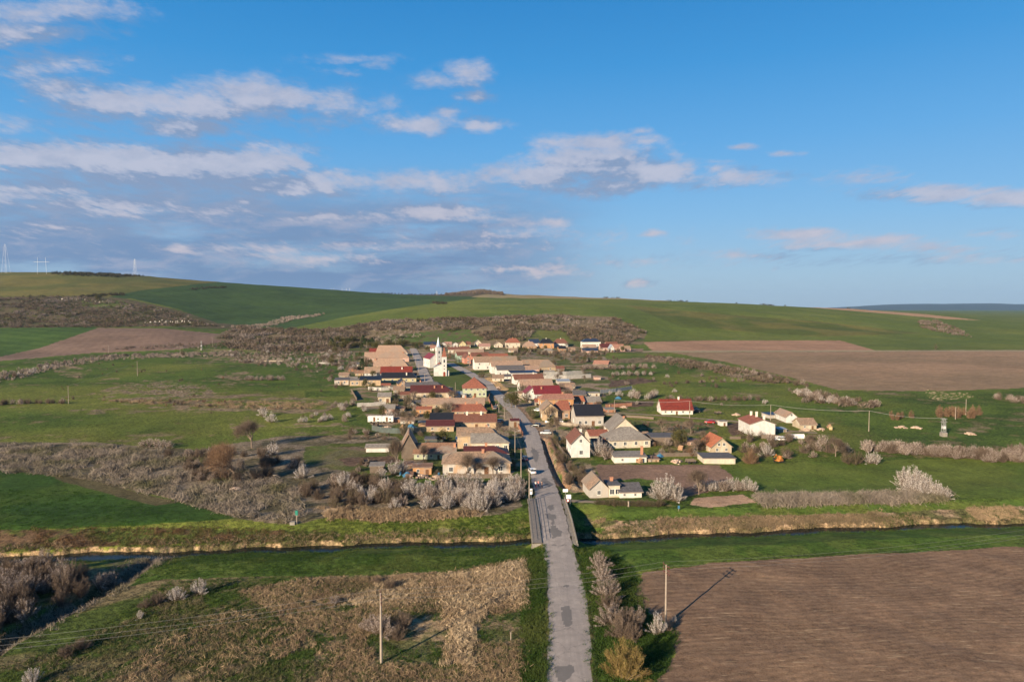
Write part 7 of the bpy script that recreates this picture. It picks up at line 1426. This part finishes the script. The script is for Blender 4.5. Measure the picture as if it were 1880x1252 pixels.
# digger right of the flat shed
p = G(1430, 848); b = MB(); b.box(-1.1, 1.1, -1.3, 1.3, .5, 1.3); b.box(-.9, .1, -.7, .9, 1.303, 2.6); b2 = MB(); b2.tube((.6, 0, 1.2), (1.6, 0, 3.4), .2, .16, 6); b2.tube((1.6, 0, 3.4), (3.0, 0, 2.2), .15, .12, 6); b3 = MB(); b3.prism([(2.8, 1.4), (3.5, 1.6), (3.2, 2.2)], 'y', -.4, .4)
o = thing('digger', p, R(-150), 'small orange digger among bushes behind the green field', 'digger', [('body', b, ORP), ('boom', b2, ORP), ('bucket', b3, DARKP)]); o.scale = (.75, .75, .75)
for y in (-1.5, 1.1): t_ = MB(); t_.prism([(-1.5, .1), (-1.2, -.02), (1.2, -.02), (1.5, .1), (1.5, .5), (1.2, .62), (-1.2, .62), (-1.5, .5)], 'y', y, y + .4); t_.build('track', [DARKP], o)
# ------------------------------------------------------------------ cars
TYRE = mat('tyre', (.015, .015, .015), amt=.2); RIM = mat('rim', (.35, .35, .36), amt=.1, rough=.4, metal=.6); CG = mat('car_glass', (.015, .02, .025), amt=.2, rough=.08, spec=.7); HL = mat('headlight', (.7, .7, .68), amt=.05, rough=.2); TL = mat('tail_light', (.4, .02, .015), amt=.1, rough=.3)
def paintm(n, c): return mat('car_paint_' + n, c, tuple(x * .92 for x in c), rough=.28, spec=.6)
def car(u, v, rz, colr, label, van=False):
    p = G(u, v); p.z = max(p.z, float(roadz(p.y)) if float(xL(p.y)) < p.x < float(xR(p.y)) else p.z); o = empty('parked_car', p, R(rz)); tag(o, label, 'car'); m = colr
    H_ = 1.45 if not van else 2.0
    sec = [(-2.1, .72, .86, .35), (-1.95, .80, .95, .28), (-1.4, .86, .98, .25), (-.3, .88, 1.0, .25), (.6, .88, .98, .25), (1.3, .86, .92, .25), (1.9, .78, .80, .28), (2.12, .62, .66, .35)]
    if van: sec = [(-2.3, .8, 1.1, .3)] + [(a, b_, max(c, 1.0), d) for a, b_, c, d in sec[1:]]
    b = MB(); k = 10
    for x, w, z1, z0 in sec:
        for (yy, zz) in ((-w * .9, z0), (-w, z0 + .12), (-w, z0 + .38), (-w * .97, z1 - .1), (-w * .82, z1), (w * .82, z1), (w * .97, z1 - .1), (w, z0 + .38), (w, z0 + .12), (w * .9, z0)): b.v.append((x, yy, zz))
    for i in range(len(sec) - 1):
        for j in range(k): j2 = (j + 1) % k; b.f.append((i * k + j, i * k + j2, (i + 1) * k + j2, (i + 1) * k + j)); b.m.append(0)
    b.f.append(tuple(range(k))); b.f.append(tuple((len(sec) - 1) * k + j for j in range(k))[::-1]); b.m += [0, 0]; b.build('body', [m], o, True)
    x0, x1, x2, x3 = (-1.85, -1.45, .45, 1.2) if not van else (-2.15, -2.0, .9, 1.5); zb = .97; c = MB(); c.prism([(x0, zb), (x3, zb - .04), (x2, H_ - .06), (x1, H_ - .06)], 'y', -.72, .72); cb = c.build('windows', [CG], o)
    c = MB(); c.prism([(x1 - .05, H_ - .057), (x2 + .05, H_ - .057), (x2 - .1, H_ + .02), (x1 + .1, H_ + .02)], 'y', -.70, .70); c.build('roof', [m], o)
    for x in (-1.3, 1.32):
        for y in (-.86, .86): c = MB(); c.tube((x, y - .1, .32), (x, y + .1, .32), .32, .32, 16); w_ = c.build('wheel', [TYRE], o); c = MB(); s = 1 if y > 0 else -1; c.tube((x, y + s * .101, .32), (x, y + s * .112, .32), .18, .18, 12); c.build('rim', [RIM], w_)
    for y in (-.6, .42): c = boxm(2.02, 2.13, y, y + .2, .58, .72); c.build('headlight', [HL], o); c = boxm(-2.14, -2.03, y, y + .2, .66, .82); c.build('tail_light', [TL], o)
SIL = paintm('silver', (.48, .50, .52)); WHI = paintm('white', (.72, .72, .70)); BLK = paintm('black', (.012, .013, .016)); DBL = paintm('navy', (.02, .03, .06)); RED = paintm('red', (.30, .02, .02)); GRY = paintm('grey', (.16, .17, .18))
car(1002, 797, 178, SIL, 'silver estate car parked on the verge right of the road'); car(984, 783, 160, BLK, 'black car above the silver one right of the road'); car(977, 869, 100, WHI, 'white fronted car on the left edge of the road'); car(963, 845, 98, DBL, 'dark blue car in the shade at the left edge of the road')
car(1011, 777, 170, WHI, 'left of two white cars in front of the apricot gable', True); car(1025, 776, 170, WHI, 'right of two white cars in front of the apricot gable'); car(985, 755, 170, WHI, 'white car in the yard below the crimson roof'); car(1303, 777, 165, RED, 'dark red car on the gravel lane'); car(916, 776, 175, SIL, 'silver car in the shade beside the brown roof')
car(972, 738, 95, GRY, 'grey car in the shade under the crimson porch'); car(1278, 757, 170, BLK, 'black car right of the lone red roofed house'); car(1384, 795, 100, WHI, 'white car in the shade left of the two storey house'); car(931, 817, 95, WHI, 'white car half hidden behind the grey hipped roof'); car(908, 751, 100, GRY, 'grey car by the bend of the street'); car(1433, 809, 175, WHI, 'white car beside the short plastic tunnel'); car(785, 705, 80, SIL, 'silver car at the corner of the side street')
# ------------------------------------------------------------------ people
def skinobj(name, chains, m, parent, sub=1):
    me = bpy.data.meshes.new(name); V, E, Rd = [], [], []
    for ch in chains:
        st = ch[0] if isinstance(ch[0], int) else None; prev = st
        for it in (ch[1:] if st is not None else ch):
            V.append(it[:3]); Rd.append(it[3]); i = len(V) - 1
            if prev is not None: E.append((prev, i))
            prev = i
    me.from_pydata(V, E, []); me.materials.append(m); o = link(name, me, parent); me.skin_vertices or None
    md = o.modifiers.new('skin', 'SKIN'); md.use_smooth_shade = True
    for i, r_ in enumerate(Rd): me.skin_vertices[0].data[i].radius = (r_, r_)
    me.skin_vertices[0].data[0].use_root = True
    s = o.modifiers.new('sub', 'SUBSURF'); s.levels = s.render_levels = sub
    dg = bpy.context.evaluated_depsgraph_get(); nm = bpy.data.meshes.new_from_object(o.evaluated_get(dg)); o.modifiers.clear(); o.data = nm; nm.name = name; return o
SKIN = mat('skin', (.45, .26, .18), amt=.1, rough=.6); HAIR = mat('hair', (.05, .03, .02), amt=.3); SHOE = mat('shoe', (.02, .02, .02), amt=.2)
def person(p, rz, top, legs, label, pose='stand', parent=None):
    o = empty('person', p, R(rz)); tag(o, label, 'person')
    if pose == 'ride': hip, ch_, hd = (0, 0, .95), (.28, 0, 1.38), (.42, 0, 1.62)
    else: hip, ch_, hd = (0, 0, .93), (.02, 0, 1.38), (.04, 0, 1.62)
    body = [[(hip[0], 0, hip[2], .12), ((hip[0] + ch_[0]) / 2, 0, (hip[2] + ch_[2]) / 2, .125), (ch_[0], 0, ch_[2], .13), (ch_[0] + (hd[0] - ch_[0]) * .5, 0, ch_[2] + .12, .055), (hd[0] + .01, 0, hd[2] - .05, .085), (hd[0], 0, hd[2] + .06, .09)]]
    H_ = {}
    for s in (-1, 1):
        if pose == 'ride': kn, an, el, ha = (.33, s * .12, .62 + s * .12), (.12, s * .11, .22 + s * .12), (.45, s * .24, 1.12), (.68, s * .22, 1.02)
        elif pose == 'walk': kn, an, el, ha = (.10 + s * .16, s * .1, .50), (s * .28, s * .1, .09), (.0 - s * .12, s * .25, 1.12), (.08 - s * .2, s * .27, .87)
        else: kn, an, el, ha = (.02, s * .1, .50), (0, s * .11, .09), (.0, s * .25, 1.12), (.06, s * .26, .86)
        H_[s] = (kn, an, el, ha)
        body.append([0, (hip[0], s * .1, hip[2] - .05, .10), (*kn, .062), (*an, .042), (an[0] + .13, an[1], .035 + max(0, an[2] - .09), .034)])
        body.append([2, (ch_[0], s * .18, ch_[2] + .01, .06), (*el, .042), (*ha, .028), (ha[0] + .03, ha[1], ha[2] - .05, .036)])
        n0 = None
    sk = skinobj('body', body, SKIN, o)
    for s in (-1, 1):
        kn, an, el, ha = H_[s]
        for f in range(5):
            t = (f - 1.5) * .02; ln = (.055, .07, .075, .07, .055)[f]; hx, hy, hz = ha[0] + .035, ha[1], ha[2] - .075
            if f == 0: pts = [(hx, hy - s * .01, hz + .02, .009), (hx + .035, hy - s * .03, hz + .005, .008), (hx + .045, hy - s * .03, hz - .025, .007)]
            else: pts = [(hx + t, hy, hz, .009), (hx + t + .012, hy - s * .004, hz - ln * .5, .008), (hx + t + .006, hy - s * .018, hz - ln, .007)]
            skinobj('finger', [pts], SKIN, sk, 0)
    T = [[(hip[0], 0, hip[2] + .05, .135), ((hip[0] + ch_[0]) / 2, 0, (hip[2] + ch_[2]) / 2, .142), (ch_[0], 0, ch_[2], .146)]]; L_ = [[(hip[0], 0, hip[2] + .02, .138)]]
    for s in (-1, 1):
        kn, an, el, ha = H_[s]; T.append([2, (ch_[0], s * .185, ch_[2] + .01, .075), (*el, .057), (el[0] * .15 + ha[0] * .85, el[1] * .15 + ha[1] * .85, el[2] * .15 + ha[2] * .85, .042)]); L_.append([0, (hip[0], s * .1, hip[2] - .05, .115), (*kn, .078), (an[0], an[1], an[2] + .03, .06)])
        skinobj('shoe', [[(an[0] - .04, an[1], an[2] - .03, .05), (an[0] + .06, an[1], an[2] - .045, .045), (an[0] + .16, an[1], an[2] - .05, .036)]], SHOE, o, 1)
    skinobj('jacket', T, top, o); skinobj('trousers', L_, legs, o)
    skinobj('hair', [[(hd[0] - .05, 0, hd[2] - .02, .075), (hd[0] - .035, 0, hd[2] + .07, .093), (hd[0] + .02, 0, hd[2] + .12, .075)]], HAIR, o)
    nz = MB(); nz.tube((hd[0] + .085, 0, hd[2] + .01), (hd[0] + .115, 0, hd[2] - .015), .012, .016, 6); nz.build('nose', [SKIN], o)
    for s in (-1, 1):
        e_ = MB(); e_.tube((hd[0] + .085, s * .032, hd[2] + .03), (hd[0] + .095, s * .032, hd[2] + .03), .011, .009, 8); e_.build('eye', [SHOE], o); e_ = MB(); e_.tube((hd[0] - .005, s * .088, hd[2] - .005), (hd[0], s * .102, hd[2] + .03), .016, .018, 6); e_.build('ear', [SKIN], o)
    mo_ = boxm(hd[0] + .084, hd[0] + .096, -.022, .022, hd[2] - .045, hd[2] - .037); mo_.build('mouth', [mat('lips', (.30, .10, .08), amt=.1)], o)
    return o
def bicycle(p, rz, m, label):
    o = empty('bicycle', p, R(rz)); tag(o, label, 'bicycle')
    for x in (-.52, .52):
        w_ = MB(); n = 20; 
        for i in range(n): a, c = 2 * math.pi * i / n, 2 * math.pi * (i + 1) / n; w_.tube((x + .33 * math.cos(a), 0, .34 + .33 * math.sin(a)), (x + .33 * math.cos(c), 0, .34 + .33 * math.sin(c)), .02, .02, 5, caps=False)
        wh_ = w_.build('wheel', [TYRE], o); s_ = MB()
        for i in range(8): a = math.pi * i / 4; s_.tube((x, 0, .34), (x + .32 * math.cos(a), 0, .34 + .32 * math.sin(a)), .004, .004, 4)
        s_.build('spokes', [RIM], wh_)
    f = MB()
    for a, c in (((-.52, 0, .34), (-.12, 0, .3)), ((-.12, 0, .3), (-.22, 0, .82)), ((-.22, 0, .82), (.36, 0, .86)), ((-.12, 0, .3), (.36, 0, .78)), ((-.22, 0, .78), (-.52, 0, .34)), ((.36, 0, .95), (.52, 0, .34))): f.tube(a, c, .02, .02, 6)
    f.build('frame', [m], o); h = MB(); h.tube((.40, -.24, .98), (.40, .24, .98), .016, .016, 6); h.tube((.36, 0, .9), (.40, 0, .98), .016, .016, 6); h.build('handlebar', [STEEL], o)
    s = MB(); s.prism([(-.34, .84), (-.08, .84), (-.06, .88), (-.34, .90)], 'y', -.06, .06); s.build('saddle', [TYRE], o); c = MB(); c.tube((-.12, -.09, .3), (.02, -.09, .2), .012, .012, 5); c.tube((-.12, .09, .3), (-.26, .09, .4), .012, .012, 5); c.tube((-.12, -.09, .3), (-.12, .09, .3), .015, .015, 5); c.build('crank', [STEEL], o)
def onroad(u, v): p = G(u, v); p.z = float(roadz(p.y)) + .005; return p
CL_ = {n: mat('cloth_' + n, c, amt=.15) for n, c in (('white', (.65, .64, .62)), ('red', (.45, .03, .04)), ('pink', (.6, .2, .18)), ('dark', (.03, .035, .05)), ('jeans', (.06, .09, .16)), ('grey', (.25, .25, .25)))}
for (u, v, top, leg, fm, lb) in ((984, 896, 'white', 'dark', RED, 'white-topped'), (989, 895, 'pink', 'jeans', BLK, 'pink-topped'), (995, 897, 'dark', 'dark', BLK, 'dark-clothed')):
    p = onroad(u, v); person(p + Vector((-.02, 0, .02)), 100 if u != 995 else 92, CL_[top], CL_[leg], f'{lb} cyclist riding away beyond the bridge', 'ride'); b_ = p + Vector((math.cos(R(100)) * .2, math.sin(R(100)) * .2, 0)); bicycle(b_, 100 if u != 995 else 92, fm, f'bicycle under the {lb} cyclist beyond the bridge')
person(onroad(957.5, 777), 95, CL_['dark'], CL_['dark'], 'person in dark clothes walking alone in the middle of the street', 'walk'); person(onroad(913, 749), 200, CL_['white'], CL_['grey'], 'person in a white top standing by the bend'); person(onroad(909.6, 748), 20, CL_['dark'], CL_['jeans'], 'person in dark jacket talking by the bend')
# brick gate house on the left side of the street
p = G(938, 784); b = boxm(0, 3.4, 0, 3.0, -.3, 2.4); r_ = MB(); r_.prism([(-.2, 2.403), (3.2, 2.403), (3.2, 2.5), (1.5, 3.2), (-.2, 2.5)], 'x', -.2, 3.6); d_ = boxm(1.2, 2.2, -.05, -.003, 0, 2.0); thing('gate_house', p, R(10), 'dark red kiosk on the left side of the street', 'kiosk', [('wall', b, WL['stone']), ('roof', r_, RF['maroon']), ('door', d_, DOORM)])
# ------------------------------------------------------------------ haze
hz = MB(); hz.box(-24000, 28000, -150, 20500, -30, 520)
hm = bpy.data.materials.new('haze_air'); hm.use_nodes = True; k = NT(hm.node_tree); k.n.clear()
mo = k.new('ShaderNodeOutputMaterial'); pv = k.new('ShaderNodeVolumePrincipled'); k.l.new(pv.outputs[0], mo.inputs['Volume'])
pv.inputs['Color'].default_value = (.42, .68, 1, 1); pv.inputs['Density'].default_value = 2.2e-5; pv.inputs['Anisotropy'].default_value = .1
tag(hz.build('haze', hm), 'thin blue haze over the far hills', kind='stuff')
